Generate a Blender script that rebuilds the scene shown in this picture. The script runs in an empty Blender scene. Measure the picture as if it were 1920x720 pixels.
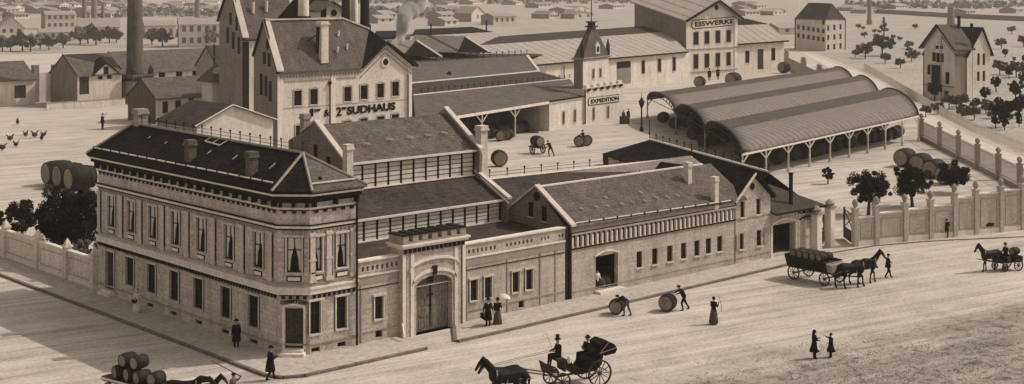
import bpy, math, random
from mathutils import Vector, Matrix
random.seed(7)
R = math.radians
SC = bpy.context.scene
COL = SC.collection

# ------------------------------------------------------------------ camera geometry
F, H, VH, U0 = 2712.0, 22.0, -52.0, 960.0      # focal length and horizon in photo pixels, eye height in metres
_ux = 3950 - 960; _n = math.hypot(_ux, F)
AX, AY = _ux/_n, F/_n
FW = Vector((AY, AX, 0)); RT = Vector((AX, -AY, 0))   # view direction and right, world x runs along the street front

def G(u, v, z=0.0):
    """point at height z seen at photo pixel (u, v)"""
    d = (H-z)*F/(v-VH); X = (u-U0)*d/F
    p = FW*d + RT*X
    return Vector((p.x, p.y, z))

def ray(u, v):
    return (FW + RT*((u-U0)/F) + Vector((0, 0, -(v-VH)/F)))

def hit(u, v, p0, n):
    o = Vector((0, 0, H)); d = ray(u, v)
    t = (p0-o).dot(n)/d.dot(n)
    return o + d*t

def ztop(p, v):
    d = p.x*FW.x + p.y*FW.y
    return H-(v-VH)*d/F

class Fr:
    """vertical facade plane: a runs to the right as seen, d runs inward, z up"""
    def __init__(s, o, e, rel=False):
        s.o = Vector((o[0], o[1], 0)); s.e = Vector((e[0], e[1], 0)).normalized()
        s.n = Vector((-s.e.y, s.e.x, 0))
    def p(s, a, z, d=0.0):
        q = s.o + s.e*a + s.n*d
        return Vector((q.x, q.y, z))
    def az(s, u, v, d=0.0):
        q = hit(u, v, s.o+s.n*d, s.n) - s.o
        return q.dot(s.e), q.z
    def a(s, u, d=0.0): return s.az(u, 300, d)[0]
    def back(s, d): return Fr(s.o+s.n*d, s.e)
    def left(s, a, depth):      # frame of the left side wall, at coordinate a, as seen from outside
        q = s.o + s.e*a + s.n*depth
        return Fr(q, -s.n)
def fpx(u0, v0, u1, v1, z=0.0):
    p, q = G(u0, v0, z), G(u1, v1, z)
    return Fr(p, q-p)

# ------------------------------------------------------------------ materials
def newmat(name):
    m = bpy.data.materials.new(name); m.use_nodes = True
    nt = m.node_tree; b = nt.nodes['Principled BSDF']
    return m, nt, b

def grey(col, k=.25):
    l = .3*col[0]+.59*col[1]+.11*col[2]
    return tuple(c+(l-c)*k for c in col)
def mat(name, col, var=.22, s1=5.0, s2=.35, rough=.9, brick=None, seam=None, hatch=None, bump=.0, metal=0):
    col = grey(col)
    m, nt, b = newmat(name)
    N, L = nt.nodes.new, nt.links.new
    tc = N('ShaderNodeNewGeometry'); P = tc.outputs['Position']
    def noise(sc, det=3):
        n = N('ShaderNodeTexNoise'); n.inputs['Scale'].default_value = sc; n.inputs['Detail'].default_value = det
        n.inputs['Roughness'].default_value = .65; L(P, n.inputs['Vector']); return n.outputs['Fac']
    def math_(op, a, bb, cl=False):
        n = N('ShaderNodeMath'); n.operation = op; n.use_clamp = cl
        for i, x in enumerate((a, bb)):
            if isinstance(x, (int, float)): n.inputs[i].default_value = x
            else: L(x, n.inputs[i])
        return n.outputs[0]
    f = math_('MULTIPLY', math_('SUBTRACT', noise(s1, 5), .5), var*7)
    g = math_('MULTIPLY', math_('SUBTRACT', noise(s2, 5), .5), var*2.6)
    k = math_('ADD', math_('ADD', f, g), 1.0)
    mpn = N('ShaderNodeMapping'); mpn.inputs['Scale'].default_value = (1.6, 1.6, .22); L(P, mpn.inputs['Vector'])
    sn = N('ShaderNodeTexNoise'); sn.inputs['Scale'].default_value = 1.0; sn.inputs['Detail'].default_value = 6; sn.inputs['Roughness'].default_value = .7; L(mpn.outputs[0], sn.inputs['Vector'])
    k = math_('ADD', k, math_('MULTIPLY', math_('SUBTRACT', sn.outputs['Fac'], .5), var*4.5))
    sep = N('ShaderNodeSeparateXYZ'); L(P, sep.inputs[0])
    if brick:
        w, h, dark = brick
        cb = N('ShaderNodeCombineXYZ'); L(math_('ADD', sep.outputs[0], sep.outputs[1]), cb.inputs[0]); L(sep.outputs[2], cb.inputs[1])
        t = N('ShaderNodeTexBrick'); L(cb.outputs[0], t.inputs['Vector'])
        t.inputs['Scale'].default_value = 1; t.inputs['Brick Width'].default_value = w; t.inputs['Row Height'].default_value = h
        t.inputs['Mortar Size'].default_value = h*.13; t.inputs['Mortar Smooth'].default_value = .5
        t.inputs['Color1'].default_value = (1, 1, 1, 1); t.inputs['Color2'].default_value = (.84, .84, .84, 1)
        t.inputs['Mortar'].default_value = (dark, dark, dark, 1)
        rb = N('ShaderNodeRGBToBW'); L(t.outputs['Color'], rb.inputs[0])
        k = math_('MULTIPLY', k, rb.outputs[0])
    if seam:
        sp, wd, dark = seam
        fr = math_('FRACT', math_('DIVIDE', sep.outputs[0], sp), 0)
        ln = math_('LESS_THAN', fr, wd)
        k = math_('MULTIPLY', k, math_('SUBTRACT', 1.0, math_('MULTIPLY', ln, dark)))
    if hatch:
        sp, dark = hatch
        fr = math_('FRACT', math_('DIVIDE', sep.outputs[2], sp), 0)
        ln = math_('LESS_THAN', fr, .35)
        k = math_('MULTIPLY', k, math_('SUBTRACT', 1.0, math_('MULTIPLY', ln, dark)))
    k = math_('MAXIMUM', k, .15)
    mx = N('ShaderNodeVectorMath'); mx.operation = 'SCALE'; mx.inputs[0].default_value = col; L(k, mx.inputs['Scale'])
    L(mx.outputs[0], b.inputs['Base Color'])
    b.inputs['Roughness'].default_value = rough; b.inputs['Metallic'].default_value = metal
    b.inputs['Specular IOR Level'].default_value = .08
    if bump:
        bp = N('ShaderNodeBump'); bp.inputs['Strength'].default_value = bump; bp.inputs['Distance'].default_value = .05
        L(k, bp.inputs['Height']); L(bp.outputs[0], b.inputs['Normal'])
    return m

M = {}
M['plaster'] = mat('plaster', (.46, .39, .315), .24, 7, .4, brick=(.9, .30, .82))
M['office'] = mat('office_stone', (.50, .42, .34), .26, 7, .5, brick=(.8, .27, .78))
M['pale'] = mat('pale_plaster', (.60, .52, .42), .2, 5, .3)
M['paler'] = mat('far_plaster', (.58, .51, .42), .10, 2, .2)  # serves near boards too; on far houses its paleness paints in haze
M['shade_brick'] = mat('shaded_dark_brick', (.24, .195, .16), .2, 7, .5, brick=(.6, .22, .7))  # side and rear walls get their shade in this colour; posts use it too
M['trim'] = mat('trim_stone', (.68, .59, .48), .14, 8, .8)
M['surround'] = mat('window_stone', (.52, .445, .36), .16, 8, .8)
M['trimd'] = mat('dull_trim', (.30, .25, .20), .16, 8, .8)
M['dark'] = mat('dark_trim', (.016, .013, .012), .2)
M['glass'] = mat('dark_glass', (.010, .009, .009), .1, rough=.5)
M['curtain'] = mat('curtain_cloth', (.62, .56, .47), .1, 10, 2)
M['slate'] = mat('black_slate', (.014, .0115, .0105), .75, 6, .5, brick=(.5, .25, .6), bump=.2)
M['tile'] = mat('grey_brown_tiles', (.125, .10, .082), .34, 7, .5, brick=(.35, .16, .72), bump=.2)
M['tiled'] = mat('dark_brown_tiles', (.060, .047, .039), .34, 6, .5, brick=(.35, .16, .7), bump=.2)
M['roofpale'] = mat('pale_sheet_roof', (.34, .29, .235), .18, 5, .4, seam=(2.6, .1, .6))
M['vault'] = mat('corrugated_roof', (.20, .165, .135), .16, 4, .5, seam=(1.25, .2, .4))
M['iron'] = mat('black_iron', (.02, .017, .016), .2, rough=.6)
M['wood'] = mat('dark_wood', (.055, .040, .030), .3, 8, 1, rough=.75)
M['woodgrey'] = mat('grey_wood', (.22, .18, .145), .25, 8, 1)
M['cask'] = mat('cask_oak', (.030, .023, .018), .4, 8, 2, rough=.7)
M['caskshade'] = mat('shaded_cask_head', (.045, .035, .028), .4, 8, 2)  # head oak darkened, putting the shade under the roofs into the colour
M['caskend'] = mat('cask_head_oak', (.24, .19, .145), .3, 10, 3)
M['cloth'] = mat('black_cloth', (.010, .0085, .0085), .2, 12, 4)
M['cloth2'] = mat('brown_cloth', (.09, .072, .06), .2, 12, 4)
M['white'] = mat('white_cloth', (.62, .56, .48), .1, 12, 4)
M['skin'] = mat('skin', (.34, .24, .18), .08, 12, 4, rough=.6)
M['coat'] = mat('black_horse_coat', (.011, .009, .0085), .25, 8, 2, rough=.6)
M['leather'] = mat('leather', (.014, .011, .009), .2, 8, 2, rough=.5)
M['leaf'] = mat('dark_foliage', (.014, .0125, .009), .45, 3, 1.2)
M['leaf2'] = mat('grey_foliage', (.12, .108, .088), .4, 2, .6)  # grey of shrub and grass; on meadow trees it paints in haze
M['leaf3'] = mat('hazed_foliage', (.20, .18, .145), .3, 2, .6)  # lightened leaves, haze painted into the distant trees and woods
M['vaultshade'] = mat('painted_crest_shade', (.085, .07, .058), .3, 3, .5)  # shading along the vault crests, painted as a darker tone
M['bark'] = mat('bark', (.05, .038, .03), .3, 10, 2)
M['ink'] = mat('sign_ink', (.012, .010, .010), .1)
M['pave'] = mat('pavement_slabs', (.42, .36, .29), .16, 4, .5)
M['kerb'] = mat('kerb_stone', (.16, .13, .105), .3, 5, 1.2)
M['fencewall'] = mat('fence_plaster', (.44, .38, .31), .16, 5, .6)
M['hen'] = mat('hen_feathers', (.05, .04, .035), .4, 20, 5)

def ground_mat():
    m, nt, b = newmat('yard_ground'); N, L = nt.nodes.new, nt.links.new
    geo = N('ShaderNodeNewGeometry'); P = geo.outputs['Position']
    def noise(sc, det, rg=.6, dist=0):
        n = N('ShaderNodeTexNoise'); n.inputs['Scale'].default_value = sc; n.inputs['Detail'].default_value = det
        n.inputs['Roughness'].default_value = rg; n.inputs['Distortion'].default_value = dist; L(P, n.inputs['Vector']); return n.outputs['Fac']
    def mth(op, a, bb, cl=False):
        n = N('ShaderNodeMath'); n.operation = op; n.use_clamp = cl
        for i, x in enumerate((a, bb)):
            if isinstance(x, (int, float)): n.inputs[i].default_value = x
            else: L(x, n.inputs[i])
        return n.outputs[0]
    # trodden sandy earth, with rough turf nearer than a line across the open square
    p, q = G(1230, 712), G(1930, 560)
    nv = Vector((q.y-p.y, -(q.x-p.x), 0)).normalized()
    dot = N('ShaderNodeVectorMath'); dot.operation = 'DOT_PRODUCT'; L(P, dot.inputs[0]); dot.inputs[1].default_value = nv
    dist = mth('SUBTRACT', dot.outputs['Value'], p.dot(nv))
    wob = mth('MULTIPLY', mth('SUBTRACT', noise(.16, 5), .5), 16.0)
    turf = mth('MULTIPLY', mth('ADD', mth('ADD', dist, wob), 1.0), .22, True)
    fine = mth('MULTIPLY', mth('SUBTRACT', noise(4.5, 4, .8), .5), 1.5)
    mid = mth('MULTIPLY', mth('SUBTRACT', noise(.35, 5, .6, .6), .5), .55)
    big = mth('MULTIPLY', mth('SUBTRACT', noise(.05, 3), .5), .35)
    k = mth('ADD', mth('ADD', fine, mid), mth('ADD', big, 1.0))
    u_ = N('ShaderNodeVectorMath'); u_.operation = 'DOT_PRODUCT'; L(P, u_.inputs[0]); u_.inputs[1].default_value = (.98, -.17, 0)
    w_ = N('ShaderNodeVectorMath'); w_.operation = 'DOT_PRODUCT'; L(P, w_.inputs[0]); w_.inputs[1].default_value = (.17, .98, 0)
    cb = N('ShaderNodeCombineXYZ'); L(mth('MULTIPLY', u_.outputs['Value'], .035), cb.inputs[0]); L(mth('MULTIPLY', w_.outputs['Value'], .9), cb.inputs[1])
    rt_ = N('ShaderNodeTexNoise'); rt_.inputs['Scale'].default_value = 1.0; rt_.inputs['Detail'].default_value = 7; rt_.inputs['Roughness'].default_value = .72; rt_.inputs['Distortion'].default_value = .25; L(cb.outputs[0], rt_.inputs['Vector'])
    k = mth('ADD', k, mth('MULTIPLY', mth('SUBTRACT', rt_.outputs['Fac'], .5), 1.7))
    stn = mth('MULTIPLY', mth('SUBTRACT', noise(.22, 6, .7, .8), .60), 5.0, True)
    k = mth('MULTIPLY', k, mth('SUBTRACT', 1.0, mth('MULTIPLY', stn, .32)))
    blot = mth('MULTIPLY', mth('SUBTRACT', noise(.9, 6, .8, 1.0), .50), 7.0, True)
    tv = mth('MULTIPLY', turf, mth('ADD', mth('MULTIPLY', blot, .45), .36))
    k = mth('MULTIPLY', k, mth('SUBTRACT', 1.0, tv))
    mx = N('ShaderNodeVectorMath'); mx.operation = 'SCALE'; mx.inputs[0].default_value = grey((.44, .378, .305)); L(k, mx.inputs['Scale'])
    L(mx.outputs[0], b.inputs['Base Color']); b.inputs['Roughness'].default_value = .95; b.inputs['Specular IOR Level'].default_value = .1
    return m
M['gate'] = mat('gate_planks', (.20, .162, .13), .3, 8, 1, seam=(.24, .16, .5), rough=.8)
M['farglass'] = mat('hazed_far_window', (.16, .14, .115), .1)  # lightened grey, so distant panes carry haze in their colour
M['field'] = mat('meadow', (.33, .29, .235), .30, 1.2, .06)
M['ground'] = ground_mat()

# ------------------------------------------------------------------ mesh builder
WM = {}     # world matrices of the Empties
class MB:
    def __init__(s, X=None):
        s.v = []; s.f = []; s.mi = []; s.X = X; s.cur = 0
    def add(s, vs, fs):
        b = len(s.v)
        for p in vs:
            p = Vector(p)
            s.v.append(s.X @ p if s.X else p)
        for f in fs:
            s.f.append([b+i for i in f]); s.mi.append(s.cur)
        return s
    def poly(s, pts): return s.add(pts, [list(range(len(pts)))])
    def prism(s, pts, vec):
        n = len(pts); vec = Vector(vec); a = [Vector(p) for p in pts]; b = [p+vec for p in a]
        fs = [list(range(n))[::-1], list(range(n, 2*n))] + [[i, (i+1) % n, n+(i+1) % n, n+i] for i in range(n)]
        return s.add(a+b, fs)
    def box(s, x0, x1, y0, y1, z0, z1):
        return s.prism([(x0, y0, z0), (x1, y0, z0), (x1, y1, z0), (x0, y1, z0)], (0, 0, z1-z0))
    def fbox(s, Fm, a0, a1, z0, z1, d0, d1):
        return s.prism([Fm.p(a0, z0, d0), Fm.p(a1, z0, d0), Fm.p(a1, z0, d1), Fm.p(a0, z0, d1)], (0, 0, z1-z0))
    def fprism(s, Fm, az, d0, d1):      # outline in the facade plane pushed from d0 to d1
        return s.prism([Fm.p(a, z, d0) for a, z in az], Fm.n*(d1-d0))
    def slab(s, pts, t=.14):            # roof plane with thickness (downwards)
        return s.prism(pts, (0, 0, -t))
    def tube(s, p, q, r0, r1=None, n=6, caps=True):
        p = Vector(p); q = Vector(q); r1 = r0 if r1 is None else r1
        w = (q-p).normalized() if (q-p).length > 1e-9 else Vector((0, 0, 1))
        a = w.orthogonal().normalized(); b = w.cross(a)
        vs = []
        for c, r in ((p, r0), (q, r1)):
            for i in range(n):
                t = 2*math.pi*i/n; vs.append(c + a*math.cos(t)*r + b*math.sin(t)*r)
        fs = [[i, (i+1) % n, n+(i+1) % n, n+i] for i in range(n)]
        if caps: fs += [list(range(n))[::-1], list(range(n, 2*n))]
        return s.add(vs, fs)
    def lathe(s, prof, o=(0, 0, 0), n=12, ax=(0, 0, 1), caps=True):    # prof: (r, h)
        o = Vector(o); w = Vector(ax).normalized(); a = w.orthogonal().normalized(); b = w.cross(a)
        if abs(w.z) > .99: a, b = Vector((1, 0, 0)), Vector((0, 1, 0))
        vs = []
        for r, h in prof:
            for i in range(n):
                t = 2*math.pi*(i+.5)/n; vs.append(o + w*h + a*math.cos(t)*r + b*math.sin(t)*r)
        m = len(prof); fs = []
        for j in range(m-1):
            for i in range(n): fs.append([j*n+i, j*n+(i+1) % n, (j+1)*n+(i+1) % n, (j+1)*n+i])
        if caps: fs += [list(range(n))[::-1], list(range((m-1)*n, m*n))]
        return s.add(vs, fs)
    def comb(s, Fm, a0, a1, z0, z1, n, frac, d0, d1, strip=.04):
        # a row of teeth hanging from one strip: a single piece of moulding
        w = (a1-a0)/n; pts = [(a0, z1), (a0, z1-strip)]
        for i in range(n):
            x = a0+w*(i+(1-frac)/2); y = x+w*frac; pts += [(x, z1-strip), (x, z0), (y, z0), (y, z1-strip)]
        pts += [(a1, z1-strip), (a1, z1)]
        return s.fprism(Fm, pts, d0, d1)
    def ball(s, c, r, n=8, k=5, sx=1, sy=1, sz=1):
        c = Vector(c); vs = [c+Vector((0, 0, -r*sz))]
        for j in range(1, k):
            t = math.pi*j/k - math.pi/2
            for i in range(n):
                p = 2*math.pi*i/n; vs.append(c+Vector((r*sx*math.cos(t)*math.cos(p), r*sy*math.cos(t)*math.sin(p), r*sz*math.sin(t))))
        vs.append(c+Vector((0, 0, r*sz))); fs = []
        for i in range(n): fs.append([0, 1+(i+1) % n, 1+i])
        for j in range(k-2):
            for i in range(n): fs.append([1+j*n+i, 1+j*n+(i+1) % n, 1+(j+1)*n+(i+1) % n, 1+(j+1)*n+i])
        t = 1+(k-2)*n
        for i in range(n): fs.append([t+i, t+(i+1) % n, len(vs)-1])
        return s.add(vs, fs)
    def capsule(s, p, q, r0, r1, n=10):
        p = Vector(p); q = Vector(q); L_ = (q-p).length
        w = (q-p)/L_ if L_ > 1e-6 else Vector((0, 0, 1))
        prof = []
        for j in range(0, 4):
            t = -math.pi/2 + (math.pi/2)*j/3; prof.append((max(r0*math.cos(t), 1e-3), r0*math.sin(t)))
        for j in range(0, 4):
            t = (math.pi/2)*j/3; prof.append((max(r1*math.cos(t), 1e-3), L_+r1*math.sin(t)))
        return s.lathe(prof, p, n, w)
    def build(s, name, m, parent=None, smooth=False):
        me = bpy.data.meshes.new(name)
        vs = s.v
        if parent is not None and parent.name in WM:
            inv = WM[parent.name].inverted(); vs = [inv @ p for p in vs]
        me.from_pydata([tuple(p) for p in vs], [], s.f)
        for q in (m if isinstance(m, (list, tuple)) else [m]): me.materials.append(q)
        if isinstance(m, (list, tuple)): me.polygons.foreach_set('material_index', s.mi)
        if smooth: me.polygons.foreach_set('use_smooth', [True]*len(me.polygons))
        me.update()
        o = bpy.data.objects.new(name, me); COL.objects.link(o)
        if parent is not None:
            o.parent = parent
            WM[o.name] = WM.get(parent.name, Matrix()).copy()
        else: WM[o.name] = Matrix()
        return o

def tag(o, label, cat, group=None):
    o['label'] = label; o['category'] = cat
    if group: o['group'] = group
    return o
def struct(o, kind='structure'): o['kind'] = kind; return o
def thing(name, label, cat, loc=(0, 0, 0), rz=0.0, group=None, s=1.0):
    o = bpy.data.objects.new(name, None); COL.objects.link(o); o.empty_display_size = .3
    o.location = loc; o.rotation_euler = (0, 0, rz); o.scale = (s, s, s)
    WM[o.name] = Matrix.Translation(Vector(loc)) @ Matrix.Rotation(rz, 4, 'Z') @ Matrix.Scale(s, 4)
    return tag(o, label, cat, group)
def kids(o): return [c for c in bpy.data.objects if c.parent is o]
def dup(root, loc, rz=0.0, label=None, group=None, s=None):
    r = root.copy(); COL.objects.link(r); r.location = loc; r.rotation_euler = (0, 0, rz)
    if s is not None: r.scale = (s, s, s) if isinstance(s, (int, float)) else s
    if label: r['label'] = label
    if group: r['group'] = group
    for ch in root.children:
        c = ch.copy(); COL.objects.link(c); c.parent = r
        for g in ch.children:
            d = g.copy(); COL.objects.link(d); d.parent = c
    return r
def empty_off(o, p):
    """shift for a building: geometry is given in world coordinates, the Empty stands at its base"""

# ------------------------------------------------------------------ writing
def text_geo(txt, width, height, bold=.02, arc=0.0):
    cu = bpy.data.curves.new('lettering', 'FONT'); cu.body = txt; cu.size = 1; cu.offset = bold
    cu.align_x = 'CENTER'; cu.resolution_u = 3; cu.extrude = .02
    ob = bpy.data.objects.new('lettering', cu); COL.objects.link(ob)
    dg = bpy.context.evaluated_depsgraph_get(); dg.update()
    me = bpy.data.meshes.new_from_object(ob.evaluated_get(dg))
    vs = [v.co.copy() for v in me.vertices]; fs = [list(p.vertices) for p in me.polygons]
    bpy.data.objects.remove(ob); bpy.data.meshes.remove(me)
    x0, x1 = min(v.x for v in vs), max(v.x for v in vs); y0, y1 = min(v.y for v in vs), max(v.y for v in vs)
    out = []
    for v in vs:
        x = ((v.x-x0)/(x1-x0)-.5)*width; y = (v.y-y0)/(y1-y0)*height
        if arc:
            rr = width/arc; t = x/rr
            x, y = (rr+y)*math.sin(t), (rr+y)*math.cos(t)-rr
        out.append((x, y, v.z))
    return out, fs
def lettering(parent, Fm, a, z, width, height, txt, d=-.06, bold=.02, arc=0.0, m=None, slope=0.0):
    vs, fs = text_geo(txt, width, height, bold, arc)
    b = MB(); b.add([Fm.p(a+x, z+y+x*slope, d-w) for x, y, w in vs], fs)
    return b.build('lettering', m or M['ink'], parent)

# ------------------------------------------------------------------ walls and openings
def wallmesh(b, Fm, a0, a1, z0, z1, holes, depth=.2):
    As = sorted(set([a0, a1]+[h[0] for h in holes]+[h[1] for h in holes]))
    Zs = sorted(set([z0, z1]+[h[2] for h in holes]+[h[3] for h in holes]))
    As = [x for x in As if a0-1e-6 <= x <= a1+1e-6]; Zs = [x for x in Zs if z0-1e-6 <= x <= z1+1e-6]
    for i in range(len(As)-1):
        for j in range(len(Zs)-1):
            ca, cz = (As[i]+As[i+1])/2, (Zs[j]+Zs[j+1])/2
            if any(h[0] < ca < h[1] and h[2] < cz < h[3] for h in holes): continue
            b.poly([Fm.p(As[i], Zs[j]), Fm.p(As[i+1], Zs[j]), Fm.p(As[i+1], Zs[j+1]), Fm.p(As[i], Zs[j+1])])
    for h in holes:
        q = [(h[0], h[2]), (h[1], h[2]), (h[1], h[3]), (h[0], h[3])]
        for i in range(4):
            p, r = q[i], q[(i+1) % 4]
            b.poly([Fm.p(p[0], p[1]), Fm.p(r[0], r[1]), Fm.p(r[0], r[1], depth), Fm.p(p[0], p[1], depth)])
        
def window(parent, Fm, h, kind='plain', hood=None, sill=True, m=None, deep=.17):
    a0, a1, z0, z1 = h; w, hh = a1-a0, z1-z0
    if kind == 'open': return None
    nm = 'door' if kind == 'door' else ('vent' if kind == 'vent' else 'window')
    b = MB(); b.fbox(Fm, a0-.01, a1+.01, z0-.01, z1+.01, deep, deep+.04)
    o = b.build(nm, m or (M['wood'] if kind == 'door' else M['farglass'] if kind == 'far' else M['glass']), parent)
    if kind == 'door':
        f = MB(); f.fbox(Fm, a0+w*.48, a0+w*.52, z0, z1, deep-.04, deep)
        for k in (0, 1):
            for j in (0, 1, 2):
                f.fbox(Fm, a0+w*(.1+.48*k), a0+w*(.42+.48*k), z0+hh*(.06+.32*j), z0+hh*(.30+.32*j), deep-.03, deep)
        f.build('panel', M['wood'], o)
    if kind in ('cross', 'curtain'):
        f = MB(); t = .045
        f.fbox(Fm, (a0+a1)/2-t/2, (a0+a1)/2+t/2, z0, z1, deep-.06, deep-.01)
        f.fbox(Fm, a0, a1, z0+hh*.64-t/2, z0+hh*.64+t/2, deep-.065, deep-.008)
        f.fbox(Fm, a0, a0+t, z0, z1, deep-.055, deep-.012); f.fbox(Fm, a1-t, a1, z0, z1, deep-.055, deep-.012)
        f.build('frame', M['tiled'] if kind == 'cross' else M['dark'], o)
    if kind == 'curtain':
        c = MB()
        for sgn, e in ((1, a0+.04), (-1, a1-.04)):
            W = w/2-.05
            pts = [(e, z1-.05), (e+sgn*W, z1-.05), (e+sgn*W*.92, z0+hh*.72), (e+sgn*W*.45, z0+hh*.42), (e+sgn*W*.30, z0+.1), (e, z0+.1)]
            c.fprism(Fm, pts if sgn > 0 else pts[::-1], deep-.012, deep-.003)
        c.build('curtain', M['curtain'], o)
    if hood:
        s = MB(); t, pr = (.10, .06)
        s.fbox(Fm, a0-t, a0-.005, z0, z1+t*.4, -pr, 0.02); s.fbox(Fm, a1+.005, a1+t, z0, z1+t*.4, -pr, 0.02)
        if hood == 'arch':
            n = 8; r = (w/2+t); rise = .16
            pts = [(a0-t + (w+2*t)*i/n, z1+.04+rise*math.sin(math.pi*i/n)) for i in range(n+1)]
            s.fprism(Fm, pts+[(x, z+.11) for x, z in reversed(pts)], -pr-.02, .02)
            s.fprism(Fm, pts+[(a1+.0, z1), (a0-.0, z1)], -.02, .02)
        else:
            s.fbox(Fm, a0-t-.05, a1+t+.05, z1+.05, z1+.17, -pr-.07, .02)
        s.build('surround', M['surround'], o)
        for g0_, g1_ in ((a0-t-.05, a0-t-.003), (a1+t+.003, a1+t+.05)): s = MB(); s.fbox(Fm, g0_, g1_, z0, z1+.03, -pr+.03, .015); s.build('groove', M['tiled'], o)
    if sill:
        s = MB(); s.fbox(Fm, a0-.09, a1+.09, z0-.09, z0-.005, -.10, .05); s.build('sill', M['surround'], o)
    return o

def wall(parent, Fm, a0, a1, z0, z1, wins=(), m='plaster', depth=.2, name='wall', gable=None):
    """wins: (hole, kind, hood, sill)"""
    b = MB(); wallmesh(b, Fm, a0, a1, z0, z1, [w[0] for w in wins], depth)
    if gable:       # (a_peak, z_peak)
        b.poly([Fm.p(a0, z1), Fm.p(a1, z1), Fm.p(gable[0], gable[1])])
    o = b.build(name, M[m], parent)
    for w in wins:
        window(parent, Fm, w[0], *w[1:])
    return o
def rows(Fm, px, z0, z1, w):
    return [(Fm.a(u)-w/2, Fm.a(u)+w/2, z0, z1) for u in px]
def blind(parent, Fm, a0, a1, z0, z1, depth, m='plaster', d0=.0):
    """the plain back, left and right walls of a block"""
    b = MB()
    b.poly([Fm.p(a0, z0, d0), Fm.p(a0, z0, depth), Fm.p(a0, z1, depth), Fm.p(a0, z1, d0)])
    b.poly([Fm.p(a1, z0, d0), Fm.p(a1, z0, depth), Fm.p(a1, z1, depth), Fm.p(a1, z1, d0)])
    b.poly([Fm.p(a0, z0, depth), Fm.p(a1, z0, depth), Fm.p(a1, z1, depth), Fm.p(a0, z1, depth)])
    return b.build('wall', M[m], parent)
def railing(parent, p, q, step, hgt=.7, r=.035, finial=True, m='iron', name='railing'):
    b = MB(); p, q = Vector(p), Vector(q); n = max(1, round((q-p).length/step))
    up = Vector((0, 0, 1))
    for i in range(n+1):
        c = p.lerp(q, i/n); b.tube(c, c+up*hgt, r, n=4)
        if finial: b.ball(c+up*(hgt+.05), r*2.6, 5, 4)
    for k in (.35, .8): b.tube(p+up*hgt*k, q+up*hgt*k, r*.55, n=4)
    return b.build(name, M[m], parent)
def coping(parent, pts, w, t=.16, m='surround', name='coping', up=.08):
    """strip running over a list of points"""
    b = MB()
    for p, q in zip(pts, pts[1:]):
        p, q = Vector(p), Vector(q); dr = (q-p).normalized(); s = Vector((-dr.y, dr.x, 0))
        s = s.normalized()*(w/2) if s.length > 1e-4 else Vector((w/2, 0, 0))
        z = Vector((0, 0, t))
        b.prism([p-s, p+s, q+s, q-s], z)
    return b.build(name, M[m], parent)
def stack(parent, p, ztop_, w, name='chimney', m='trimd', cap=True, base=.6):
    b = MB(); x, y = p[0], p[1]; z0 = p[2]-base; h = w/2
    b.box(x-h, x+h, y-h, y+h, z0, ztop_-.35)
    if cap:
        b.box(x-h*1.3, x+h*1.3, y-h*1.3, y+h*1.3, ztop_-.35, ztop_-.22)
        b.box(x-h*1.12, x+h*1.12, y-h*1.12, y+h*1.12, ztop_-.22, ztop_)
    return b.build(name, M[m], parent)
# ================================================================== THE SETTING
b = MB(); b.poly([(-900, -900, 0), (2600, -900, 0), (2600, 2600, 0), (-900, 2600, 0)])
o = b.build('ground', M['ground']); struct(o)
KX, KY = 43.1, 65.95
def pavement(name, outline, z=.13, kerb_edges=()):
    c = MB(); c.prism([(x, y, -.05) for x, y in outline], (0, 0, z+.05)); struct(c.build(name, M['pave']))
c0 = [(45.8, 135), (43.1, 135), (43.1, 67.4), (43.5, 66.4), (44.5, 65.95), (53.0, 65.95), (53.2, 69.1), (47.1, 69.15), (45.8, 70.45)]
pavement('pavement', c0)
pavement('pavement', [(55.4, 65.95), (58.6, 65.95), (88.4, 66.6), (88.4, 69.1), (58.4, 69.1), (57.7, 68.8)])
k = MB()
def kerb(pts, w=.22, z=.145):
    for p, q in zip(pts, pts[1:]):
        p = Vector((*p, -.05)); q = Vector((*q, -.05)); s = (q-p).normalized().cross(Vector((0, 0, 1)))*w
        k.prism([p+s, p, q, q+s], (0, 0, z+.05))
kerb([(43.08, 135), (43.08, 67.4), (43.48, 66.4), (44.5, 65.93), (53.0, 65.93)]); kerb([(57.6, 68.7), (55.4, 65.93), (58.6, 65.93), (88.4, 66.58)])
kerb([(G(1500, 484).x, G(1500, 484).y), (G(1640, 461).x, G(1640, 461).y), (G(1750, 452).x, G(1750, 452).y), (G(1925, 444).x, G(1925, 444).y)], .14, .07)
struct(k.build('kerb', M['kerb']))
# darker meadows and fields beyond the yards
def sheet(name, pts, m, z): c = MB(); c.poly([(q.x, q.y, z) for q in pts]); return struct(c.build(name, m))
sheet('field', [G(1500, 88), G(1650, 146), G(1760, 212), G(1960, 300), G(2600, 300), G(2600, -10), G(1500, -10)], M['field'], .006)
sheet('field', [G(-300, 108), G(120, 100), G(420, 92), G(700, 70), G(1240, 60), G(1470, 86), G(1499, 87), G(1499, -10), G(-600, -10)], M['field'], .006)

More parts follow.
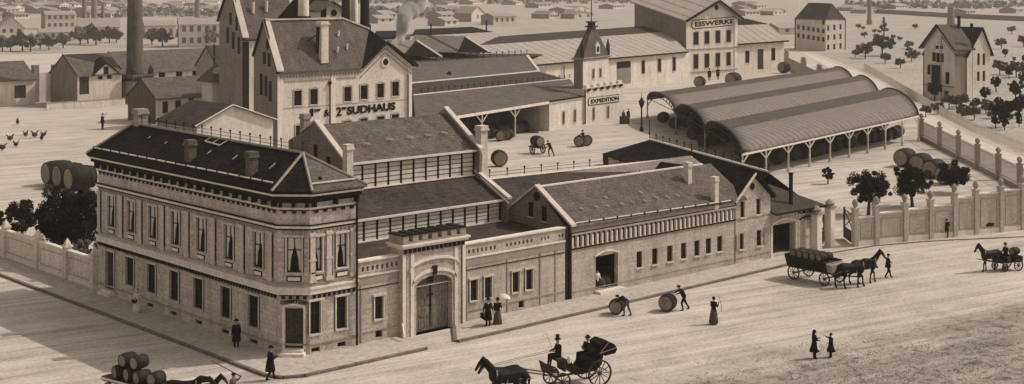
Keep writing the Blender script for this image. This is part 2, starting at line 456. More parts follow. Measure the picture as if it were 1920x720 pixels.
# ================================================================== A  THE CORNER OFFICE
X0, Y0 = 45.8, 69.15
FL = Fr((X0, 0), (0, -1)); FR = Fr((0, Y0), (1, 0)); FC = Fr((X0, 70.45), (1, -1))
CW = 1.3*math.sqrt(2)
A = thing('office_building', 'two storey corner office with rounded corner door, rich stucco and black hipped roof', 'building', (X0, Y0, 0))
def win_rows(Fm, us, z0, z1, w): return rows(Fm, us, z0, z1, w)
lo_u = [243.5, 284, 326.5, 372, 423, 475]; up_u = [209, 246, 286.5, 329, 377, 429, 484]
WL = [(h, 'cross', 'flat', True) for h in rows(FL, lo_u, 1.15, 3.02, 1.12)]
da = FL.a(206); WL.append(((da-.62, da+.62, .42, 3.0), 'door', 'flat', False))
WLu = [(h, 'curtain', 'flat', True) for h in rows(FL, up_u, 4.72, 6.80, 1.08)]
cell = [((FL.a(u)-.42, FL.a(u)+.42, .20, .46), 'vent', None, False) for u in (281, 325, 372, 422, 475)]
wall(A, FL, -92.9, -70.45, 0, 3.3, WL+cell, 'office'); wall(A, FL, -92.9, -70.45, 3.3, 9.0, WLu, 'office')
wall(A, FC, 0, CW, 0, 3.3, [((CW/2-.52, CW/2+.52, .45, 2.74), 'door', None, False)], 'office', depth=.3)
wall(A, FC, 0, CW, 3.3, 9.0, [((CW/2-.42, CW/2+.42, 4.78, 6.78), 'curtain', 'flat', True)], 'office')
RA = 50.38
wr = [(h, 'cross', 'flat', True) for h in rows(FR, (591, 640), 1.22, 3.08, .72)]
wr += [((FR.a(u)-.3, FR.a(u)+.3, .18, .44), 'vent', None, False) for u in (592, 641)]
wall(A, FR, 47.1, RA, 0, 3.3, wr, 'office')
wall(A, FR, 47.1, RA, 3.3, 9.0, [(h, 'curtain', 'flat', True) for h in rows(FR, (594, 641), 4.8, 6.75, .72)], 'office')
b = MB(); b.poly([(RA, Y0, 0), (RA, 92.9, 0), (RA, 92.9, 9), (RA, Y0, 9)]); b.poly([(RA, 92.9, 0), (X0, 92.9, 0), (X0, 92.9, 9), (RA, 92.9, 9)])
b.build('wall', M['office'], A)
# arched head and steps of the corner door, curved sign over it
b = MB(); n = 8
pts = [(CW/2-.66+1.32*i/n, 2.77+.14*math.sin(math.pi*i/n)) for i in range(n+1)]
b.fprism(FC, pts+[(x, z+.11) for x, z in reversed(pts)], -.1, .02)
b.fbox(FC, CW/2-.68, CW/2-.54, .4, 2.78, -.07, .02); b.fbox(FC, CW/2+.54, CW/2+.68, .4, 2.78, -.07, .02)
b.build('door_surround', M['trim'], A)
b = MB(); b.fbox(FC, CW/2-.7, CW/2+.7, .0, .30, -.75, -.01); b.fbox(FC, CW/2-.58, CW/2+.58, .30, .44, -.42, -.005); b.build('step', M['trim'], A)
b = MB(); b.fbox(FL, da-.75, da+.75, .0, .28, -.55, -.01); b.fbox(FL, da-.65, da+.65, .28, .42, -.3, -.005); b.build('step', M['trim'], A)
lettering(A, FC, CW/2, 3.05, 1.55, .20, 'COMPTOIR', d=-.075, bold=.03, arc=.55)
# running mouldings: list of (z0, z1, projection, material)
def run(name, z0, z1, pr, m, d0=.01):
    c = MB()
    q = pr*math.tan(R(22.5))
    def ring(z):
        return None
    for Fm, a0, a1 in ((FL, -92.9-pr, -70.45+q), (FC, -q, CW+q), (FR, 47.1-q, RA+pr*.3)):
        c.prism([Fm.p(a0, z0, -pr), Fm.p(a1, z0, -pr), Fm.p(a1-(q if Fm is FL else (q if Fm is FC else 0)), z0, d0), Fm.p(a0+(0 if Fm is FL else q), z0, d0)], (0, 0, z1-z0))
    return c.build(name, M[m], A)
def dentils(name, z0, z1, pr, step, w, m, single=False):
    c = MB()
    for Fm, a0, a1 in ((FL, -92.8, -70.55), (FC, .08, CW-.08), (FR, 47.2, RA-.05)):
        n = max(2, int((a1-a0)/step))
        if single:
            for i in range(n+1):
                a = a0+(a1-a0-w)*i/n; k1 = MB(); k1.fbox(Fm, a, a+w, z0, z1, -pr, .012); k1.build(name, M[m], A)
        else: c.comb(Fm, a0, a1, z0, z1, n, w/step, -pr, .012)
    if single: return
    return c.build(name, M[m], A)
run('plinth', 0, .62, .05, 'office', d0=-.004) if False else None
run('plinth_band', .62, .72, .07, 'trimd')
run('string_course', 3.52, 3.84, .10, 'trim'); run('string_course', 3.84, 3.94, .17, 'trim')
dentils('dentil_moulding', 3.28, 3.50, .10, .34, .15, 'dark')
run('string_course', 4.12, 4.2, .05, 'trimd')
run('string_course', 7.22, 7.30, .06, 'dark'); run('string_course', 7.32, 7.46, .14, 'trim'); run('string_course', 7.47, 7.53, .18, 'dark')
dentils('dentil_moulding', 7.04, 7.20, .07, .28, .12, 'trimd')
run('frieze', 8.36, 8.42, .05, 'trimd')
dentils('dentil_moulding', 8.18, 8.36, .08, .55, .22, 'dark')
run('string_course', 8.42, 8.52, .11, 'trim')
run('cornice', 8.80, 8.98, .16, 'dark'); run('cornice', 8.98, 9.22, .38, 'dark'); run('cornice', 9.22, 9.34, .48, 'trim'); run('cornice', 9.345, 9.43, .54, 'dark'); run('cornice', 9.435, 9.50, .58, 'trim')
dentils('bracket', 8.56, 8.98, .36, 1.05, .14, 'dark', True)
# pilasters between the upper windows and panels under them
for Fm, us in ((FL, (187, 228, 264, 306, 352, 401.5, 455, 508)), (FR, (571, 616, 661))):
    for u in us:
        a = Fm.a(u); a = min(max(a, (-92.9+.2 if Fm is FL else 47.25)), (-70.6 if Fm is FL else RA-.2))
        c = MB(); c.fbox(Fm, a-.17, a+.17, 4.2, 7.05, -.10, .01); c.fbox(Fm, a-.24, a+.24, 4.2, 4.42, -.14, .012); c.fbox(Fm, a-.23, a+.23, 6.86, 7.03, -.15, .012)
        c.fbox(Fm, a-.22, a+.22, 5.42, 5.54, -.13, .012)
        c.build('pilaster', M['surround'], A)
        c = MB(); c.fbox(Fm, a+.18, a+.26, 4.2, 7.03, -.05, .01); c.build('groove', M['dark'], A)
for Fm, cs in ((FL, [FL.a(u) for u in up_u]), (FC, [CW/2]), (FR, [FR.a(594), FR.a(641)])):
    for a in cs:
        c = MB(); c.fbox(Fm, a-.44, a+.44, 4.26, 4.58, -.035, .01); c.build('window_apron', M['dark'], A)
        c = MB(); c.fbox(Fm, a-.36, a+.36, 4.32, 4.52, -.055, .01); c.build('window_apron', M['trim'], A)
# downpipe at the right end
b = MB(); b.tube(FR.p(RA-.12, .1, -.2), FR.p(RA-.12, 8.9, -.2), .07); b.build('downpipe', M['dark'], A)
# hipped roof
ez, ov = 9.52, .6
E1, E2, E3, E4, E5 = (X0-ov, 93.5, ez), (X0-ov, 70.2, ez), (46.85, Y0-ov, ez), (RA+.35, Y0-ov, ez), (RA+.35, 93.5, ez)
RN, RF = Vector((48.1, 71.35, 11.32)), Vector((48.1, 92.2, 11.45))
b = MB(); b.slab([E1, E2, RN, RF], .1); o = b.build('roof', M['slate'], A)
b = MB(); b.slab([E2, E3, RN], .1); b.build('roof', M['slate'], A)
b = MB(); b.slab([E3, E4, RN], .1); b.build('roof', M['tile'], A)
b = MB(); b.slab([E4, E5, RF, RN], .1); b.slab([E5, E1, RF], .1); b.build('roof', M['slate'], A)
b = MB()
for p, q in ((E2, RN), (E3, RN), (E4, RN), (E1, RF)):
    b.tube(Vector(p)+Vector((0, 0, .03)), Vector(q)+Vector((0, 0, .05)), .09, n=5)
b.tube(RN+Vector((0, 0, .05)), RF+Vector((0, 0, .05)), .09, n=5)
b.build('ridge_tiles', M['trimd'], A)
railing(A, RN+Vector((0, 0, .1)), RF+Vector((0, 0, .1)), 1.15, .5, .03)
# low snow rail along the eaves
b = MB(); sl = (RN-Vector(E2)).normalized()
P1, P2 = Vector(E1)+Vector((.45, -.3, .40)), Vector(E2)+Vector((.45, .4, .40)); b.tube(P1, P2, .05, n=4)
P3, P4 = Vector(E3)+Vector((.2, .4, .40)), Vector(E4)+Vector((-.6, .4, .40)); b.tube(P3, P4, .05, n=4)
b.build('snow_rail', M['trim'], A)
n = 18
for i in range(n+1):
    c = P1.lerp(P2, i/n); b = MB(); b.box(c.x-.05, c.x+.05, c.y-.06, c.y+.06, c.z-.35, c.z+.09); b.build('rail_bracket', M['dark'], A)
nrm = (Vector(E2)-Vector(E1)).cross(RN-Vector(E1)).normalized()
for u, v, vt, w in ((357, 300, 262, .75), (472, 326, 284, .75), (249, 240, 204, 1.0)):
    p = hit(u, v, RN, nrm)
    if u == 249: p = Vector((48.3, 91.6, 11.4))
    stack(A, p, ztop(p, vt), w*.72, m='tile' if u > 300 else 'trimd')
for u, v in ((272, 265), (303, 275), (385, 292), (434, 301), (505, 316)):   # small roof hooks
    p = hit(u, v, RN, nrm); c = MB(); c.tube(p+Vector((0, 0, -.02)), p+Vector((.35, -.12, .32)), .045, n=4); c.build('roof_hook', M['trim'], A)
p = [hit(u, v, RN, nrm)+Vector((-.03, 0, .06)) for u, v in ((385, 266), (413, 274), (432, 262), (400, 258))]
c = MB(); c.slab(p, .08); o = c.build('skylight', M['glass'], A)
c = MB()
for i in range(4): c.tube(p[i], p[(i+1) % 4], .05, n=4)
c.tube(p[0].lerp(p[1], .5), p[3].lerp(p[2], .5), .04, n=4); c.build('frame', M['trim'], o)
p = hit(600, 335, RN, (Vector(E4)-Vector(E3)).cross(RN-Vector(E3)).normalized()); c = MB(); c.ball(p, .14); c.build('roof_vent', M['dark'], A)

# ================================================================== the gate wall
W1 = thing('gate_wall', 'stucco street wall with big arched wooden gate under a battlement', 'wall', (56, Y0, 0))
a = FR.a
wl = [((51.70, 52.32, 1.35, 2.68), 'cross', 'flat', True), ((51.76, 52.28, .25, .66), 'vent', None, False)]
slots = [((50.75+i*.36, 50.92+i*.36, 4.32, 4.60), 'vent', None, False) for i in range(8)]
wall(W1, FR, 50.42, 53.5, 0, 4.88, wl+slots, 'plaster')
wr = [((h[0], h[1], 1.3, 2.6), 'cross', 'flat', True) for h in rows(FR, (888.5, 915, 967, 992), 1.3, 2.6, .6)]
wr += [((63.3, 63.8, .22, .66), 'vent', None, False)]
sl = [((59.0+i*.36, 59.17+i*.36, 4.30, 4.56), 'vent', None, False) for i in range(7)] + [((62.2+i*.36, 62.37+i*.36, 4.34, 4.58), 'vent', None, False) for i in range(7)] + [((65.3+i*.3, 65.44+i*.3, 4.36, 4.58), 'vent', None, False) for i in range(3)] + [((66.9+i*.3, 67.04+i*.3, 4.36, 4.58), 'vent', None, False) for i in range(2)]
wall(W1, FR, 58.45, 67.5, 0, 4.9, wr+sl, 'plaster')
for a0, a1 in ((50.42, 53.5), (58.45, 67.5)):
    c = MB(); c.fbox(FR, a0+.01, a1-.01, 4.9, 5.0, -.10, .45); c.build('coping', M['trim'], W1)
    c = MB(); c.fbox(FR, a0+.01, a1-.01, 4.02, 4.12, -.08, .01); c.build('string_course', M['trim'], W1)
    c = MB(); c.fbox(FR, a0+.01, a1-.01, 3.55, 4.02, -.03, .01); c.build('frieze', M['trimd'], W1)
    c = MB(); c.fbox(FR, a0+.01, a1-.01, 3.28, 3.33, -.05, .01); c.build('string_course', M['dark'], W1)
    c = MB(); c.fbox(FR, a0+.01, a1-.01, .70, .76, -.05, .01); c.build('plinth_band', M['trimd'], W1)
    c = MB(); c.poly([FR.p(a0, 0, .45), FR.p(a1, 0, .45), FR.p(a1, 4.9, .45), FR.p(a0, 4.9, .45)]); c.build('back_face', M['shade_brick'], W1)
for x in (50.7, 58.9, 62.3, 65.2, 66.6):
    c = MB(); c.fbox(FR, x-.05, x+.05, .1, 3.55, -.045, .01); c.build('pilaster', M['trimd'], W1)
# gate block: stands 0.35 m proud
FG = FR.back(-.35); g0, g1, gc = 53.5, 58.45, 55.98; gr, gz = 1.42, 2.9
n = 14
wallmesh_holes = [(gc-gr, gc+gr, .0, gz)]
c = MB(); wallmesh(c, FG, g0, g1, 0, gz, wallmesh_holes, .6)
arc = [(gc-gr*math.cos(math.pi*i/n), gz+.55*math.sin(math.pi*i/n)) for i in range(n+1)]
for i in range(n):
    (p0, q0), (p1, q1) = arc[i], arc[i+1]
    c.poly([FG.p(p0, q0), FG.p(p1, q1), FG.p(p1, 5.35), FG.p(p0, 5.35)])
    c.poly([FG.p(p0, q0), FG.p(p1, q1), FG.p(p1, q1, .6), FG.p(p0, q0, .6)])
c.poly([FG.p(g0, gz), FG.p(gc-gr, gz), FG.p(gc-gr, 5.35), FG.p(g0, 5.35)]); c.poly([FG.p(gc+gr, gz), FG.p(g1, gz), FG.p(g1, 5.35), FG.p(gc+gr, 5.35)])
for aa in (g0, g1): c.poly([FG.p(aa, 0), FG.p(aa, 5.35), FG.p(aa, 5.35, 1.2), FG.p(aa, 0, 1.2)])
c.poly([FG.p(g0, 0, 1.2), FG.p(g1, 0, 1.2), FG.p(g1, 5.35, 1.2), FG.p(g0, 5.35, 1.2)])
c.build('gatehouse', M['plaster'], W1)
for k_, (x0, x1) in enumerate(((gc-gr, gc-.01), (gc+.01, gc+gr))):
    c = MB(); pts = [(x0, .05), (x1, .05)] + [(x, z-.01) for x, z in reversed(arc) if x0 <= x <= x1]
    c.fprism(FG, pts, .42, .5)
    o = c.build('gate_leaf', M['gate'], W1)
    c = MB(); w = x1-x0
    for i in (0, 1, 2):
        for j in (0, 1, 2, 3):
            c.fbox(FG, x0+w*(.06+.32*i), x0+w*(.30+.32*i), .25+j*.68, .78+j*.68, .395, .42)
    c.build('panel', M['gate'], o)
for rr, z_, t, pr in ((1.75, 2.95, .2, .06), (1.95, 3.85, .16, .12)):
    c = MB(); up = .75 if rr < 1.8 else .62
    pts = [(gc-rr*math.cos(math.pi*i/n), z_+up*math.sin(math.pi*i/n)) for i in range(n+1)]
    c.fprism(FG, pts+[(x, z+t) for x, z in reversed(pts)], -pr, .01); c.build('arch_moulding', M['trim'], W1)
c = MB(); c.fprism(FG, [(gc-.12, 3.5), (gc+.12, 3.5), (gc+.17, 4.05), (gc-.17, 4.05)], -.14, .01); c.build('keystone', M['dark'], W1)
for x in (g0+.12, g0+.75, g1-.75, g1-.12):
    c = MB(); c.fbox(FG, x-.12, x+.12, 0, 5.0, -.06, .01); c.build('pilaster', M['trim'], W1)
for x in (g0+.27, g1-.27, ):
    c = MB(); c.fbox(FG, x-.02, x+.02, .1, 5.0, -.03, .01); c.build('groove', M['dark'], W1)
c = MB(); c.fbox(FG, g0-.12, g1+.12, 5.36, 5.5, -.2, 1.3); c.fbox(FG, g0-.2, g1+.2, 5.5, 5.62, -.3, 1.4); c.build('cornice', M['trim'], W1)
c = MB()
c.comb(FG, g0+.05, g1-.05, 5.06, 5.35, 14, .5, -.13, .01)
c.build('dentil_moulding', M['dark'], W1)
c = MB(); c.fbox(FG, g0-.05, g1+.05, 5.62, 5.75, -.15, 1.25)
for i in range(7):
    x = g0-.05+i*(g1-g0-.45)/6; c.fbox(FG, x, x+.42, 5.76, 6.12, -.16, 1.26)
c.build('battlement_edging', M['trimd'], W1)
c = MB()
for i in range(7):
    x = g0-.09+i*(g1-g0-.45)/6; c.fbox(FG, x, x+.50, 6.125, 6.22, -.2, 1.3)
c.build('battlement_edging', M['dark'], W1)
c = MB(); c.tube(FG.p(g0-.7, .35, -1.1), FG.p(g0-.1, .9, -.15), .06); c.build('stay_rod', M['trim'], W1)

# ================================================================== B  ventilated roofs behind
B = thing('malt_house', 'long stepped building of two louvred lantern storeys between dark and grey roofs', 'building', (56, 75, 0))
FB2 = Fr((0, 75), (1, 0)); FB1 = Fr((0, 77.8), (1, 0))
def louvres(Fm, a0, a1, z0, z1, n):
    c = MB(); c.fbox(Fm, a0, a1, z0, z1, .10, .14); o = c.build('louvre_wall', M['trimd'], B)
    w = (a1-a0)/n
    for i in range(n):
        c = MB()
        m_ = 5
        for j in range(m_):
            zz = z0+(z1-z0)*(j+.15)/m_
            c.fbox(Fm, a0+w*(i+.06), a0+w*(i+.90), zz, zz+(z1-z0)/m_*.74, .0, .09)
        c.build('louvre_panel', M['paler'], B)
    for i in range(n+1): c = MB(); c.fbox(Fm, a0+w*(i-.06), a0+w*(i+.04), z0, z1, -.03, .10); c.build('mullion', M['dark'], B)
louvres(FB2, 51.0, 66.9, 4.72, 6.02, 15); louvres(FB1, 56.1, 66.9, 7.62, 9.2, 10)
c = MB(); c.slab([(50.45, 69.7, 4.35), (58.0, 69.7, 4.35), (67.75, 69.7, 4.35), (67.75, 75.1, 4.72), (50.45, 75.1, 4.72)], .12); c.build('roof', M['tiled'], B)
c = MB(); c.slab([(50.5, 74.85, 6.2), (67.15, 74.85, 6.2), (67.15, 77.85, 7.6), (50.5, 77.85, 7.6)], .12); c.build('roof', M['tiled'], B)
c = MB(); c.box(50.5, 67.15, 74.72, 74.86, 6.1, 6.24); c.build('gutter', M['trim'], B)
c = MB(); c.box(50.5, 67.1, 74.9, 75.05, 4.69, 4.78); c.box(56, 67.1, 77.7, 77.82, 7.6, 7.68); c.build('sill', M['trim'], B)
c = MB(); c.box(55.95, 67.15, 77.5, 77.64, 9.3, 9.44); c.build('gutter', M['trim'], B)
c = MB(); c.slab([(56, 77.6, 9.4), (67.1, 77.6, 9.4), (67.1, 81.1, 11.72), (56, 81.1, 11.72)], .12); c.build('roof', M['tile'], B)
c = MB(); c.slab([(67.1, 85, 9.2), (56, 85, 9.2), (56, 81.1, 11.72), (67.1, 81.1, 11.72)], .12); c.build('roof', M['tile'], B)
FBl = Fr((55.98, 0), (0, -1))
wall(B, FBl, -84.4, -77.8, 0, 9.2, (), 'shade_brick')
c = MB()
c.prism([(55.7, 77.5, 9.2), (55.7, 81.2, 11.85), (55.7, 82.9, 11.0), (55.7, 84.4, 10.4), (55.7, 84.4, 8.8), (55.7, 77.5, 8.6)], (.28, 0, 0)); o = c.build('gable', M['shade_brick'], B)
window(B, Fr((55.7, 0), (0, -1)), (-81.3, -80.9, 8.8, 10.4), 'plain', None, True, deep=-.02)
window(B, Fr((55.7, 0), (0, -1)), (-79.8, -79.4, 8.6, 9.7), 'plain', None, True, deep=-.02)
coping(B, [(55.84, 77.4, 9.3), (55.84, 81.2, 11.9), (55.84, 82.9, 11.05)], .42)
c = MB(); c.prism([(66.95, 77.2, 9.2), (66.95, 81.1, 11.95), (66.95, 84.8, 9.4), (66.95, 84.4, 0), (66.95, 77.8, 0)], (.25, 0, 0)); c.build('gable', M['shade_brick'], B)
coping(B, [(67.08, 77.1, 9.42), (67.08, 81.1, 12.1), (67.08, 84.9, 9.5)], .4)
c = MB(); c.prism([(67.0, 74.3, 6.0), (67.0, 77.9, 7.75), (67.0, 77.9, 0), (67.0, 75, 0)], (.2, 0, 0)); c.build('gable', M['shade_brick'], B)
coping(B, [(67.1, 74.2, 6.3), (67.1, 77.9, 7.95)], .4)
c = MB(); c.box(50.5, 67, 84.3, 84.42, 0, 9.1); c.build('wall', M['shade_brick'], B)
p = FB1.p(67.55, 7.8, -.1); stack(B, p, 11.1, .62, m='pale', base=7.7)
p = FB1.p(55.62, 8.4, -.5); stack(B, p, 10.75, .5, m='pale', base=3)
p = FB1.p(FB1.a(572, 5.4), 11, 5.4); stack(B, p, ztop(p, 213), .5, base=3)
s_n = Vector((0, -2.4, 3.9)).normalized()
for u, v in ((686, 270), (729, 262), (768, 258), (801, 254), (832, 250)):
    p = hit(u, v, Vector((56, 77.2, 9.32)), Vector((0, -2.4, 3.9)).normalized()); c = MB(); c.tube(p+Vector((-.2, 0, .12)), p+Vector((.2, -.2, .02)), .06, n=4); c.build('roof_hook', M['trim'], B)

# ================================================================== C  long street building
Cb = thing('malting_building', 'long one storey brick building with arcaded eaves, row of small windows and open doorway', 'building', (76, Y0, 0))
CX0, CX1, CY1 = 67.9, 85.3, 75.55
ws = [((h[0], h[1], 1.28, 2.42), 'cross' if i != 2 else 'cross', None, True) for i, h in enumerate(rows(FR, (1199, 1228, 1256, 1282, 1307, 1328.5, 1349.5), 1.28, 2.42, .58))]
bd = (70.42, 72.62, .32, 2.62)
wall(Cb, FR, CX0, CX1, 0, 3.42, ws+[(bd, 'open', None, False)], 'plaster', depth=.35)
for w_ in list(Cb.children):
    if w_.type == 'MESH' and w_.name.startswith('window') and False: pass
c = MB()
wallmesh(c, FR, CX0, CX1, 3.42, 4.98, [], .2); c.build('wall', M['plaster'], Cb)
n = 36
c = MB(); cap = MB()
for i in range(n):
    x = CX0+.25+(CX1-CX0-.3)*i/n; w = (CX1-CX0-.3)/n
    c.fbox(FR, x+w*.28, x+w*.62, 3.55, 4.18, -.03, .01)
    pts = [(x+w*.45+w*.22*math.cos(t*math.pi/4), 4.18+.14*math.sin(t*math.pi/4)) for t in range(5)]
    c.fprism(FR, pts[::-1], -.03, .01)
    cap.fbox(FR, x-w*.16, x+w*.16, 3.5, 4.2, -.10, .01)
c.build('arcade_moulding', M['dark'], Cb); cap.build('arcade_moulding', M['trim'], Cb)
for z0, z1, pr, m_ in ((3.38, 3.46, .09, 'dark'), (4.36, 4.48, .12, 'trim'), (4.50, 4.56, .2, 'dark'), (.5, .54, .03, 'trimd')):
    c = MB(); c.fbox(FR, CX0, CX1, z0, z1, -pr, .01); c.build('string_course', M[m_], Cb)
c = MB(); c.fbox(FR, CX0, CX1, 4.58, 4.98, -.24, .01); c.build('eaves_board', M['trimd'], Cb)
c = MB(); c.fbox(FR, CX0-.12, CX0+.12, .1, 4.98, -.12, .02); c.build('downpipe', M['dark'], Cb)
# segmental head over the big doorway, its lintel and threshold
c = MB(); pts = [(70.3+2.44*i/10, 2.60+.26*math.sin(math.pi*i/10)) for i in range(11)]
c.fprism(FR, pts+[(x, z+.1) for x, z in reversed(pts)], -.07, .01); c.build('lintel', M['trim'], Cb)
c = MB(); c.fbox(FR, 70.3, 72.75, .0, .3, -.6, -.01); c.build('threshold', M['trim'], Cb)
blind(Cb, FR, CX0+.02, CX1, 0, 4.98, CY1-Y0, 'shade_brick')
ym, zr = 72.35, 7.25
FCl = Fr((CX0, 0), (0, -1))
gw = [((-71.72, -71.30, 5.05, 6.05), 'plain', None, True), ((-73.05, -72.65, 5.2, 6.15), 'plain', None, True)]
c = MB(); c.prism([(CX0-.05, Y0, 4.6), (CX0-.05, ym, zr), (CX0-.05, CY1, 5.0), (CX0-.05, CY1, 0), (CX0-.05, Y0, 0)], (.05, 0, 0)); c.build('gable', M['shade_brick'], Cb)
for g in gw: window(Cb, Fr((CX0-.06, 0), (0, -1)), g[0], 'plain', None, True, deep=-.02)
c = MB(); c.lathe([(.32, -.03), (.32, .03)], (CX0-.07, ym-.1, 6.65), 12, (1, 0, 0)); c.build('round_window', M['glass'], Cb)
c = MB(); c.slab([(CX0, Y0-.35, 4.98), (CX1+1, Y0-.35, 4.98), (CX1+1, ym, zr), (CX0, ym, zr)]); c.build('roof', M['tile'], Cb)
c = MB(); c.slab([(CX1+1, CY1+.3, 4.9), (CX0, CY1+.3, 4.9), (CX0, ym, zr), (CX1+1, ym, zr)]); c.build('roof', M['tile'], Cb)
coping(Cb, [(CX0+.05, Y0-.4, 5.0), (CX0+.05, ym, zr+.05), (CX0+.05, CY1+.3, 4.95)], .45)
c = MB(); c.box(CX0, CX1, ym-.1, ym+.1, zr-.02, zr+.09); c.build('ridge_tiles', M['trim'], Cb)
sn = Vector((0, -(zr-4.98), ym-Y0+.35)).normalized(); P0 = Vector((CX0, Y0-.35, 4.98))
hooks = [(1089, 393), (1116, 389), (1137, 387), (1165, 384), (1185, 381), (1208, 378), (1229, 372), (1250, 371), (1269, 368), (1135, 372), (1200, 362)]
for u, v in hooks:
    p = hit(u, v, P0, sn); c = MB(); c.tube(p+Vector((-.12, 0, .15)), p+Vector((.12, -.15, .03)), .05, n=4); c.build('roof_hook', M['trim'], Cb)
q0, q1 = hit(1078, 421, P0, sn), hit(1372, 378, P0, sn)
c = MB(); c.tube(q0+Vector((0, 0, .1)), q1+Vector((0, 0, .1)), .045, n=4); c.build('snow_rail', M['trim'], Cb)
for i in range(13): p = q0.lerp(q1, i/12); c = MB(); c.box(p.x-.05, p.x+.05, p.y-.05, p.y+.05, p.z-.05, p.z+.17); c.build('rail_bracket', M['dark'], Cb)
for u, v, vt in ((1290, 341, 304), (1340, 376, 331)):
    p = hit(u, v, P0, sn); stack(Cb, p, ztop(p, vt), .42, m='pale')
# dark lean-to behind it, with its iron railing
D0 = thing('cellar_building', 'low building with dark roof and ridge railing behind the long street building', 'building', (78, 79, 0))
c = MB(); c.slab([(68.2, 75.95, 4.95), (93, 75.95, 4.95), (93, 80, 6.35), (68.2, 80, 6.75)]); c.build('roof', M['tiled'], D0)
c = MB(); c.slab([(93, 84, 4.6), (68.2, 84, 4.6), (68.2, 80, 6.75), (93, 80, 6.35)]); c.build('roof', M['tiled'], D0)
c = MB(); c.prism([(68.2, 76, 0), (68.2, 76, 4.8), (68.2, 80, 6.6), (68.2, 83.8, 4.5), (68.2, 83.8, 0)], (24.6, 0, 0)); c.build('wall', M['shade_brick'], D0)
c = MB(); c.tube((68.2, 80, 6.82), (93, 80, 6.42), .12, n=5); c.build('ridge_tiles', M['trim'], D0)
railing(D0, (68.6, 80, 6.85), (93, 80, 6.45), 1.7, .55, .035)
c = MB()
for x in (72, 77.5, 83.5, 88): c.tube((x, 77.2, 5.3), (x, 77.2, 6.5), .05, n=4)
c.build('vent_pipe', M['dark'], D0)

# ================================================================== D  gable house and E  dark hipped roof
D = thing('gable_house', 'narrow two storey gabled house front between the long building and the gateway', 'building', (87.4, Y0, 0))
DX0, DX1, DM = 85.3, 89.5, 87.4
wd = [((h[0], h[1], 1.12, 2.32), 'cross', None, True) for h in rows(FR, (1389, 1422), 1.1, 2.3, .55)] + [((h[0], h[1], 3.52, 4.72), 'cross', None, True) for h in rows(FR, (1391, 1421), 3.5, 4.8, .5)]
FD = FR.back(-.06)
wall(D, FD, DX0, DX1, 0, 5.0, wd, 'plaster', gable=(DM, 6.55))
c = MB(); c.lathe([(.27, -.03), (.27, .04)], FD.p(DM-.1, 5.75, 0), 10, (0, -1, 0)); c.build('round_window', M['glass'], D)
blind(D, FD, DX0, DX1, 0, 5.0, 9, 'shade_brick')
c = MB(); c.slab([(DX0-.3, Y0-.3, 4.75), (DM, Y0-.3, 6.7), (DM, 78.5, 6.7), (DX0-.3, 78.5, 4.75)]); c.build('roof', M['slate'], D)
c = MB(); c.slab([(DM, Y0-.3, 6.7), (DX1+.3, Y0-.3, 4.75), (DX1+.3, 78.5, 4.75), (DM, 78.5, 6.7)]); c.build('roof', M['slate'], D)
for p_, q_ in (((DX0-.3, Y0-.34, 4.8), (DM, Y0-.34, 6.75)), ((DM, Y0-.34, 6.75), (DX1+.3, Y0-.34, 4.8))):
    c = MB(); c.tube(p_, q_, .09, n=4); c.build('barge_board', M['trim'] if p_[0] < DM-.5 else M['dark'], D)
for z0, z1 in ((3.42, 3.5), (.5, .54)):
    c = MB(); c.fbox(FD, DX0, DX1, z0, z1, -.05, .01); c.build('string_course', M['trimd'], D)
c = MB(); c.fbox(FD, 88.7, 89.2, 1.2, 2.35, -.06, -.01); c.build('shutter', M['trimd'], D)
c = MB(); c.fbox(FD, 85.35, 85.75, 1.1, 2.3, -.06, -.01); c.build('shutter', M['trimd'], D)

E_ = thing('stable_building', 'black hipped roof building with ridge railing running back towards the vaulted sheds', 'building', (104, 88, 0))
r0, r1 = G(1218, 262, 5.2), G(1442, 324, 5.6)
ed = (r1-r0).normalized(); es = Vector((ed.y, -ed.x, 0)).normalized()
if es.x > 0: es = -es
cL = G(1183, 286, 3.2); wd_ = abs((cL-r0).dot(Vector((es.x, es.y, 0)))); hw = max(3.0, min(wd_, 6.0))
e0 = Vector((ed.x, ed.y, 0)).normalized()
def pe(s, w, z): q = Vector((r0.x, r0.y, 0))+e0*s+es*w; return (q.x, q.y, z)
LE = (r1-r0).length
sL = (cL-r0).dot(e0)
c = MB(); c.slab([pe(sL, hw, 3.2), pe(LE, hw, 3.4), pe(LE, 0, 5.6), pe(0, 0, 5.2)]); c.slab([pe(sL, -hw, 3.2), pe(sL, hw, 3.2), pe(0, 0, 5.2)]); c.slab([pe(LE, -hw, 3.4), pe(sL, -hw, 3.2), pe(0, 0, 5.2), pe(LE, 0, 5.6)])
c.build('roof', M['slate'], E_)
c = MB(); i_ = .5
c.prism([pe(sL+i_, hw-i_, 0), pe(LE, hw-i_, 0), pe(LE, -hw+i_, 0), pe(sL+i_, -hw+i_, 0)], (0, 0, 3.15)); c.build('wall', M['plaster'], E_)
c = MB(); c.tube(Vector(pe(0, 0, 5.28)), Vector(pe(LE, 0, 5.68)), .11, n=5); c.build('ridge_tiles', M['trim'], E_)
railing(E_, Vector(pe(0, 0, 5.3)), Vector(pe(LE, 0, 5.7)), 1.8, .5, .04)
c = MB(); c.tube(pe(0, 0, 5), pe(0, 0, 7.2), .05); c.build('finial', M['iron'], E_)

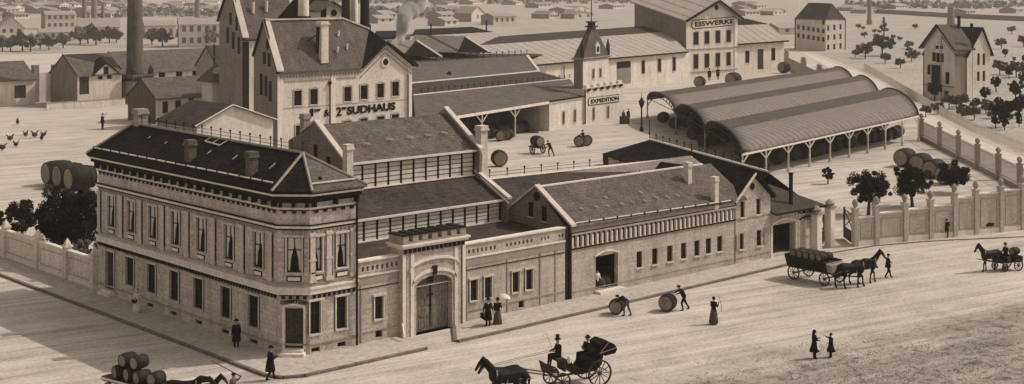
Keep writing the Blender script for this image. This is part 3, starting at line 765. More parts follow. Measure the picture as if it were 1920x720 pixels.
# ================================================================== P  gatekeeper's lodge
Pp = thing('gatekeeper_lodge', 'small gatekeeper lodge with dark carriage arch, sign and hipped roof', 'building', (92.5, Y0, 0))
FP = FR
wp = [((89.85, 92.66, .15, 2.45), 'open', None, False), ((93.85, 94.25, 1.15, 2.45), 'cross', None, True)]
wall(Pp, FP, 89.52, 95.55, 0, 3.4, wp, 'plaster', depth=.5)
c = MB(); pts = [(89.75+3.0*i/10, 2.48+.3*math.sin(math.pi*i/10)) for i in range(11)]
c.fprism(FP, pts+[(x, z+.12) for x, z in reversed(pts)], -.08, .01); c.build('arch_moulding', M['trim'], Pp)
c = MB(); pts = [(93.2+1.9*i/8, 2.45+.2*math.sin(math.pi*i/8)) for i in range(9)]
c.fprism(FP, pts+[(x, z+.1) for x, z in reversed(pts)], -.08, .01); c.build('arch_moulding', M['dark'], Pp)
for x in (89.7, 92.85, 93.15, 94.95, 95.4):
    c = MB(); c.fbox(FP, x-.1, x+.1, 0, 2.5, -.07, .01); c.build('pilaster', M['trim'] if x < 94.5 else M['dark'], Pp)
blind(Pp, FP, 89.55, 95.55, 0, 3.4, 5.5, 'shade_brick')
c = MB(); c.fbox(FP, 92.75, 95.3, 2.9, 3.32, -.09, .01); c.build('sign_board', M['pale'], Pp)
lettering(Pp, FP, 94.02, 2.96, 2.2, .30, 'PORTIER', d=-.12, bold=.04)
z1, z2 = 3.44, 5.0
c = MB(); c.slab([(89.5, 68.6, z1), (96.1, 68.6, z1), (93.2, 72, z2), (89.5, 72, z2)]); c.slab([(96.1, 68.6, z1), (96.1, 75, z1), (93.2, 72, z2)]); c.slab([(96.1, 75, z1), (89.5, 75, z1), (89.5, 72, z2), (93.2, 72, z2)]); c.build('roof', M['tiled'], Pp)
c = MB(); c.box(89.55, 96.1, 68.5, 68.6, z1-.12, z1+.02); c.build('gutter', M['dark'], Pp)
p = hit(1483, 382, Vector((89.5, 68.6, z1)), Vector((0, -(z2-z1), 3.4)).normalized())
c = MB(); c.tube(p-Vector((0, 0, .4)), (p.x, p.y, ztop(p, 324)), .16, n=8); c.lathe([(.22, 0), (.22, .1)], (p.x, p.y, ztop(p, 326)), 8); c.build('chimney', M['iron'], Pp)
# ================================================================== S  the brewhouse
S = thing('brewhouse', 'tall pale brewhouse with steep roof, cross gable and big painted SUDHAUS lettering', 'building', (90, 135, 0))
FS = Fr((0, 135), (1, 0)); SX0, SX1, SD = 87.65, 106.4, 4.7
zE = 11.0
up = [(h, 'cross', 'arch', True) for h in rows(FS, (558.5, 588.5, 652, 682.5, 713.5, 741.5), 7.25, 9.05, 1.05)]
up = []
for u, v0, v1 in ((558.5, 170, 198), (588.5, 167, 196), (652, 163, 190), (682.5, 160, 186), (713.5, 157, 183), (741.5, 153, 180)):
    a_, zt = FS.az(u, v0); _, zb = FS.az(u, v1); up.append(((a_-.52, a_+.52, zb, zt), 'cross', 'arch', True))
lo = []
for u, v0, v1 in ((562, 235, 263), (651, 227, 250), (682, 222, 246), (714, 218, 242), (741, 214, 238)):
    a_, zt = FS.az(u, v0); _, zb = FS.az(u, v1); lo.append(((a_-.55, a_+.55, zb, zt), 'cross', 'arch', True))
gz = 13.75; gx = FS.a(722); gL = FS.a(675)
b = MB(); wallmesh(b, FS, SX0, SX1, 0, zE, [w[0] for w in up+lo], .2)
b.poly([FS.p(gL, zE), FS.p(SX1, zE), FS.p(gx, gz)]); b.build('wall', M['pale'], S)
for w in up+lo: window(S, FS, *w)
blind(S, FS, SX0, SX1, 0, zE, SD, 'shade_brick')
FSl = Fr((SX0, 0), (0, -1)); pk = Vector((SX0, 135+SD*.52, 16.6))
lw = []
for u, v0, v1 in ((491, 138, 178), (500, 143, 180), (508, 152, 190), (497, 98, 120), (506, 100, 125), (503, 72, 92)):
    a_, zt = FSl.az(u, v0); _, zb = FSl.az(u, v1); lw.append(((a_-.26, a_+.26, zb, zt), 'plain', None, False))
FSl2 = Fr((SX0-.08, 0), (0, -1))
c = MB(); c.prism([(SX0-.08, 135, 0), (SX0-.08, 135, zE), tuple(pk+Vector((-.08, 0, 0))), (SX0-.08, 135+SD, 12.6), (SX0-.08, 135+SD, 0)], (.08, 0, 0)); c.build('gable', M['shade_brick'], S)
for w in lw: window(S, FSl2, w[0], 'plain', None, False, deep=-.03)
# roof planes (front slope, right hip, cross gable)
zr2 = pk.z; ry = pk.y
p640 = hit(642, 36, Vector((0, ry, 0)), Vector((0, 1, 0))); A2 = hit(692, 55, Vector((0, ry, 0)), Vector((0, 1, 0)))
G1 = Vector((gL, 134.6, zE)); GP = Vector((gx, 134.6, gz+.1)); G2 = Vector((SX1+.6, 134.6, zE-.1)); lowL = hit(655, 88, Vector((0, 135.6, 0)), Vector((0, 1, 0)))
c = MB(); c.slab([(SX0, 134.6, zE), tuple(G1), tuple(A2), tuple(p640), tuple(pk)], .15); c.slab([tuple(pk), tuple(p640), tuple(A2), (SX1, 135+SD, zE), (SX0, 135+SD, 12.0)], .1)
c.build('roof', M['tile'], S)
c = MB(); c.slab([tuple(G1+Vector((0, 0, .06))), tuple(GP), tuple(A2+Vector((0, 0, .05)))], .1); c.slab([tuple(GP), tuple(G2), (SX1+.4, 135+SD, zE), tuple(A2)], .1); c.build('cross_roof', M['slate'], S)
c = MB(); c.tube(G1, GP, .16, n=4); c.tube(GP, G2, .2, n=4); c.build('barge_board', M['dark'], S)
coping(S, [(SX0+.1, 134.5, zE+.1), (SX0+.1, ry, zr2+.1)], .9)
coping(S, [(SX0, ry, zr2+.05), tuple(p640+Vector((0, 0, .05)))], .35); coping(S, [tuple(p640+Vector((0, 0, .05))), tuple(A2)], .3)
c = MB(); c.tube((SX0-.2, 134.6, zE), (SX0-.2, ry, zr2+.2), .14, n=4); c.tube((SX0-.2, 135+SD, 12.6), (SX0-.2, ry, zr2+.2), .14, n=4); c.build('barge_board', M['dark'], S)
for z0, z1, pr, m_, a0, a1 in ((10.55, 10.85, .15, 'trimd', SX0, gL), (9.85, 9.95, .06, 'trimd', SX0+.9, gL-.5), (10.86, 11.0, .3, 'dark', SX0-.2, gL), (6.95, 7.0, .04, 'trimd', SX0, SX1)):
    c = MB(); c.fbox(FS, a0, a1, z0, z1, -pr, .01); c.build('string_course', M[m_], S)
c = MB()
c.comb(FS, SX0+.2, gL-.1, 10.3, 10.55, 26, .45, -.1, .01)
c.build('dentil_moulding', M['trimd'], S)
for t, m_ in ((.55, 'trimd'), (1.05, 'trimd')):
    c = MB()
    for p_, q_ in (((gL, zE), (gx, gz)), ((gx, gz), (SX1, zE))):
        c.fprism(FS, [(p_[0], p_[1]-t-.12), (q_[0], q_[1]-t-.12), (q_[0], q_[1]-t), (p_[0], p_[1]-t)], -.1, .01)
    c.build('gable_moulding', M[m_], S)
c = MB(); c.lathe([(.62, 0), (.62, .12)], FS.p(gx, FS.az(722, 116)[1], 0), 14, (0, -1, 0)); c.build('round_window', M['trim'], S)
c = MB(); c.lathe([(.38, 0), (.38, .16)], FS.p(gx, FS.az(722, 116)[1], 0), 12, (0, -1, 0)); c.build('round_window', M['glass'], S)
for x in (SX0+.3, FS.a(624), SX1-.35):
    c = MB(); c.fbox(FS, x-.32, x+.32, 0, zE-.2, -.10, .01); c.build('pilaster', M['trim'], S)
c = MB(); xx = FS.a(617); c.tube(FS.p(xx, 2, -.15), FS.p(xx, 9.4, -.15), .07); c.ball(FS.p(xx, 9.5, -.15), .24); c.build('downpipe', M['dark'], S)
c = MB(); xx = FS.a(764); c.tube(FS.p(xx, 2, -.15), FS.p(xx, 9.9, -.15), .07); c.build('downpipe', M['dark'], S)
# lettering
def letter_px(par, Fm, u0, v0, u1, v1, hpx, txt, bold, d=-.06, **kw):
    a0, za = Fm.az(u0, v0); a1, zb = Fm.az(u1, v1); sc = (Fm.az(u0, v0-hpx)[1]-za)
    return lettering(par, Fm, (a0+a1)/2, (za+zb)/2, a1-a0, sc, txt, d, bold, slope=(zb-za)/(a1-a0), **kw)
letter_px(S, FS, 581, 219, 587, 218, 15, '1', .03); letter_px(S, FS, 588, 210, 602, 208, 6, 'ter', .03); letter_px(S, FS, 607, 219, 617, 217, 13, '&', .02)
letter_px(S, FS, 630, 218, 640, 217, 17, '2', .03); letter_px(S, FS, 640, 206, 650, 205, 6, 'ter', .03); letter_px(S, FS, 650, 215.5, 741, 206, 15.5, 'SUDHAUS', .045)
# chimney on the front slope with its iron stay and flue
sn = (Vector(p640)-Vector(G1)).cross(pk-Vector(G1)).normalized()
sn = (Vector((1, 0, 0))).cross(pk-Vector((SX0, 134.6, zE))).normalized()
p = hit(605, 108, Vector((SX0, 134.6, zE)), sn); stack(S, (p.x, p.y, p.z), ztop(p, 40), .95, m='pale')
p2 = hit(595, 100, Vector((SX0, 134.6, zE)), sn)
c = MB(); c.tube(p2, (p2.x, p2.y-.2, ztop(p2, 50)), .22, n=7); q = hit(576, 78, Vector((SX0, 134.6, zE)), sn); c.tube(q, (p2.x, p2.y-.3, ztop(p2, 62)), .07, n=4); c.build('flue_pipe', M['iron'], S)
for u, v in ((632, 98), (650, 92), (634, 68)):
    q = hit(u, v, Vector((SX0, 134.6, zE)), sn); c = MB(); c.tube(q, q+Vector((.05, -.1, .6)), .12, n=5); c.build('roof_hook', M['trim'], S)

# ---- higher malt kiln behind on the left
S2 = thing('malt_kiln', 'tall old gabled building with narrow windows behind the brewhouse', 'building', (111, 178, 0))
F2 = Fr((0, 178), (1, 0)); a0 = F2.a(455); a1 = F2.a(556); z2e = 12.6; dp = 6.2
ws = []
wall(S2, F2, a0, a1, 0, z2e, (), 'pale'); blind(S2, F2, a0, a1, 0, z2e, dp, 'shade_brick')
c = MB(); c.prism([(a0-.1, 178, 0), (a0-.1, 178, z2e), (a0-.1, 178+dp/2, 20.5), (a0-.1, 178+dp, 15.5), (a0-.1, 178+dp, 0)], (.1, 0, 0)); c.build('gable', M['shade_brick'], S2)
FL2 = Fr((a0-.1, 0), (0, -1))
for u, v0, v1 in ((432.5, 24, 46), (444, 31, 57), (427, 52, 80), (437.5, 60, 92), (448, 70, 101), (440, 0, 10)):
    x_, zt = FL2.az(u, v0); _, zb = FL2.az(u, v1); window(S2, FL2, (x_-.32, x_+.32, zb, zt), 'plain', None, False, deep=-.03)
c = MB(); c.slab([(a0, 177.5, z2e), (a1, 177.5, z2e), (a1, 178+dp/2, 20.4), (a0, 178+dp/2, 20.4)], .2); c.slab([(a1, 179+dp, 15), (a0, 179+dp, 15), (a0, 178+dp/2, 20.4), (a1, 178+dp/2, 20.4)], .2); c.build('roof', M['tile'], S2)
coping(S2, [(a0+.1, 177.3, z2e+.1), (a0+.1, 178+dp/2, 20.5)], 1.0)
c = MB(); c.tube((a0-.2, 178+dp, 15.5), (a0-.2, 178+dp/2, 20.6), .2, n=4); c.build('barge_board', M['dark'], S2)
c = MB(); c.fbox(F2, a0, a1, z2e-.35, z2e-.05, -.35, .01); c.build('cornice', M['dark'], S2)
c = MB(); c.fbox(F2, a0, a0+1.0, 0, z2e-.5, -.1, .01); c.build('pilaster', M['dark'], S2)
for u, v in ((474, 25), (499, 22)):
    q = hit(u, v, Vector((a0, 177.5, z2e)), Vector((0, -(20.4-z2e), dp/2+.5)).normalized()); c = MB(); c.tube(q, q+Vector((0, -.1, 1.6)), .22, n=5); c.build('roof_vent', M['pale'], S2)

# ---- black roofed boiler house with its white lantern, between them
S3 = thing('boiler_house', 'black roofed boiler house rising behind the brewhouse ridge', 'building', (108, 158, 0))
F3 = Fr((0, 147), (1, 0)); x0, x1 = F3.a(556), F3.a(640)
c = MB(); c.box(x0+.4, x1, 147, 155, 0, 13.5); c.build('wall', M['shade_brick'], S3)
q0, q1 = F3.a(575, 4), F3.a(604, 4)
cs = [(x0, 146.6, 13.6), (x1+.4, 146.6, 13.6), (x1+.4, 155.4, 13.6), (x0, 155.4, 13.6)]; rr = [(q0, 151, 20.5), (q1, 151, 20.5)]
c = MB(); c.slab([cs[0], cs[1], rr[1], rr[0]], .2); c.slab([cs[3], cs[0], rr[0]], .2); c.slab([cs[1], cs[2], rr[1]], .2); c.slab([cs[2], cs[3], rr[0], rr[1]], .2)
c.build('roof', M['slate'], S3)
T = thing('lantern_house', 'small white gabled house front with round dark window showing over the brewhouse ridge', 'building', (112, 146, 0))
F4 = Fr((0, 146), (1, 0)); l0, l1 = F4.a(601), F4.a(643); zt = F4.az(620, 18)[1]; zp = F4.az(622, 4)[1]
wall(T, F4, l0, l1, 0, zt, (), 'pale', gable=((l0+l1)/2, zp)); blind(T, F4, l0, l1, 0, zt, 5, 'pale')
c = MB(); m_ = (l0+l1)/2; c.slab([(l0-.4, 145.5, zt-.1), (m_, 145.5, zp+.15), (m_, 151, zp+.15), (l0-.4, 151, zt-.1)]); c.slab([(m_, 145.5, zp+.15), (l1+.4, 145.5, zt-.1), (l1+.4, 151, zt-.1), (m_, 151, zp+.15)]); c.build('roof', M['tile'], T)
q = F4.az(626, 24); c = MB(); c.lathe([(.42, 0), (.42, .1)], F4.p(q[0], q[1]), 10, (0, -1, 0)); c.build('round_window', M['glass'], T)
q = F4.az(608, 25); window(T, F4, (q[0]-.5, q[0]+.3, q[1]-.5, q[1]+.6), 'plain', None, True, deep=-.03)
# ---- boiler chimneys
for u, vb, r_, yy, m_, lab in ((569, 34, .62, 141, 'pale', 'pale round chimney rising left of the white lantern house'), (648, 44, .5, 142, 'cask', 'dark round chimney just right of the white lantern house, the left of a close pair'), (663, 48, .5, 143, 'pale', 'grey round chimney between two darker chimneys over the brewhouse roof'), (684, 50, .55, 141, 'dark', 'black banded round chimney, rightmost above the brewhouse roof')):
    Fy = Fr((0, yy), (1, 0)); x = Fy.a(u); zb = Fy.az(u, vb)[1]
    t = thing('boiler_chimney', lab, 'chimney', (x, yy, 0), group='boiler chimneys behind the brewhouse')
    c = MB(); c.lathe([(r_*1.35, 0), (r_*1.3, zb), (r_*1.05, zb+.3), (r_*.85, zb+9)], (x, yy, 0), 12); c.build('shaft', M[m_], t, True)
    c = MB(); c.lathe([(r_*1.38, zb-.2), (r_*1.38, zb+.25)], (x, yy, 0), 12); c.lathe([(r_*1.05, zb+9.0), (r_*1.05, zb+9.5)], (x, yy, 0), 12); c.build('band', M['dark'], t)

# ================================================================== the great factory chimney
p = G(253, 193)
Ch = thing('factory_chimney', 'great tall factory chimney on a square plinth with cornice and corner turrets', 'chimney', p)
def at(u, v): return (v+0, u)
zc = ztop(p, 140); ang = R(20)
c = MB(Matrix.Translation(p) @ Matrix.Rotation(R(12), 4, 'Z'))
hw_ = 1.95
c.box(-hw_, hw_, -hw_, hw_, 0, zc-.5); c.build('plinth', M['trimd'], Ch)
c = MB(Matrix.Translation(p) @ Matrix.Rotation(R(12), 4, 'Z')); c.box(-hw_*.5, hw_*.35, -hw_-.08, -hw_+.02, .6, zc-1.3); c.build('panel', M['pale'], Ch)
c = MB(Matrix.Translation(p) @ Matrix.Rotation(R(12), 4, 'Z'))
c.box(-hw_-.25, hw_+.25, -hw_-.25, hw_+.25, zc-.5, zc-.2); c.box(-hw_-.45, hw_+.45, -hw_-.45, hw_+.45, zc-.2, zc+.1)
c.build('cornice', M['tile'], Ch)
c = MB(Matrix.Translation(p) @ Matrix.Rotation(R(12), 4, 'Z'))
for i in range(7): c.box(-hw_+.1+i*.58, -hw_+.4+i*.58, -hw_-.42, -hw_, zc-.95, zc-.5); c.box(-hw_-.42, -hw_, -hw_+.1+i*.58, -hw_+.4+i*.58, zc-.95, zc-.5)
c.build('bracket_moulding', M['dark'], Ch)
for sx in (-1, 1):
    for sy in (-1, 1):
        c = MB(Matrix.Translation(p) @ Matrix.Rotation(R(12), 4, 'Z')); c.lathe([(.5, zc), (.5, zc+.9), (.02, zc+1.7)], (sx*hw_*.95, sy*hw_*.95, 0), 8); c.build('turret', M['tiled'], Ch)
c = MB(); c.lathe([(1.55, zc), (1.42, zc+.5), (1.30, zc+8), (1.05, zc+24)], p, 20); c.build('shaft', M['tile'], Ch, True)

# ================================================================== K  goods canopy and dispatch office
FE = fpx(1033, 245, 1155, 222)
FE = Fr(FE.o, FE.e)
K = thing('goods_canopy', 'long open goods canopy with pale front edge on branching posts over dark stacked casks', 'canopy', FE.p(-12, 0, 0))
ka0, ka1 = FE.a(778), FE.a(1094)
ke = 4.45
def kz(v, u, d): return FE.az(u, v, d)[1]
zf0, zf1 = kz(222, 830, 0), kz(180, 1094, 0)
zb0, zb1 = kz(178, 778, 9), kz(148, 1068, 9); kb1 = FE.a(1068, 9)
c = MB(); c.slab([FE.p(ka0, zf0, -.1), FE.p(ka1, zf1, -.1), FE.p(kb1, zb1, 9), FE.p(FE.a(775, 9), zb0, 9)], .15); c.build('roof', M['tile'], K)
c = MB(); c.prism([FE.p(ka0, zf0-.32, -.14), FE.p(ka1, zf1-.32, -.14), FE.p(ka1, zf1+.02, -.14), FE.p(ka0, zf0+.02, -.14)], FE.n*.12); c.build('fascia', M['trim'], K)
c = MB(); c.tube(FE.p(FE.a(775, 9), zb0, 9), FE.p(kb1, zb1, 9), .14, n=4); c.build('ridge_tiles', M['trim'], K)
railing(K, FE.p(FE.a(790, 9), zb0, 9), FE.p(kb1, zb1, 9), 1.6, .6, .04)
# dark flat roof behind ridge
d2 = 17
z20, z21 = kz(155, 775, d2), kz(133, 1008, d2)
c = MB(); c.slab([FE.p(FE.a(775, 9.1), zb0-.25, 9.1), FE.p(kb1+.3, zb1-.25, 9.1), FE.p(FE.a(1010, d2), z21-.1, d2), FE.p(FE.a(775, d2), z20-.1, d2)], .12); c.build('roof', M['tiled'], K)
c = MB(); c.poly([FE.p(ka0, 0, 9), FE.p(kb1, 0, 9), FE.p(kb1, zb1-.3, 9), FE.p(ka0, zb0-.3, 9)]); c.poly([FE.p(FE.a(1010), 0, 0), FE.p(FE.a(1010), 0, 9), FE.p(FE.a(1010), zf1-.2, 9), FE.p(FE.a(1010), zf1-.2, 0)]); c.build('wall', M['shade_brick'], K)
for u in (790, 842, 905, 967):
    x = FE.a(u); zz = zf0+(zf1-zf0)*(x-ka0)/(ka1-ka0)-.3
    c = MB(); c.tube(FE.p(x, 0, .1), FE.p(x, zz, .1), .13, n=6); c.tube(FE.p(x, 0, .1), FE.p(x, .5, .1), .22, n=6)
    for s_ in (-1, 1): c.tube(FE.p(x, zz-1.1, .1), FE.p(x+s_*1.3, zz-.05, .1), .08, n=4)
    c.build('post', M['pale'], K)
# dispatch office
X = thing('dispatch_office', 'pale dispatch office with spired tower, battlements and long oval sign', 'building', FE.p(5, 0, 0))
d0_ = FE.a(1030); d1_ = FE.a(1094); d2_ = FE.a(1166)
def winpx(Fm, u, v0, v1, w, kind='cross', hood='arch', sill=True):
    x_, zt = Fm.az(u, v0); _, zb = Fm.az(u, v1); return ((x_-w/2, x_+w/2, zb, zt), kind, hood, sill)
zl = FE.az(1060, 186)[1]
wall(X, FE, d0_, d1_, 0, zl, [winpx(FE, 1056.5, 210, 232, .62), winpx(FE, 1078, 206, 229, .62)], 'pale')
c = MB(); c.fbox(FE, d0_-.2, d1_, zl-.05, zl+.12, -.25, 3); c.build('eaves_board', M['dark'], X)
blind(X, FE, d0_, d1_, 0, zl, 9, 'pale')
ztw = FE.az(1130, 162)[1]
FX = FE.back(-.25)
wall(X, FX, d1_, d2_, 0, ztw, [winpx(FX, 1113, 203, 225, .62), winpx(FX, 1140, 200, 221, .62)], 'pale'); blind(X, FX, d1_, d2_, 0, ztw, 6, 'pale')
c = MB(); n = 6; w = (d2_-d1_)/n
c.fbox(FX, d1_-.1, d2_+.1, ztw-.05, ztw+.1, -.15, .5)
for i in range(n): c.fbox(FX, d1_+w*(i+.15), d1_+w*(i+.68), ztw+.1, ztw+.55, -.1, .4)
c.build('battlement_edging', M['trim'], X)
c = MB()
c.comb(FX, d1_, d2_, ztw-.35, ztw+.05, n, .45, -.17, .02)
c.build('corbel_moulding', M['dark'], X)
c = MB(); c.fbox(FX, d1_-.05, d1_+.1, .1, ztw, -.1, .02); c.build('downpipe', M['dark'], X)
# sign: rounded board
def oval_sign(par, Fm, u0, v0, u1, v1, h, txt, m='pale'):
    a0, za = Fm.az(u0, v0); a1, zb = Fm.az(u1, v1); sl = (zb-za)/(a1-a0); n = 8; r = h/2
    for rr, dd, mm in ((r, -.08, 'dark'), (r*.84, -.11, m)):
        pts = [(a1-r+rr*math.cos(-math.pi/2+math.pi*i/n), zb+rr*math.sin(-math.pi/2+math.pi*i/n)) for i in range(n+1)] + [(a0+r+rr*math.cos(math.pi/2+math.pi*i/n), za+rr*math.sin(math.pi/2+math.pi*i/n)) for i in range(n+1)]
        c = MB(); c.fprism(Fm, pts, dd, .01); c.build('sign_board' if mm != 'dark' else 'sign_border', M[mm], par)
    lettering(par, Fm, (a0+a1)/2, (za+zb)/2-h*.27, (a1-a0)*.86, h*.54, txt, d=-.14, bold=.03, slope=sl)
oval_sign(X, FX, 1102, 191, 1163, 183, 1.15, 'EXPEDITION')
# upper tower
FT = FE.back(.6); t0, t1 = FT.a(1093), FT.a(1141); zc1 = FT.az(1117, 110)[1]
wall(X, FT, t0, t1, ztw-.5, zc1, [winpx(FT, 1112.5, 130, 147, .6), winpx(FT, 1126, 129, 144, .6)], 'pale')
b = MB(); tw = 1.5
for q in ((t0, .0, t0, tw), (t1, 0, t1, tw)): b.poly([FT.p(q[0], ztw-.5, q[1]), FT.p(q[2], ztw-.5, q[3]), FT.p(q[2], zc1, q[3]), FT.p(q[0], zc1, q[1])])
b.poly([FT.p(t0, ztw-.5, tw), FT.p(t1, ztw-.5, tw), FT.p(t1, zc1, tw), FT.p(t0, zc1, tw)]); b.build('wall', M['shade_brick'], X)
c = MB(); c.fbox(FT, t0-.2, t1+.2, zc1, zc1+.15, -.2, tw+.2); c.fbox(FT, t0-.3, t1+.3, zc1+.15, zc1+.3, -.3, tw+.3); c.build('cornice', M['trimd'], X)
zs = FT.az(1117, 42)[1]; m0, m1 = (t0+t1)/2-.55, (t0+t1)/2+.55
c = MB(); base = [FT.p(t0-.05, zc1+.3, -.05), FT.p(t1+.05, zc1+.3, -.05), FT.p(t1+.05, zc1+.3, tw+.05), FT.p(t0-.05, zc1+.3, tw+.05)]; top = [FT.p(m0, zs-.7, tw/2-.35), FT.p(m1, zs-.7, tw/2-.35), FT.p(m1, zs-.7, tw/2+.35), FT.p(m0, zs-.7, tw/2+.35)]
c.add(base+top, [[0, 1, 5, 4], [1, 2, 6, 5], [2, 3, 7, 6], [3, 0, 4, 7], [4, 5, 6, 7]]); c.build('spire', M['tile'], X)
c = MB(); c.fbox(FT, m0-.2, m1+.2, zs-.72, zs-.5, tw/2-.7, tw/2+.7); c.fbox(FT, m0, m1, zs-.5, zs, tw/2-.35, tw/2+.35); c.fbox(FT, m0-.15, m1+.15, zs, zs+.14, tw/2-.65, tw/2+.65); c.build('spire_cap', M['tiled'], X)
c = MB(); q = FT.p((t0+t1)/2, zs, tw/2); c.tube(q, q+Vector((0, 0, 6)), .08); c.build('flagpole', M['iron'], X)
# dormer of the spire
c = MB(); x_, z_ = FT.az(1120, 92); c.fprism(FT, [(x_-.65, z_-.7), (x_+.65, z_-.7), (x_+.65, z_+.5), (x_, z_+1.1), (x_-.65, z_+.5)], -.1, 1.4); o = c.build('dormer', M['pale'], X)
c = MB(); c.fbox(FT, x_-.3, x_+.3, z_-.4, z_+.4, -.16, -.05); c.build('window', M['glass'], o)
for s_ in (-1, 1):
    c = MB(); c.lathe([(.3, zc1+.3), (.3, zc1+1.8), (.02, zc1+2.9)], FT.p(t1 if s_ > 0 else t0, 0, .1)*1.0, 6); c.build('pinnacle', M['tiled'], X)
# ---- second and third roofs behind the canopy
W2 = thing('cooling_house', 'wide grey roofed cooling house with railing, behind the goods canopy', 'building', FE.p(-5, 0, 22))
da_, db_ = 17.5, 27
za, zb = kz(155, 775, da_), kz(133, 1010, da_); zc_, zd = kz(117, 775, db_), kz(104, 990, db_)
c = MB(); c.slab([FE.p(FE.a(770, da_), za, da_), FE.p(FE.a(1010, da_), zb, da_), FE.p(FE.a(988, db_), zd, db_), FE.p(FE.a(765, db_), zc_, db_)], .15); c.build('roof', M['tile'], W2)
coping(W2, [FE.p(FE.a(1010, da_), zb, da_), FE.p(FE.a(988, db_), zd, db_)], .5)
c = MB(); c.tube(FE.p(FE.a(770, da_), za, da_-.1), FE.p(FE.a(1010, da_), zb, da_-.1), .15, n=4); c.build('gutter', M['trim'], W2)
railing(W2, FE.p(FE.a(790, db_), zc_, db_), FE.p(FE.a(988, db_), zd, db_), 2.0, .8, .05)
c = MB(); c.prism([FE.p(FE.a(770, da_), 0, da_+.2), FE.p(FE.a(1010, da_)-.2, 0, da_+.2), FE.p(FE.a(1060, 38), 0, 40), FE.p(FE.a(765, 40), 0, 40)], (0, 0, min(za, zb)-.3)); c.build('wall', M['shade_brick'], W2)
c = MB(); c.slab([FE.p(FE.a(765, db_+.1), zc_-.2, db_+.1), FE.p(FE.a(990, db_), zd-.2, db_+.1), FE.p(FE.a(1065, 33), kz(97, 1062, 34), 34), FE.p(FE.a(1010, 38), kz(92, 1000, 38), 38), FE.p(FE.a(755, 38), kz(98, 760, 38), 38)], .12); c.build('roof', M['tiled'], W2)
q = hit(842, 138, FE.p(FE.a(770, da_), za, da_), (FE.p(FE.a(765, db_), zc_, db_)-FE.p(FE.a(770, da_), za, da_)).cross(FE.e).normalized()); c = MB(); c.ball(q, .35); c.build('roof_vent', M['dark'], W2)
W3 = thing('fermenting_house', 'pale roofed hall with two black sawtooth gables beyond the cooling house', 'building', FE.p(0, 0, 45))
dc, dd_ = 38.5, 52
c = MB(); c.slab([FE.p(FE.a(760, dc), kz(100, 760, dc), dc), FE.p(FE.a(1010, dc), kz(90, 1000, dc), dc), FE.p(FE.a(925, dd_), kz(60, 925, dd_), dd_), FE.p(FE.a(770, dd_), kz(68, 770, dd_), dd_)], .15); c.build('roof', M['roofpale'], W3)
c = MB(); zlow = kz(100, 760, dc); c.prism([FE.p(FE.a(760, dc), 0, dc+.3), FE.p(FE.a(1008, dc), 0, dc+.3), FE.p(FE.a(925, dd_), 0, dd_), FE.p(FE.a(770, dd_), 0, dd_)], (0, 0, zlow-.5)); c.build('wall', M['shade_brick'], W3)
for ua, up_, ub, va, vp, vb in ((755, 780, 828, 98, 75, 106), (857, 872, 919, 92, 68, 98)):
    # cross gable: black face to the left, pale coping down the right
    f_ = 29.5
    pA, pP, pB = FE.p(FE.a(ua, f_), kz(va+6, ua, f_), f_), FE.p(FE.a(up_, f_), kz(vp, up_, f_), f_), FE.p(FE.a(ub, f_), kz(vb, ub, f_), f_)
    back = FE.n*10
    c = MB(); c.poly([pA, pP, pB]); c.build('sawtooth_gable', M['dark'], W3)
    c = MB(); c.slab([pP, pB, pB+back, pP+back], .12); c.slab([pA, pP, pP+back, pA+back], .12); c.build('sawtooth_roof', M['roofpale'], W3)
    c = MB(); c.tube(pP, pB, .2, n=4); c.build('barge_board', M['trim'], W3)
c = MB()
dz = 53
c.slab([FE.p(FE.a(772, dz), kz(67, 772, dz), dz), FE.p(FE.a(926, dz), kz(60, 926, dz), dz), FE.p(FE.a(885, dz+8), kz(50, 885, dz+8), dz+8), FE.p(FE.a(778, dz+8), kz(55, 778, dz+8), dz+8)], .15)
c.slab([FE.p(FE.a(700, dz), kz(70, 700, dz), dz), FE.p(FE.a(758, dz), kz(68, 758, dz), dz), FE.p(FE.a(752, dz+6), kz(57, 752, dz+6), dz+6), FE.p(FE.a(705, dz+6), kz(58, 705, dz+6), dz+6)], .15)
c.build('lantern_roof', M['slate'], W3)
c = MB(); c.prism([FE.p(FE.a(700, dz), 0, dz+.3), FE.p(FE.a(925, dz), 0, dz+.3), FE.p(FE.a(885, dz+8), 0, dz+8), FE.p(FE.a(705, dz+6), 0, dz+8)], (0, 0, kz(70, 772, dz))); c.build('wall', M['tile'], W3)
for u, v, vt in ((808, 62, 44), (912, 58, 38), (758, 66, 50)):
    q = FE.p(FE.a(u, dz), kz(v, u, dz), dz); c = MB(); c.tube(q-Vector((0, 0, .5)), (q.x, q.y, ztop(q, vt)), .14, n=5); c.build('vent_pipe', M['dark'], W3)

# ================================================================== ice works
Q0, Q1 = G(1010, 121, 6.0), G(1285, 97, 6.0)
FM = Fr(Q0, Q1-Q0); Lh = (Q1-Q0).length
Mh = thing('ice_store', 'long ice store with pale seamed sheet roof, tall boarded door and dark ridge lantern', 'building', Q0*Vector((1, 1, 0)) if False else (Q0.x, Q0.y, 0))
ws = [winpx(FM, u, v0, v1, 1.25, 'cross', 'arch') for u, v0, v1 in ((1206, 113, 138), (1236.5, 110, 135), (1264, 107, 133))]
dx0, dz1 = FM.az(1156, 116); dx1, _ = FM.az(1183, 116)
wall(Mh, FM, -16, Lh+2, 0, 6.0, ws+[((dx0, dx1, FM.az(1170, 158)[1] if FM.az(1170, 158)[1] > .1 else .1, dz1), 'plain', None, False)], 'pale')
c = MB(); c.fbox(FM, dx0+.05, dx1-.05, .1, dz1-1.3, .02, .1); c.build('door', M['woodgrey'], Mh)
rb = 11
zrb = [FM.az(990, 79, rb)[1], FM.az(1255, 59, rb)[1]]
A0_, A1_ = FM.a(985, rb), FM.a(1250, rb)
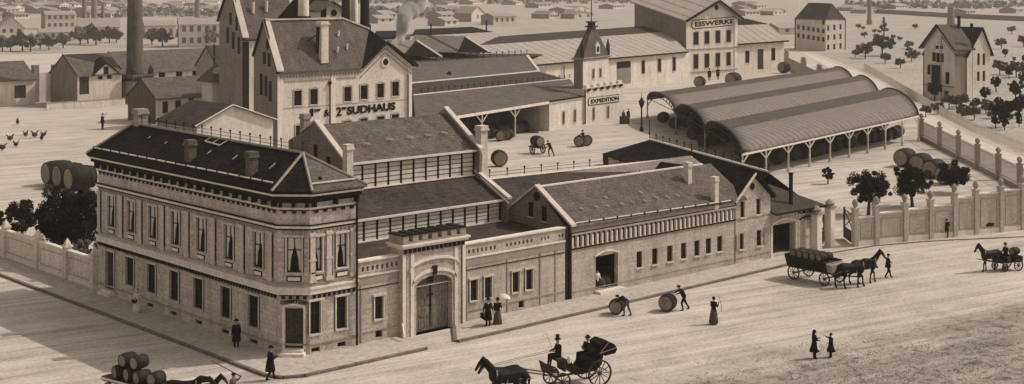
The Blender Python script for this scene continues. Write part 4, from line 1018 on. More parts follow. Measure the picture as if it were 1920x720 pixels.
c = MB(); c.slab([FM.p(-16, 6.0, -.5), FM.p(Lh+.3, 6.0, -.5), FM.p(A1_, zrb[1], rb), FM.p(A0_-14, zrb[0], rb)], .2); c.build('roof', M['roofpale'], Mh)
rc = rb+5
c = MB(); c.slab([FM.p(A0_-14, zrb[0], rb), FM.p(A1_, zrb[1], rb), FM.p(FM.a(1218, rc), FM.az(1218, 48, rc)[1], rc), FM.p(FM.a(935, rc), FM.az(935, 68, rc)[1], rc)], .2)
c.slab([FM.p(A1_, zrb[1], rb), FM.p(Lh+.3, 6.0, -.5), FM.p(Lh+4, 6.0, 10), FM.p(FM.a(1218, rc), FM.az(1218, 48, rc)[1], rc)], .2); c.build('ridge_roof', M['tiled'], Mh)
c = MB(); c.fbox(FM, -16, Lh+.4, 5.85, 6.1, -.65, -.5); c.build('gutter', M['dark'], Mh)
blind(Mh, FM, -16, Lh, 0, 5.9, 15, 'shade_brick')
c = MB(); c.tube(FM.p(FM.a(1055), .5, -.3), FM.p(FM.a(1055), 5.5, -.3), .1); c.build('downpipe', M['dark'], Mh)

I = thing('ice_works', 'tall gabled ice works with two rows of arched windows and oval sign', 'building', (236, 198, 0))
FI = Fr((0, 198), (1, 0)); i0, i1 = FI.a(1286), FI.a(1382); ie = 12.25; ip = FI.az(1343, 3)[1]; im = FI.a(1343)
ws = []
for u in (1305, 1325.5, 1346, 1366):
    ws.append(winpx(FI, u, 60-(u-1305)*.06, 84-(u-1305)*.08, 1.6)); ws.append(winpx(FI, u, 102-(u-1305)*.06, 129-(u-1305)*.1, 1.5))
wall(I, FI, i0, i1, 0, ie, ws, 'pale', gable=(im, ip))
for v in (92, 134):
    z_ = FI.az(1330, v)[1]; c = MB(); c.fbox(FI, i0, i1, z_, z_+.2, -.15, .01); c.build('string_course', M['trimd'], I)
for x in (i0+.5, i1-.5):
    c = MB(); c.fbox(FI, x-.5, x+.5, 0, ie-.2, -.15, .01); c.build('pilaster', M['trim'], I)
oval_sign(I, FI, 1296, 46, 1381, 39, 1.9, 'EISWERKE')
zbk = 16.0; c = MB()
bL = FI.p(i0, 0, 14.5); c.poly([FI.p(i0, 0), FI.p(i0, 0, 14.5), FI.p(i0, zbk, 14.5), FI.p(i0, ie)]); c.poly([FI.p(i1, 0), FI.p(i1, 0, 14.5), FI.p(i1, zbk, 14.5), FI.p(i1, ie)])
c.poly([FI.p(i0, 0, 14.5), FI.p(i1, 0, 14.5), FI.p(i1, zbk, 14.5), FI.p(im, zbk+3.6, 14.5), FI.p(i0, zbk, 14.5)]); c.build('wall', M['shade_brick'], I)
c = MB(); c.slab([FI.p(i0-.8, ie-.3, -.9), FI.p(im, ip+.2, -.9), FI.p(im, zbk+3.8, 15), FI.p(i0-.8, zbk-.2, 15)], .25); c.slab([FI.p(im, ip+.2, -.9), FI.p(i1+.8, ie-.3, -.9), FI.p(i1+.8, zbk-.2, 15), FI.p(im, zbk+3.8, 15)], .25); c.build('roof', M['roofpale'], I)
c = MB()
for p_, q_ in (((i0-.9, ie-.35), (im, ip+.2)), ((im, ip+.2), (i1+.9, ie-.35))): c.tube(FI.p(*p_, -1.0), FI.p(*q_, -1.0), .28, n=4)
c.build('barge_board', M['dark'], I)
c = MB(); c.lathe([(.6, 0), (.6, .15)], FI.p(im, FI.az(1342, 14)[1], 0), 10, (0, -1, 0)); c.build('round_window', M['glass'], I)
Wg = thing('office_wing', 'low pale wing with seamed roof and door, on the right of the ice works', 'building', (254, 198, 0))
w0, w1 = i1+.05, FI.a(1470); we = FI.az(1425, 80)[1]
hd = FI.az(1426, 92)[1]
wall(Wg, FI, w0, w1, 0, we, [winpx(FI, 1401.5, 95, 118, 1.5, 'cross', None), winpx(FI, 1450, 90, 113, 1.5, 'cross', None), winpx(FI, 1426, 92, 130, 2.1, 'door', None, False)], 'pale')
blind(Wg, FI, w0, w1, 0, we, 11, 'pale')
c = MB(); kk = 6.5; rz = FI.az(1415, 46, kk)[1]
c.slab([FI.p(w0, we, -.5), FI.p(w1+.8, we+.2, -.5), FI.p(FI.a(1440, kk), rz, kk), FI.p(FI.a(1375, kk), rz, kk)], .2); c.slab([FI.p(w1+.8, we+.2, -.5), FI.p(w1+.8, we, 12), FI.p(FI.a(1440, kk), rz, kk)], .2); c.build('roof', M['roofpale'], Wg)
c = MB(); kk2 = 10; c.slab([FI.p(FI.a(1375, kk), rz+.05, kk), FI.p(FI.a(1440, kk), rz+.05, kk), FI.p(FI.a(1400, kk2), FI.az(1400, 35, kk2)[1], kk2), FI.p(FI.a(1375, kk2), FI.az(1375, 35, kk2)[1], kk2)], .2); c.build('ridge_roof', M['slate'], Wg)
c = MB(); c.tube(FI.p(w0, we-.1, -.6), FI.p(w1+.9, we+.1, -.6), .22, n=4); c.build('gutter', M['dark'], Wg)

# ================================================================== vaulted sheds
V = thing('vaulted_shed', 'open cask shed of three long barrel vaulted roofs on slender branching posts', 'shed', G(1440, 320))
zL, zR = 2.9, 3.3
Lp = [G(1392, 290, zL), G(1322, 244, zL), G(1267, 212, zL), G(1214, 186, zL)]
Rp = [G(1722, 218, zR), G(1648, 182, zR), G(1600, 157, zR), G(1557, 140, zR)]
for i in range(3):
    nA, nS = 14, 20; rise0, rise1 = (1.85, 1.8, 1.7)[i], (2.15, 2.1, 2.0)[i]
    def vp(t, s, off=0.0):
        ang = math.pi*(.03+.94*t); P_ = Lp[i].lerp(Rp[i], s); Q_ = Lp[i+1].lerp(Rp[i+1], s)
        w = (1-math.cos(ang))/2; q = P_.lerp(Q_, w); q.z += (rise0+(rise1-rise0)*s)*math.sin(ang)+off; return q
    vs, fs = [], []
    for lay, off in ((0, 0), (1, -.14)):
        for j in range(nA+1):
            for k_ in range(nS+1): vs.append(vp(j/nA, k_/nS, off))
    W_ = nS+1; Bq = (nA+1)*W_
    for j in range(nA):
        for k_ in range(nS):
            a_ = j*W_+k_; fs.append([a_, a_+1, a_+W_+1, a_+W_]); fs.append([Bq+a_, Bq+a_+W_, Bq+a_+W_+1, Bq+a_+1])
    for k_ in range(nS):
        for j in (0, nA): a_ = j*W_+k_; fs.append([a_, a_+1, Bq+a_+1, Bq+a_])
    for j in range(nA):
        for k_ in (0, nS): a_ = j*W_+k_; fs.append([a_, a_+W_, Bq+a_+W_, Bq+a_])
    c = MB(); c.add(vs, fs); c.build('vaulted_roof', M['vault'], V, True)
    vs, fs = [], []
    t0_, t1_, nb = .40, .66, 5  # dark band over the crest paints vault shading into the colour
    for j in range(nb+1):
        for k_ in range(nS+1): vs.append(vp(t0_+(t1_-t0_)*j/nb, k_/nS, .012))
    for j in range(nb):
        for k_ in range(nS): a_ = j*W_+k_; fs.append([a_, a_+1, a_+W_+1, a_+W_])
    c = MB(); c.add(vs, fs); c.build('crest_shade_band', M['vaultshade'], V, True)
    # end arches: rim and lattice
    for s_, nm in ((0, 'arch_truss'), (1, 'arch_rim')):
        c = MB()
        for j in range(nA): c.tube(vp(j/nA, s_, .02), vp((j+1)/nA, s_, .02), .16, n=5)
        if s_ == 0:
            for j in range(1, nA-1): c.tube(vp(j/nA, s_, -.65), vp((j+1)/nA, s_, -.65), .06, n=4)
            for j in range(1, nA): c.tube(vp(j/nA, s_, -.05), vp(j/nA, s_, -.65), .05, n=4)
            c.tube(vp(.02, s_, -.1), vp(.98, s_, -.1), .05, n=4)
        c.build(nm, M['iron'], V)
for row in range(4):
    n = 9 if row == 0 else 8
    for i in range(n+1):
        s_ = i/n; p = Lp[row].lerp(Rp[row], s_)
        if row > 0 and 0 < s_ < 1 and i % 2: continue
        c = MB(); c.tube((p.x, p.y, 0), p, .11, n=6); c.tube((p.x, p.y, 0), (p.x, p.y, .5), .2, n=6)
        dr = (Rp[row]-Lp[row]).normalized()
        for q in (-1, 1):
            if (s_ == 0 and q < 0) or (s_ == 1 and q > 0): continue
            c.tube(p-Vector((0, 0, .95)), p+dr*q*1.35-Vector((0, 0, .03)), .07, n=4)
        c.build('post', M['pale'] if row == 0 else M['trimd'], V)
    c = MB(); c.tube(Lp[row]-Vector((0, 0, .02)), Rp[row]-Vector((0, 0, .02)), .12, n=4); c.build('eaves_beam', M['trim'] if row == 0 else M['dark'], V)
# ================================================================== boundary walls and fences
def pillar_wall(root, Fm, pil, zpan, zpil, mpan, mpil, w=.5, cap='pyramid', panel=True, rails=False):
    """panels between pillars at coordinates pil"""
    for i, a_ in enumerate(pil):
        c = MB(); c.fbox(Fm, a_-w/2, a_+w/2, 0, zpil[i]-.35, -w/2+.05, w/2+.05); c.fbox(Fm, a_-w*.62, a_+w*.62, zpil[i]-.35, zpil[i]-.22, -w*.62+.05, w*.62+.05)
        o = c.build('pillar', M[mpil], root)
        q = Fm.p(a_, 0, .05); c = MB()
        if cap == 'pyramid': c.lathe([(w*.6, zpil[i]-.22), (w*.5, zpil[i]-.05), (.03, zpil[i]+.28)], q, 4)
        else: c.lathe([(w*.2, zpil[i]-.22), (w*.52, zpil[i]+.02), (w*.6, zpil[i]+.22), (w*.35, zpil[i]+.4), (.03, zpil[i]+.5)], q, 8)
        c.build('pillar_cap', M[mpil] if cap == 'pyramid' else M['trimd'], o)
        if i+1 < len(pil):
            b0, b1, z = a_+w/2+.01, pil[i+1]-w/2-.01, zpan[i]
            if rails:
                c = MB(); c.fbox(Fm, b0, b1, 0, .5, 0, .14); c.build('base', M['trimd'], root)
                c = MB(); n = max(4, int((b1-b0)/.22))
                for k_ in range(n+1): a2 = b0+(b1-b0)*k_/n; c.tube(Fm.p(a2, .5, .07), Fm.p(a2, z, .07), .022, n=3)
                for zz in (.7, z-.25): c.fbox(Fm, b0, b1, zz, zz+.06, .04, .1)
                c.build('iron_railing', M['trimd'], root)
            else:
                c = MB(); c.fbox(Fm, b0, b1, 0, z, 0, .25); c.build('panel', M[mpan], root)
                c = MB(); c.fbox(Fm, b0, b1, z+.002, z+.12, -.07, .32); c.build('coping', M['trim'], root)
                c = MB()
                for (s0, s1, t0, t1) in ((.18, .82, .3, .3), ):
                    L0, L1 = b0+.25, b1-.25
                    for zz in (.55, z-.4): c.fbox(Fm, L0, L1, zz, zz+.05, -.02, .01)
                    for aa in (L0, L1-.05): c.fbox(Fm, aa, aa+.05, .6, z-.4, -.02, .01)
                c.build('panel_moulding', M['dark'] if False else M['trimd'], root)
                c = MB(); c.fbox(Fm, b0, b1, .0, .4, -.06, -.002); c.build('plinth', M['trim'], root)
GL = thing('garden_wall', 'pale panelled garden wall with pointed pillar caps, left of the office', 'wall', (45.8, 93, 0))
FGL = Fr((45.8, 0), (0, -1))
pil = [FGL.a(u) for u in (-110, -48, 10, 70, 125, 176)]
pillar_wall(GL, FGL, pil, [2.1]*6, [2.75]*6, 'pale', 'pale')
GR = thing('yard_wall', 'tall pale panelled yard wall with urn topped pillars, right of the gateway', 'wall', G(1750, 447))
FGR = fpx(1602, 462, 1925, 430); FGR = Fr(FGR.o, FGR.e)
us = (1604, 1643, 1697, 1745, 1790, 1830, 1877, 1917, 1975)
pil = [FGR.a(u) for u in us]
pillar_wall(GR, FGR, pil, [2.2, 2.4, 2.5, 2.6, 3.1, 3.3, 3.4, 3.5], [3.3, 3.4, 3.4, 3.5, 3.9, 4.0, 4.1, 4.2, 4.2], 'fencewall', 'fencewall', w=.42, cap='urn')
# gate pillars and iron gates
for nm, u, v, z, lab in (('gate_pillar', 1507, 468, 2.9, 'short gate pillar beside the gatekeeper lodge'), ('gate_pillar', 1531, 470, 3.4, 'dark shaded gate pillar, middle one of the gateway'), ('gate_pillar', 1556, 462, 3.6, 'tall gate pillar left of the open iron gate')):
    q = G(u, v); t = thing(nm, lab, 'pillar', q, group='gateway pillars')
    c = MB(); c.box(q.x-.3, q.x+.3, q.y-.3, q.y+.3, 0, z-.5); c.build('shaft', M['trim'], t)
    c = MB(); c.box(q.x-.38, q.x+.38, q.y-.38, q.y+.38, z-.5, z-.34); c.lathe([(.3, z-.34), (.42, z-.1), (.2, z+.1), (.03, z+.2)], (q.x, q.y, 0), 8); c.build('pillar_cap', M['trimd'], t)
for (u0, v0, u1, v1, z, lab) in ((1602, 462, 1583, 447, 2.6, 'open black lattice iron gate leaf beside the yard wall'), (1531, 466, 1545, 455, 2.3, 'half open iron gate leaf between the pillars near the lodge')):
    p, q = G(u0, v0), G(u1, v1); t = thing('iron_gate', lab, 'gate', p); up = Vector((0, 0, 1)); c = MB()
    c.tube(p+up*.1, p+up*z, .08, n=5); c.tube(q+up*.1, q+up*z, .08, n=5)
    for f in (.15, 1.0, z-.2): c.tube(p+up*f, q+up*f, .05, n=4)
    c.tube(p+up*1, q+up*(z-.2), .045, n=4); c.tube(q+up*1, p+up*(z-.2), .045, n=4); c.build('frame', M['iron'], t)
    c = MB(); s_ = (q-p).normalized().cross(up)*.03; c.prism([p+up*.15-s_, q+up*.15-s_, q+up*.98-s_, p+up*.98-s_], s_*2); c.build('lower_panel', M['iron'], t)
# back fence along the road
BF = thing('road_fence', 'grey iron railing fence with urn topped pillars along the road behind the vaulted sheds', 'fence', G(1798, 305))
p, q = G(1727, 262), G(1911, 358); FB = Fr(p, q-p)
pil = [FB.a(u) for u in (1727, 1761, 1796, 1832, 1871, 1911)]; pil.append(pil[-1]+9)
pillar_wall(BF, FB, pil, [2.5]*7, [3.0]*7, 'fencewall', 'trimd', w=.5, cap='urn', rails=True)
BF2 = thing('road_fence', 'far end of the grey iron fence beside the ice works wing', 'fence', G(1460, 133))
p, q = G(1472, 128), G(1545, 168); FB = Fr(p, q-p)
pil = [FB.a(u) for u in (1474, 1506, 1536)]; pil = pil+[pil[-1]+18]
pillar_wall(BF2, FB, pil, [2.8]*4, [4.0]*4, 'fencewall', 'trimd', w=1.0, cap='urn', rails=True)
# picket fence of the villa garden
PF = thing('picket_fence', 'pale wooden picket fence of the villa garden along the far side of the road', 'fence', G(1750, 215))
line = [G(u, v) for u, v in ((1620, 130), (1690, 172), (1760, 215), (1830, 252), (1925, 292))]
c = MB(); r_ = MB()
for p, q in zip(line, line[1:]):
    n = int((q-p).length/.5)
    for i in range(n):
        x = p.lerp(q, i/n); c.tube(x, x+Vector((0, 0, 1.5+random.uniform(-.08, .08))), .055, n=3)
    for z in (.4, 1.15): r_.tube(p+Vector((0, 0, z)), q+Vector((0, 0, z)), .04, n=3)
c.build('pickets', M['trim'], PF); r_.build('rail', M['trim'], PF)
c = MB()
rd = [G(1565, 133), G(1720, 222), G(1800, 262), G(1925, 318)]; rd2 = [G(1500, 95), G(1650, 150), G(1760, 217), G(1925, 296)]
c.poly([(q.x, q.y, .004) for q in rd]+[(q.x, q.y, .004) for q in reversed(rd2)]); struct(c.build('road', mat('road_dust', (.53, .46, .37), .12, 2, .2)))

# ================================================================== old farm buildings left of the brewhouse
def simple_house(name, label, Fm, a0, a1, zw, depth, zr, ridge='along', wm='pale', rm='tile', wins=(), ov=.35, lm='trimd', cat='building', peak=.5, group=None, roofm2=None):
    t = thing(name, label, cat, Fm.p((a0+a1)/2, 0, depth/2), group=group)
    gab = ((a0+a1)*.5 if peak == .5 else a0+(a1-a0)*peak, zr) if ridge == 'back' else None
    wall(t, Fm, a0, a1, 0, zw, wins, wm, gable=gab, depth=.2)
    c = MB()
    if ridge == 'along':
        for a_ in (a0, a1): c.poly([Fm.p(a_, 0, 0), Fm.p(a_, 0, depth), Fm.p(a_, zw, depth), Fm.p(a_, zr, depth/2), Fm.p(a_, zw, 0)])
        c.poly([Fm.p(a0, 0, depth), Fm.p(a1, 0, depth), Fm.p(a1, zw, depth), Fm.p(a0, zw, depth)])
    else:
        for a_ in (a0, a1): c.poly([Fm.p(a_, 0, 0), Fm.p(a_, 0, depth), Fm.p(a_, zw, depth), Fm.p(a_, zw, 0)])
        c.poly([Fm.p(a0, 0, depth), Fm.p(a1, 0, depth), Fm.p(a1, zw, depth), Fm.p(gab[0], zr, depth), Fm.p(a0, zw, depth)])
    c.build('wall', M[lm], t)
    if ridge == 'along':
        e = ov*(zr-zw)/(depth/2)
        for d0, nm in ((-ov, 'roof'), (depth+ov, 'roof')):
            c = MB(); pts = [Fm.p(a0-.2, zw-e, d0), Fm.p(a1+.2, zw-e, d0), Fm.p(a1+.2, zr, depth/2), Fm.p(a0-.2, zr, depth/2)]
            c.slab(pts if d0 < 0 else pts[::-1], .12); c.build(nm, M[rm], t)
        c = MB(); c.tube(Fm.p(a0-.25, zw-e+.03, -ov), Fm.p(a0-.25, zr+.05, depth/2), .09, n=4); c.build('barge_board', M['dark'], t)
    else:
        pk = gab[0]
        for k_, (x, s_) in enumerate(((a0, -1), (a1, 1))):
            e = ov*(zr-zw)/abs(x-pk); c = MB(); pts = [Fm.p(x+s_*ov, zw-e, -.3), Fm.p(pk, zr, -.3), Fm.p(pk, zr, depth+.2), Fm.p(x+s_*ov, zw-e, depth+.2)]
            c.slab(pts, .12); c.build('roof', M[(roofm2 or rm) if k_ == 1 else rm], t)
        c = MB()
        for x, s_ in ((a0, -1), (a1, 1)): c.tube(Fm.p(x+s_*ov, zw-.1, -.32), Fm.p(pk, zr+.02, -.32), .07, n=4)
        c.build('barge_board', M['trim'], t)
    return t
FT1 = Fr((0, 124), (1, 0)); a0, a1 = FT1.a(369), FT1.a(512)
zw = FT1.az(370, 232)[1]; zr = FT1.az(434, 196)[1]; zw2 = FT1.az(512, 224)[1]
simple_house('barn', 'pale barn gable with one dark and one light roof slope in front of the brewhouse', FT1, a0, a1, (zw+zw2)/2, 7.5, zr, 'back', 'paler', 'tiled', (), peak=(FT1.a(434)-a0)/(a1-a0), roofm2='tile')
FU = Fr((0, 190), (1, 0)); a0, a1 = FU.a(292), FU.a(398); zw = FU.az(340, 180)[1]
simple_house('workshop', 'low pale workshop with three arched windows behind the barn', FU, a0, a1, zw, 8.5, FU.az(330, 143, 4.2)[1], 'along', 'pale', 'tile', [winpx(FU, 310, 190, 212, .95, 'cross', None), winpx(FU, 334.5, 188, 209, .95, 'cross', None), winpx(FU, 358.5, 184, 205, .95, 'cross', None)], lm='tile')
FV = Fr((0, 232), (1, 0)); a0, a1 = FV.a(232), FV.a(412); zw = FV.az(330, 131)[1]
simple_house('cart_shed', 'long low building with three small windows and wide roof behind the great chimney', FV, a0, a1, zw, 11, FV.az(330, 92, 5.5)[1], 'along', 'pale', 'tile', [winpx(FV, u, v, v+12, 1.3, 'cross', None) for u, v in ((303.5, 134), (336, 133), (366.5, 131))])
FVc = Fr((0, 222), (1, 0)); a0, a1 = FVc.a(145), FVc.a(228); zw = FVc.az(160, 139)[1]; zr_ = FVc.az(170, 100, 5)[1]
t = simple_house('cottage', 'pale cottage with black cross gable roof left of the great chimney', FVc, a0, a1, zw, 10, zr_, 'along', 'pale', 'tile', [winpx(FVc, 158, 144, 177, 1.7, 'door', None, False), winpx(FVc, 188, 143, 149, .9, 'plain', None, False), winpx(FVc, 205, 141, 148, .9, 'plain', None, False)], lm='shade_brick')
g0, g1, gp = FVc.a(175), FVc.a(221), FVc.a(197); zg = FVc.az(197, 119)[1]
c = MB(); c.fprism(FVc, [(g0, zw-.1), (g1, zw-.1), (gp, zg)], -.15, .2); c.build('cross_gable', M['pale'], t)
q = FVc.az(198, 132); c = MB(); c.fbox(FVc, q[0]-.4, q[0]+.4, q[1]-.6, q[1]+.6, -.22, -.1); c.build('window', M['glass'], t)
bk = 6.5; zb_ = FVc.az(183, 100, bk)[1]
c = MB(); c.slab([FVc.p(g0-.4, zw-.3, -.5), FVc.p(gp, zg+.15, -.5), FVc.p(FVc.a(183, bk), zb_, bk), FVc.p(FVc.a(160, bk), zb_-.8, bk*.9)], .12); c.slab([FVc.p(gp, zg+.15, -.5), FVc.p(g1+.4, zw-.3, -.5), FVc.p(FVc.a(200, bk), zb_-1, bk), FVc.p(FVc.a(183, bk), zb_, bk)], .12); c.build('cross_roof', M['slate'], t)
FWh = Fr((0, 232), (1, 0)); a0, a1 = FWh.a(-60), FWh.a(66); zw = FWh.az(30, 148)[1]
simple_house('farm_house', 'wide low farmhouse with dark tiled roof at the far left edge', FWh, a0, a1, zw, 10, FWh.az(30, 114, 5)[1], 'along', 'pale', 'tile', [winpx(FWh, 38, 160, 184, 2.0, 'door', None, False)])
FWy = Fr((0, 236), (1, 0)); a0, a1 = FWy.a(68), FWy.a(106)
t = thing('yard_gateway', 'pale walled yard with two dark gate posts left of the cottage', 'wall', FWy.p(a0, 0))
c = MB(); c.fbox(FWy, a0, a1, 0, FWy.az(85, 136)[1], 0, .4); c.build('wall', M['pale'], t)
for u, vt in ((66, 122), (103, 121)):
    x = FWy.a(u); c = MB(); c.fbox(FWy, x-.5, x+.5, 0, FWy.az(u, vt)[1], -.5, .5); c.build('post', M['shade_brick'], t)
t = thing('log_stack', 'dark slatted lean-to rack beside the cottage', 'rack', G(125, 178)); q = G(122, 177); 
for i in range(3):
    c = MB(); c.prism([q+Vector((-3, -.3+i*.9, .6+i*.75)), q+Vector((2.6, -.3+i*.9, .2+i*.75)), q+Vector((2.6, .2+i*.9, .5+i*.75)), q+Vector((-3, .2+i*.9, .9+i*.75))], (0, 0, .3)); c.build('shelf', M['dark'], t)
for sx in (-2.7, 2.4):
    c = MB(); c.tube(q+Vector((sx, .2, 0)), q+Vector((sx, 1.4, 3.0)), .15, n=4); c.build('post', M['dark'], t)
t = thing('yard_wall', 'low pale boundary wall running from the cottage to the farmhouse', 'wall', G(150, 180))
Fw = Fr((0, 221), (1, 0)); c = MB(); c.fbox(Fw, Fw.a(85), Fw.a(232), 0, 1.1, -.5, -.2); c.build('wall', M['pale'], t); c = MB(); c.fbox(Fw, Fw.a(85), Fw.a(232), 1.1, 1.2, -.56, -.14); c.build('coping', M['trimd'], t)
# little turret tower between workshop and kiln
t = thing('stair_turret', 'small white stair turret with pyramid roof and lantern between workshop and malt kiln', 'tower', G(412, 215))
Ft = Fr((0, 186), (1, 0)); a0, a1 = Ft.a(398), Ft.a(432); zt = Ft.az(415, 153)[1]
c = MB(); c.fbox(Ft, a0, a1, 0, zt, 0, 3); c.build('wall', M['paler'], t)
c = MB(); m_ = (a0+a1)/2; e = .7; zz = Ft.az(405, 122)[1]
c.add([Ft.p(a0-e, zt, -e), Ft.p(a1+e, zt, -e), Ft.p(a1+e, zt, 3+e), Ft.p(a0-e, zt, 3+e), Ft.p(m_-.3, zz, 1.5)], [[0, 1, 4], [1, 2, 4], [2, 3, 4], [3, 0, 4], [0, 3, 2, 1]]); c.build('roof', M['tile'], t)
c = MB(); c.tube(Ft.p(m_-.3, zz-.5, 1.5), Ft.p(m_-.3, zz+3, 1.5), .12); c.build('finial', M['iron'], t)
FN = Fr((0, 195), (1, 0)); a0, a1 = FN.a(410), FN.a(480)
simple_house('annex', 'low annex with plain grey roof at the foot of the malt kiln', FN, a0, a1, FN.az(445, 170)[1], 7, FN.az(445, 140, 3.5)[1], 'along', 'pale', 'tile', ())
FN2 = Fr((0, 212), (1, 0)); a0, a1 = FN2.a(408), FN2.a(455)
simple_house('gate_tower', 'small gabled house with steep dark roof and round window beside the malt kiln', FN2, a0, a1, FN2.az(430, 122)[1], 7, FN2.az(430, 84, 3)[1], 'along', 'pale', 'tiled', [winpx(FN2, 426, 125, 136, 1.2, 'plain', None, False)])

# ================================================================== the villa
t = thing('villa', 'tall gabled villa with dark steep side wing in the garden on the right', 'building', G(1790, 190))
Fv = fpx(1733, 183, 1790, 189); Fv = Fr(Fv.o, Fv.e); a1 = Fv.a(1790)
ve = Fv.az(1733, 84)[1]; vr = Fv.az(1760, 48)[1]
ws = [winpx(Fv, u, v0, v1, w_, 'cross', h_, False) for u, v0, v1, w_, h_ in ((1757, 82, 92, .8, None), (1765, 82, 92, .8, None), (1751, 98, 115, .9, None), (1758.5, 99, 117, .9, None), (1766, 100, 117, .9, None), (1755, 122, 158, 2.3, 'arch'), (1742, 121, 140, .9, None), (1742, 155, 172, .9, None), (1776, 135, 158, 1.0, None), (1774, 170, 186, 1.0, None))]
wall(t, Fv, 0, a1, 0, ve, ws, 'pale', gable=(a1/2, vr)) ; blind(t, Fv, 0, a1, 0, ve, 4.2, 'trimd')
c = MB()
for x0, x1 in ((-.5, a1/2), (a1+.5, a1/2)): c.slab([Fv.p(x0, ve-.5, -.6), Fv.p(x1, vr+.2, -.6), Fv.p(x1, vr+.2, 4.4), Fv.p(x0, ve-.5, 4.4)], .2)
c.build('roof', M['tile'], t)
c = MB()
for x0, x1 in ((-.6, a1/2), (a1+.6, a1/2)): c.tube(Fv.p(x0, ve-.6, -.7), Fv.p(x1, vr+.2, -.7), .16, n=4)
c.build('barge_board', M['dark'], t)
Fv2 = fpx(1790, 189, 1813, 187.5); Fv2 = Fr(Fv2.o, Fv2.e); b1 = Fv2.a(1813)
wall(t, Fv2, 0, b1, 0, Fv2.az(1800, 103)[1], [winpx(Fv2, u, v0, v1, .6, 'plain', None, False) for u, v0, v1 in ((1794, 112, 124), (1800, 110, 124), (1806, 109, 123), (1798, 138, 160), (1807, 137, 158), (1799, 172, 188))], 'pale')
c = MB(); zz = Fv2.az(1800, 103)[1]; c.slab([Fv2.p(0, zz, -.3), Fv2.p(b1, zz, -.3), Fv2.p(b1, zz+3.2, 3), Fv2.p(0, zz+3.2, 3)], .2); c.build('roof', M['tile'], t)
c = MB(); c.poly([Fv2.p(0, 0, 3), Fv2.p(b1, 0, 3), Fv2.p(b1, zz+3, 3), Fv2.p(0, zz+3, 3)]); c.build('wall', M['trimd'], t)
Fv3 = fpx(1813, 188, 1857, 184); Fv3 = Fr(Fv3.o, Fv3.e); b1 = Fv3.a(1857); e3 = Fv3.az(1835, 98)[1]; p3 = Fv3.az(1843, 53)[1]
wall(t, Fv3, 0, b1, 0, e3, [winpx(Fv3, u, v0, v1, .8, 'plain', None, False) for u, v0, v1 in ((1835, 100, 122), (1845, 100, 122), (1834.5, 134, 152), (1845, 133, 152), (1841, 168, 180))], 'pale', gable=(b1*.62, p3)); blind(t, Fv3, 0, b1, 0, e3, 9, 'shade_brick')
c = MB(); c.slab([Fv3.p(-.4, e3-.6, -.4), Fv3.p(b1*.62, p3+.2, -.4), Fv3.p(b1*.62, p3+.2, 9), Fv3.p(-.4, e3-.6, 9)], .2); c.slab([Fv3.p(b1+.5, e3-.6, -.4), Fv3.p(b1*.62, p3+.2, -.4), Fv3.p(b1*.62, p3+.2, 9), Fv3.p(b1+.5, e3-.6, 9)], .2); c.build('side_roof', M['slate'], t)
for u, v, vt in ((1798, 60, 30), (1822, 55, 44)):
    q = Fv.p(Fv.a(u, 4), 12, 4); c = MB(); c.box(q.x-.2, q.x+.2, q.y-.2, q.y+.2, 10.5, ztop(q, vt)); c.build('chimney', M['dark'], t)
c = MB(); c.fbox(Fv, 0, a1, Fv.az(1760, 162)[1], Fv.az(1760, 162)[1]+.25, -.15, .01); c.build('string_course', M['trimd'], t)

# tenement block at the end of the road
t = thing('tenement', 'three storey tenement with hatched dark roof and rows of narrow windows by the road', 'building', G(1535, 98))
Fa = fpx(1492, 92, 1548, 96); Fa = Fr(Fa.o, Fa.e); a1 = Fa.a(1548); e_ = Fa.az(1520, 36)[1]
ws = []
for j, vv in enumerate((34, 50, 66)):
    for i in range(6):
        u = 1497+i*9.3; dv = (u-1520)*.16; ws.append(winpx(Fa, u, vv+dv, vv+dv+8.5, 1.1, 'plain', None, False))
wall(t, Fa, 0, a1, 0, e_, [w_ for w_ in ws if 0 < w_[0][0] and w_[0][1] < a1 and w_[0][3] < e_], 'surround')
Fb = fpx(1548, 96, 1584, 93.5); Fb = Fr(Fb.o, Fb.e); b1 = Fb.a(1584)
ws = []
for j, vv in enumerate((48, 66, 84)):
    for i in range(3):
        u = 1553+i*11.5; dv = -(u-1548)*.1; ws.append(winpx(Fb, u, vv+dv, vv+dv+10, 1.1, 'plain', None, False))
wall(t, Fb, 0, b1, 0, e_, [w_ for w_ in ws if w_[0][3] < e_], 'surround')
pA, pB, pC = Fa.p(-.5, e_), Fa.p(a1, e_), Fb.p(b1+.5, e_); pD = pA+(pC-pB); up = Vector((0, 0, 4.5))
r0, r1 = pA.lerp(pD, .5)+(pB-pA)*.12+up, pB.lerp(pC, .5)-(pB-pA)*.12+up
c = MB(); c.slab([pA, pB, r1, r0], .3); c.slab([pB, pC, r1], .3); c.slab([pC, pD, r0, r1], .3); c.slab([pD, pA, r0], .3); c.build('roof', M['tiled'], t)
c = MB(); c.poly([pA*Vector((1, 1, 0)), pD*Vector((1, 1, 0)), pD, pA]); c.poly([pD*Vector((1, 1, 0)), pC*Vector((1, 1, 0)), pC, pD]); c.build('wall', M['trimd'], t)

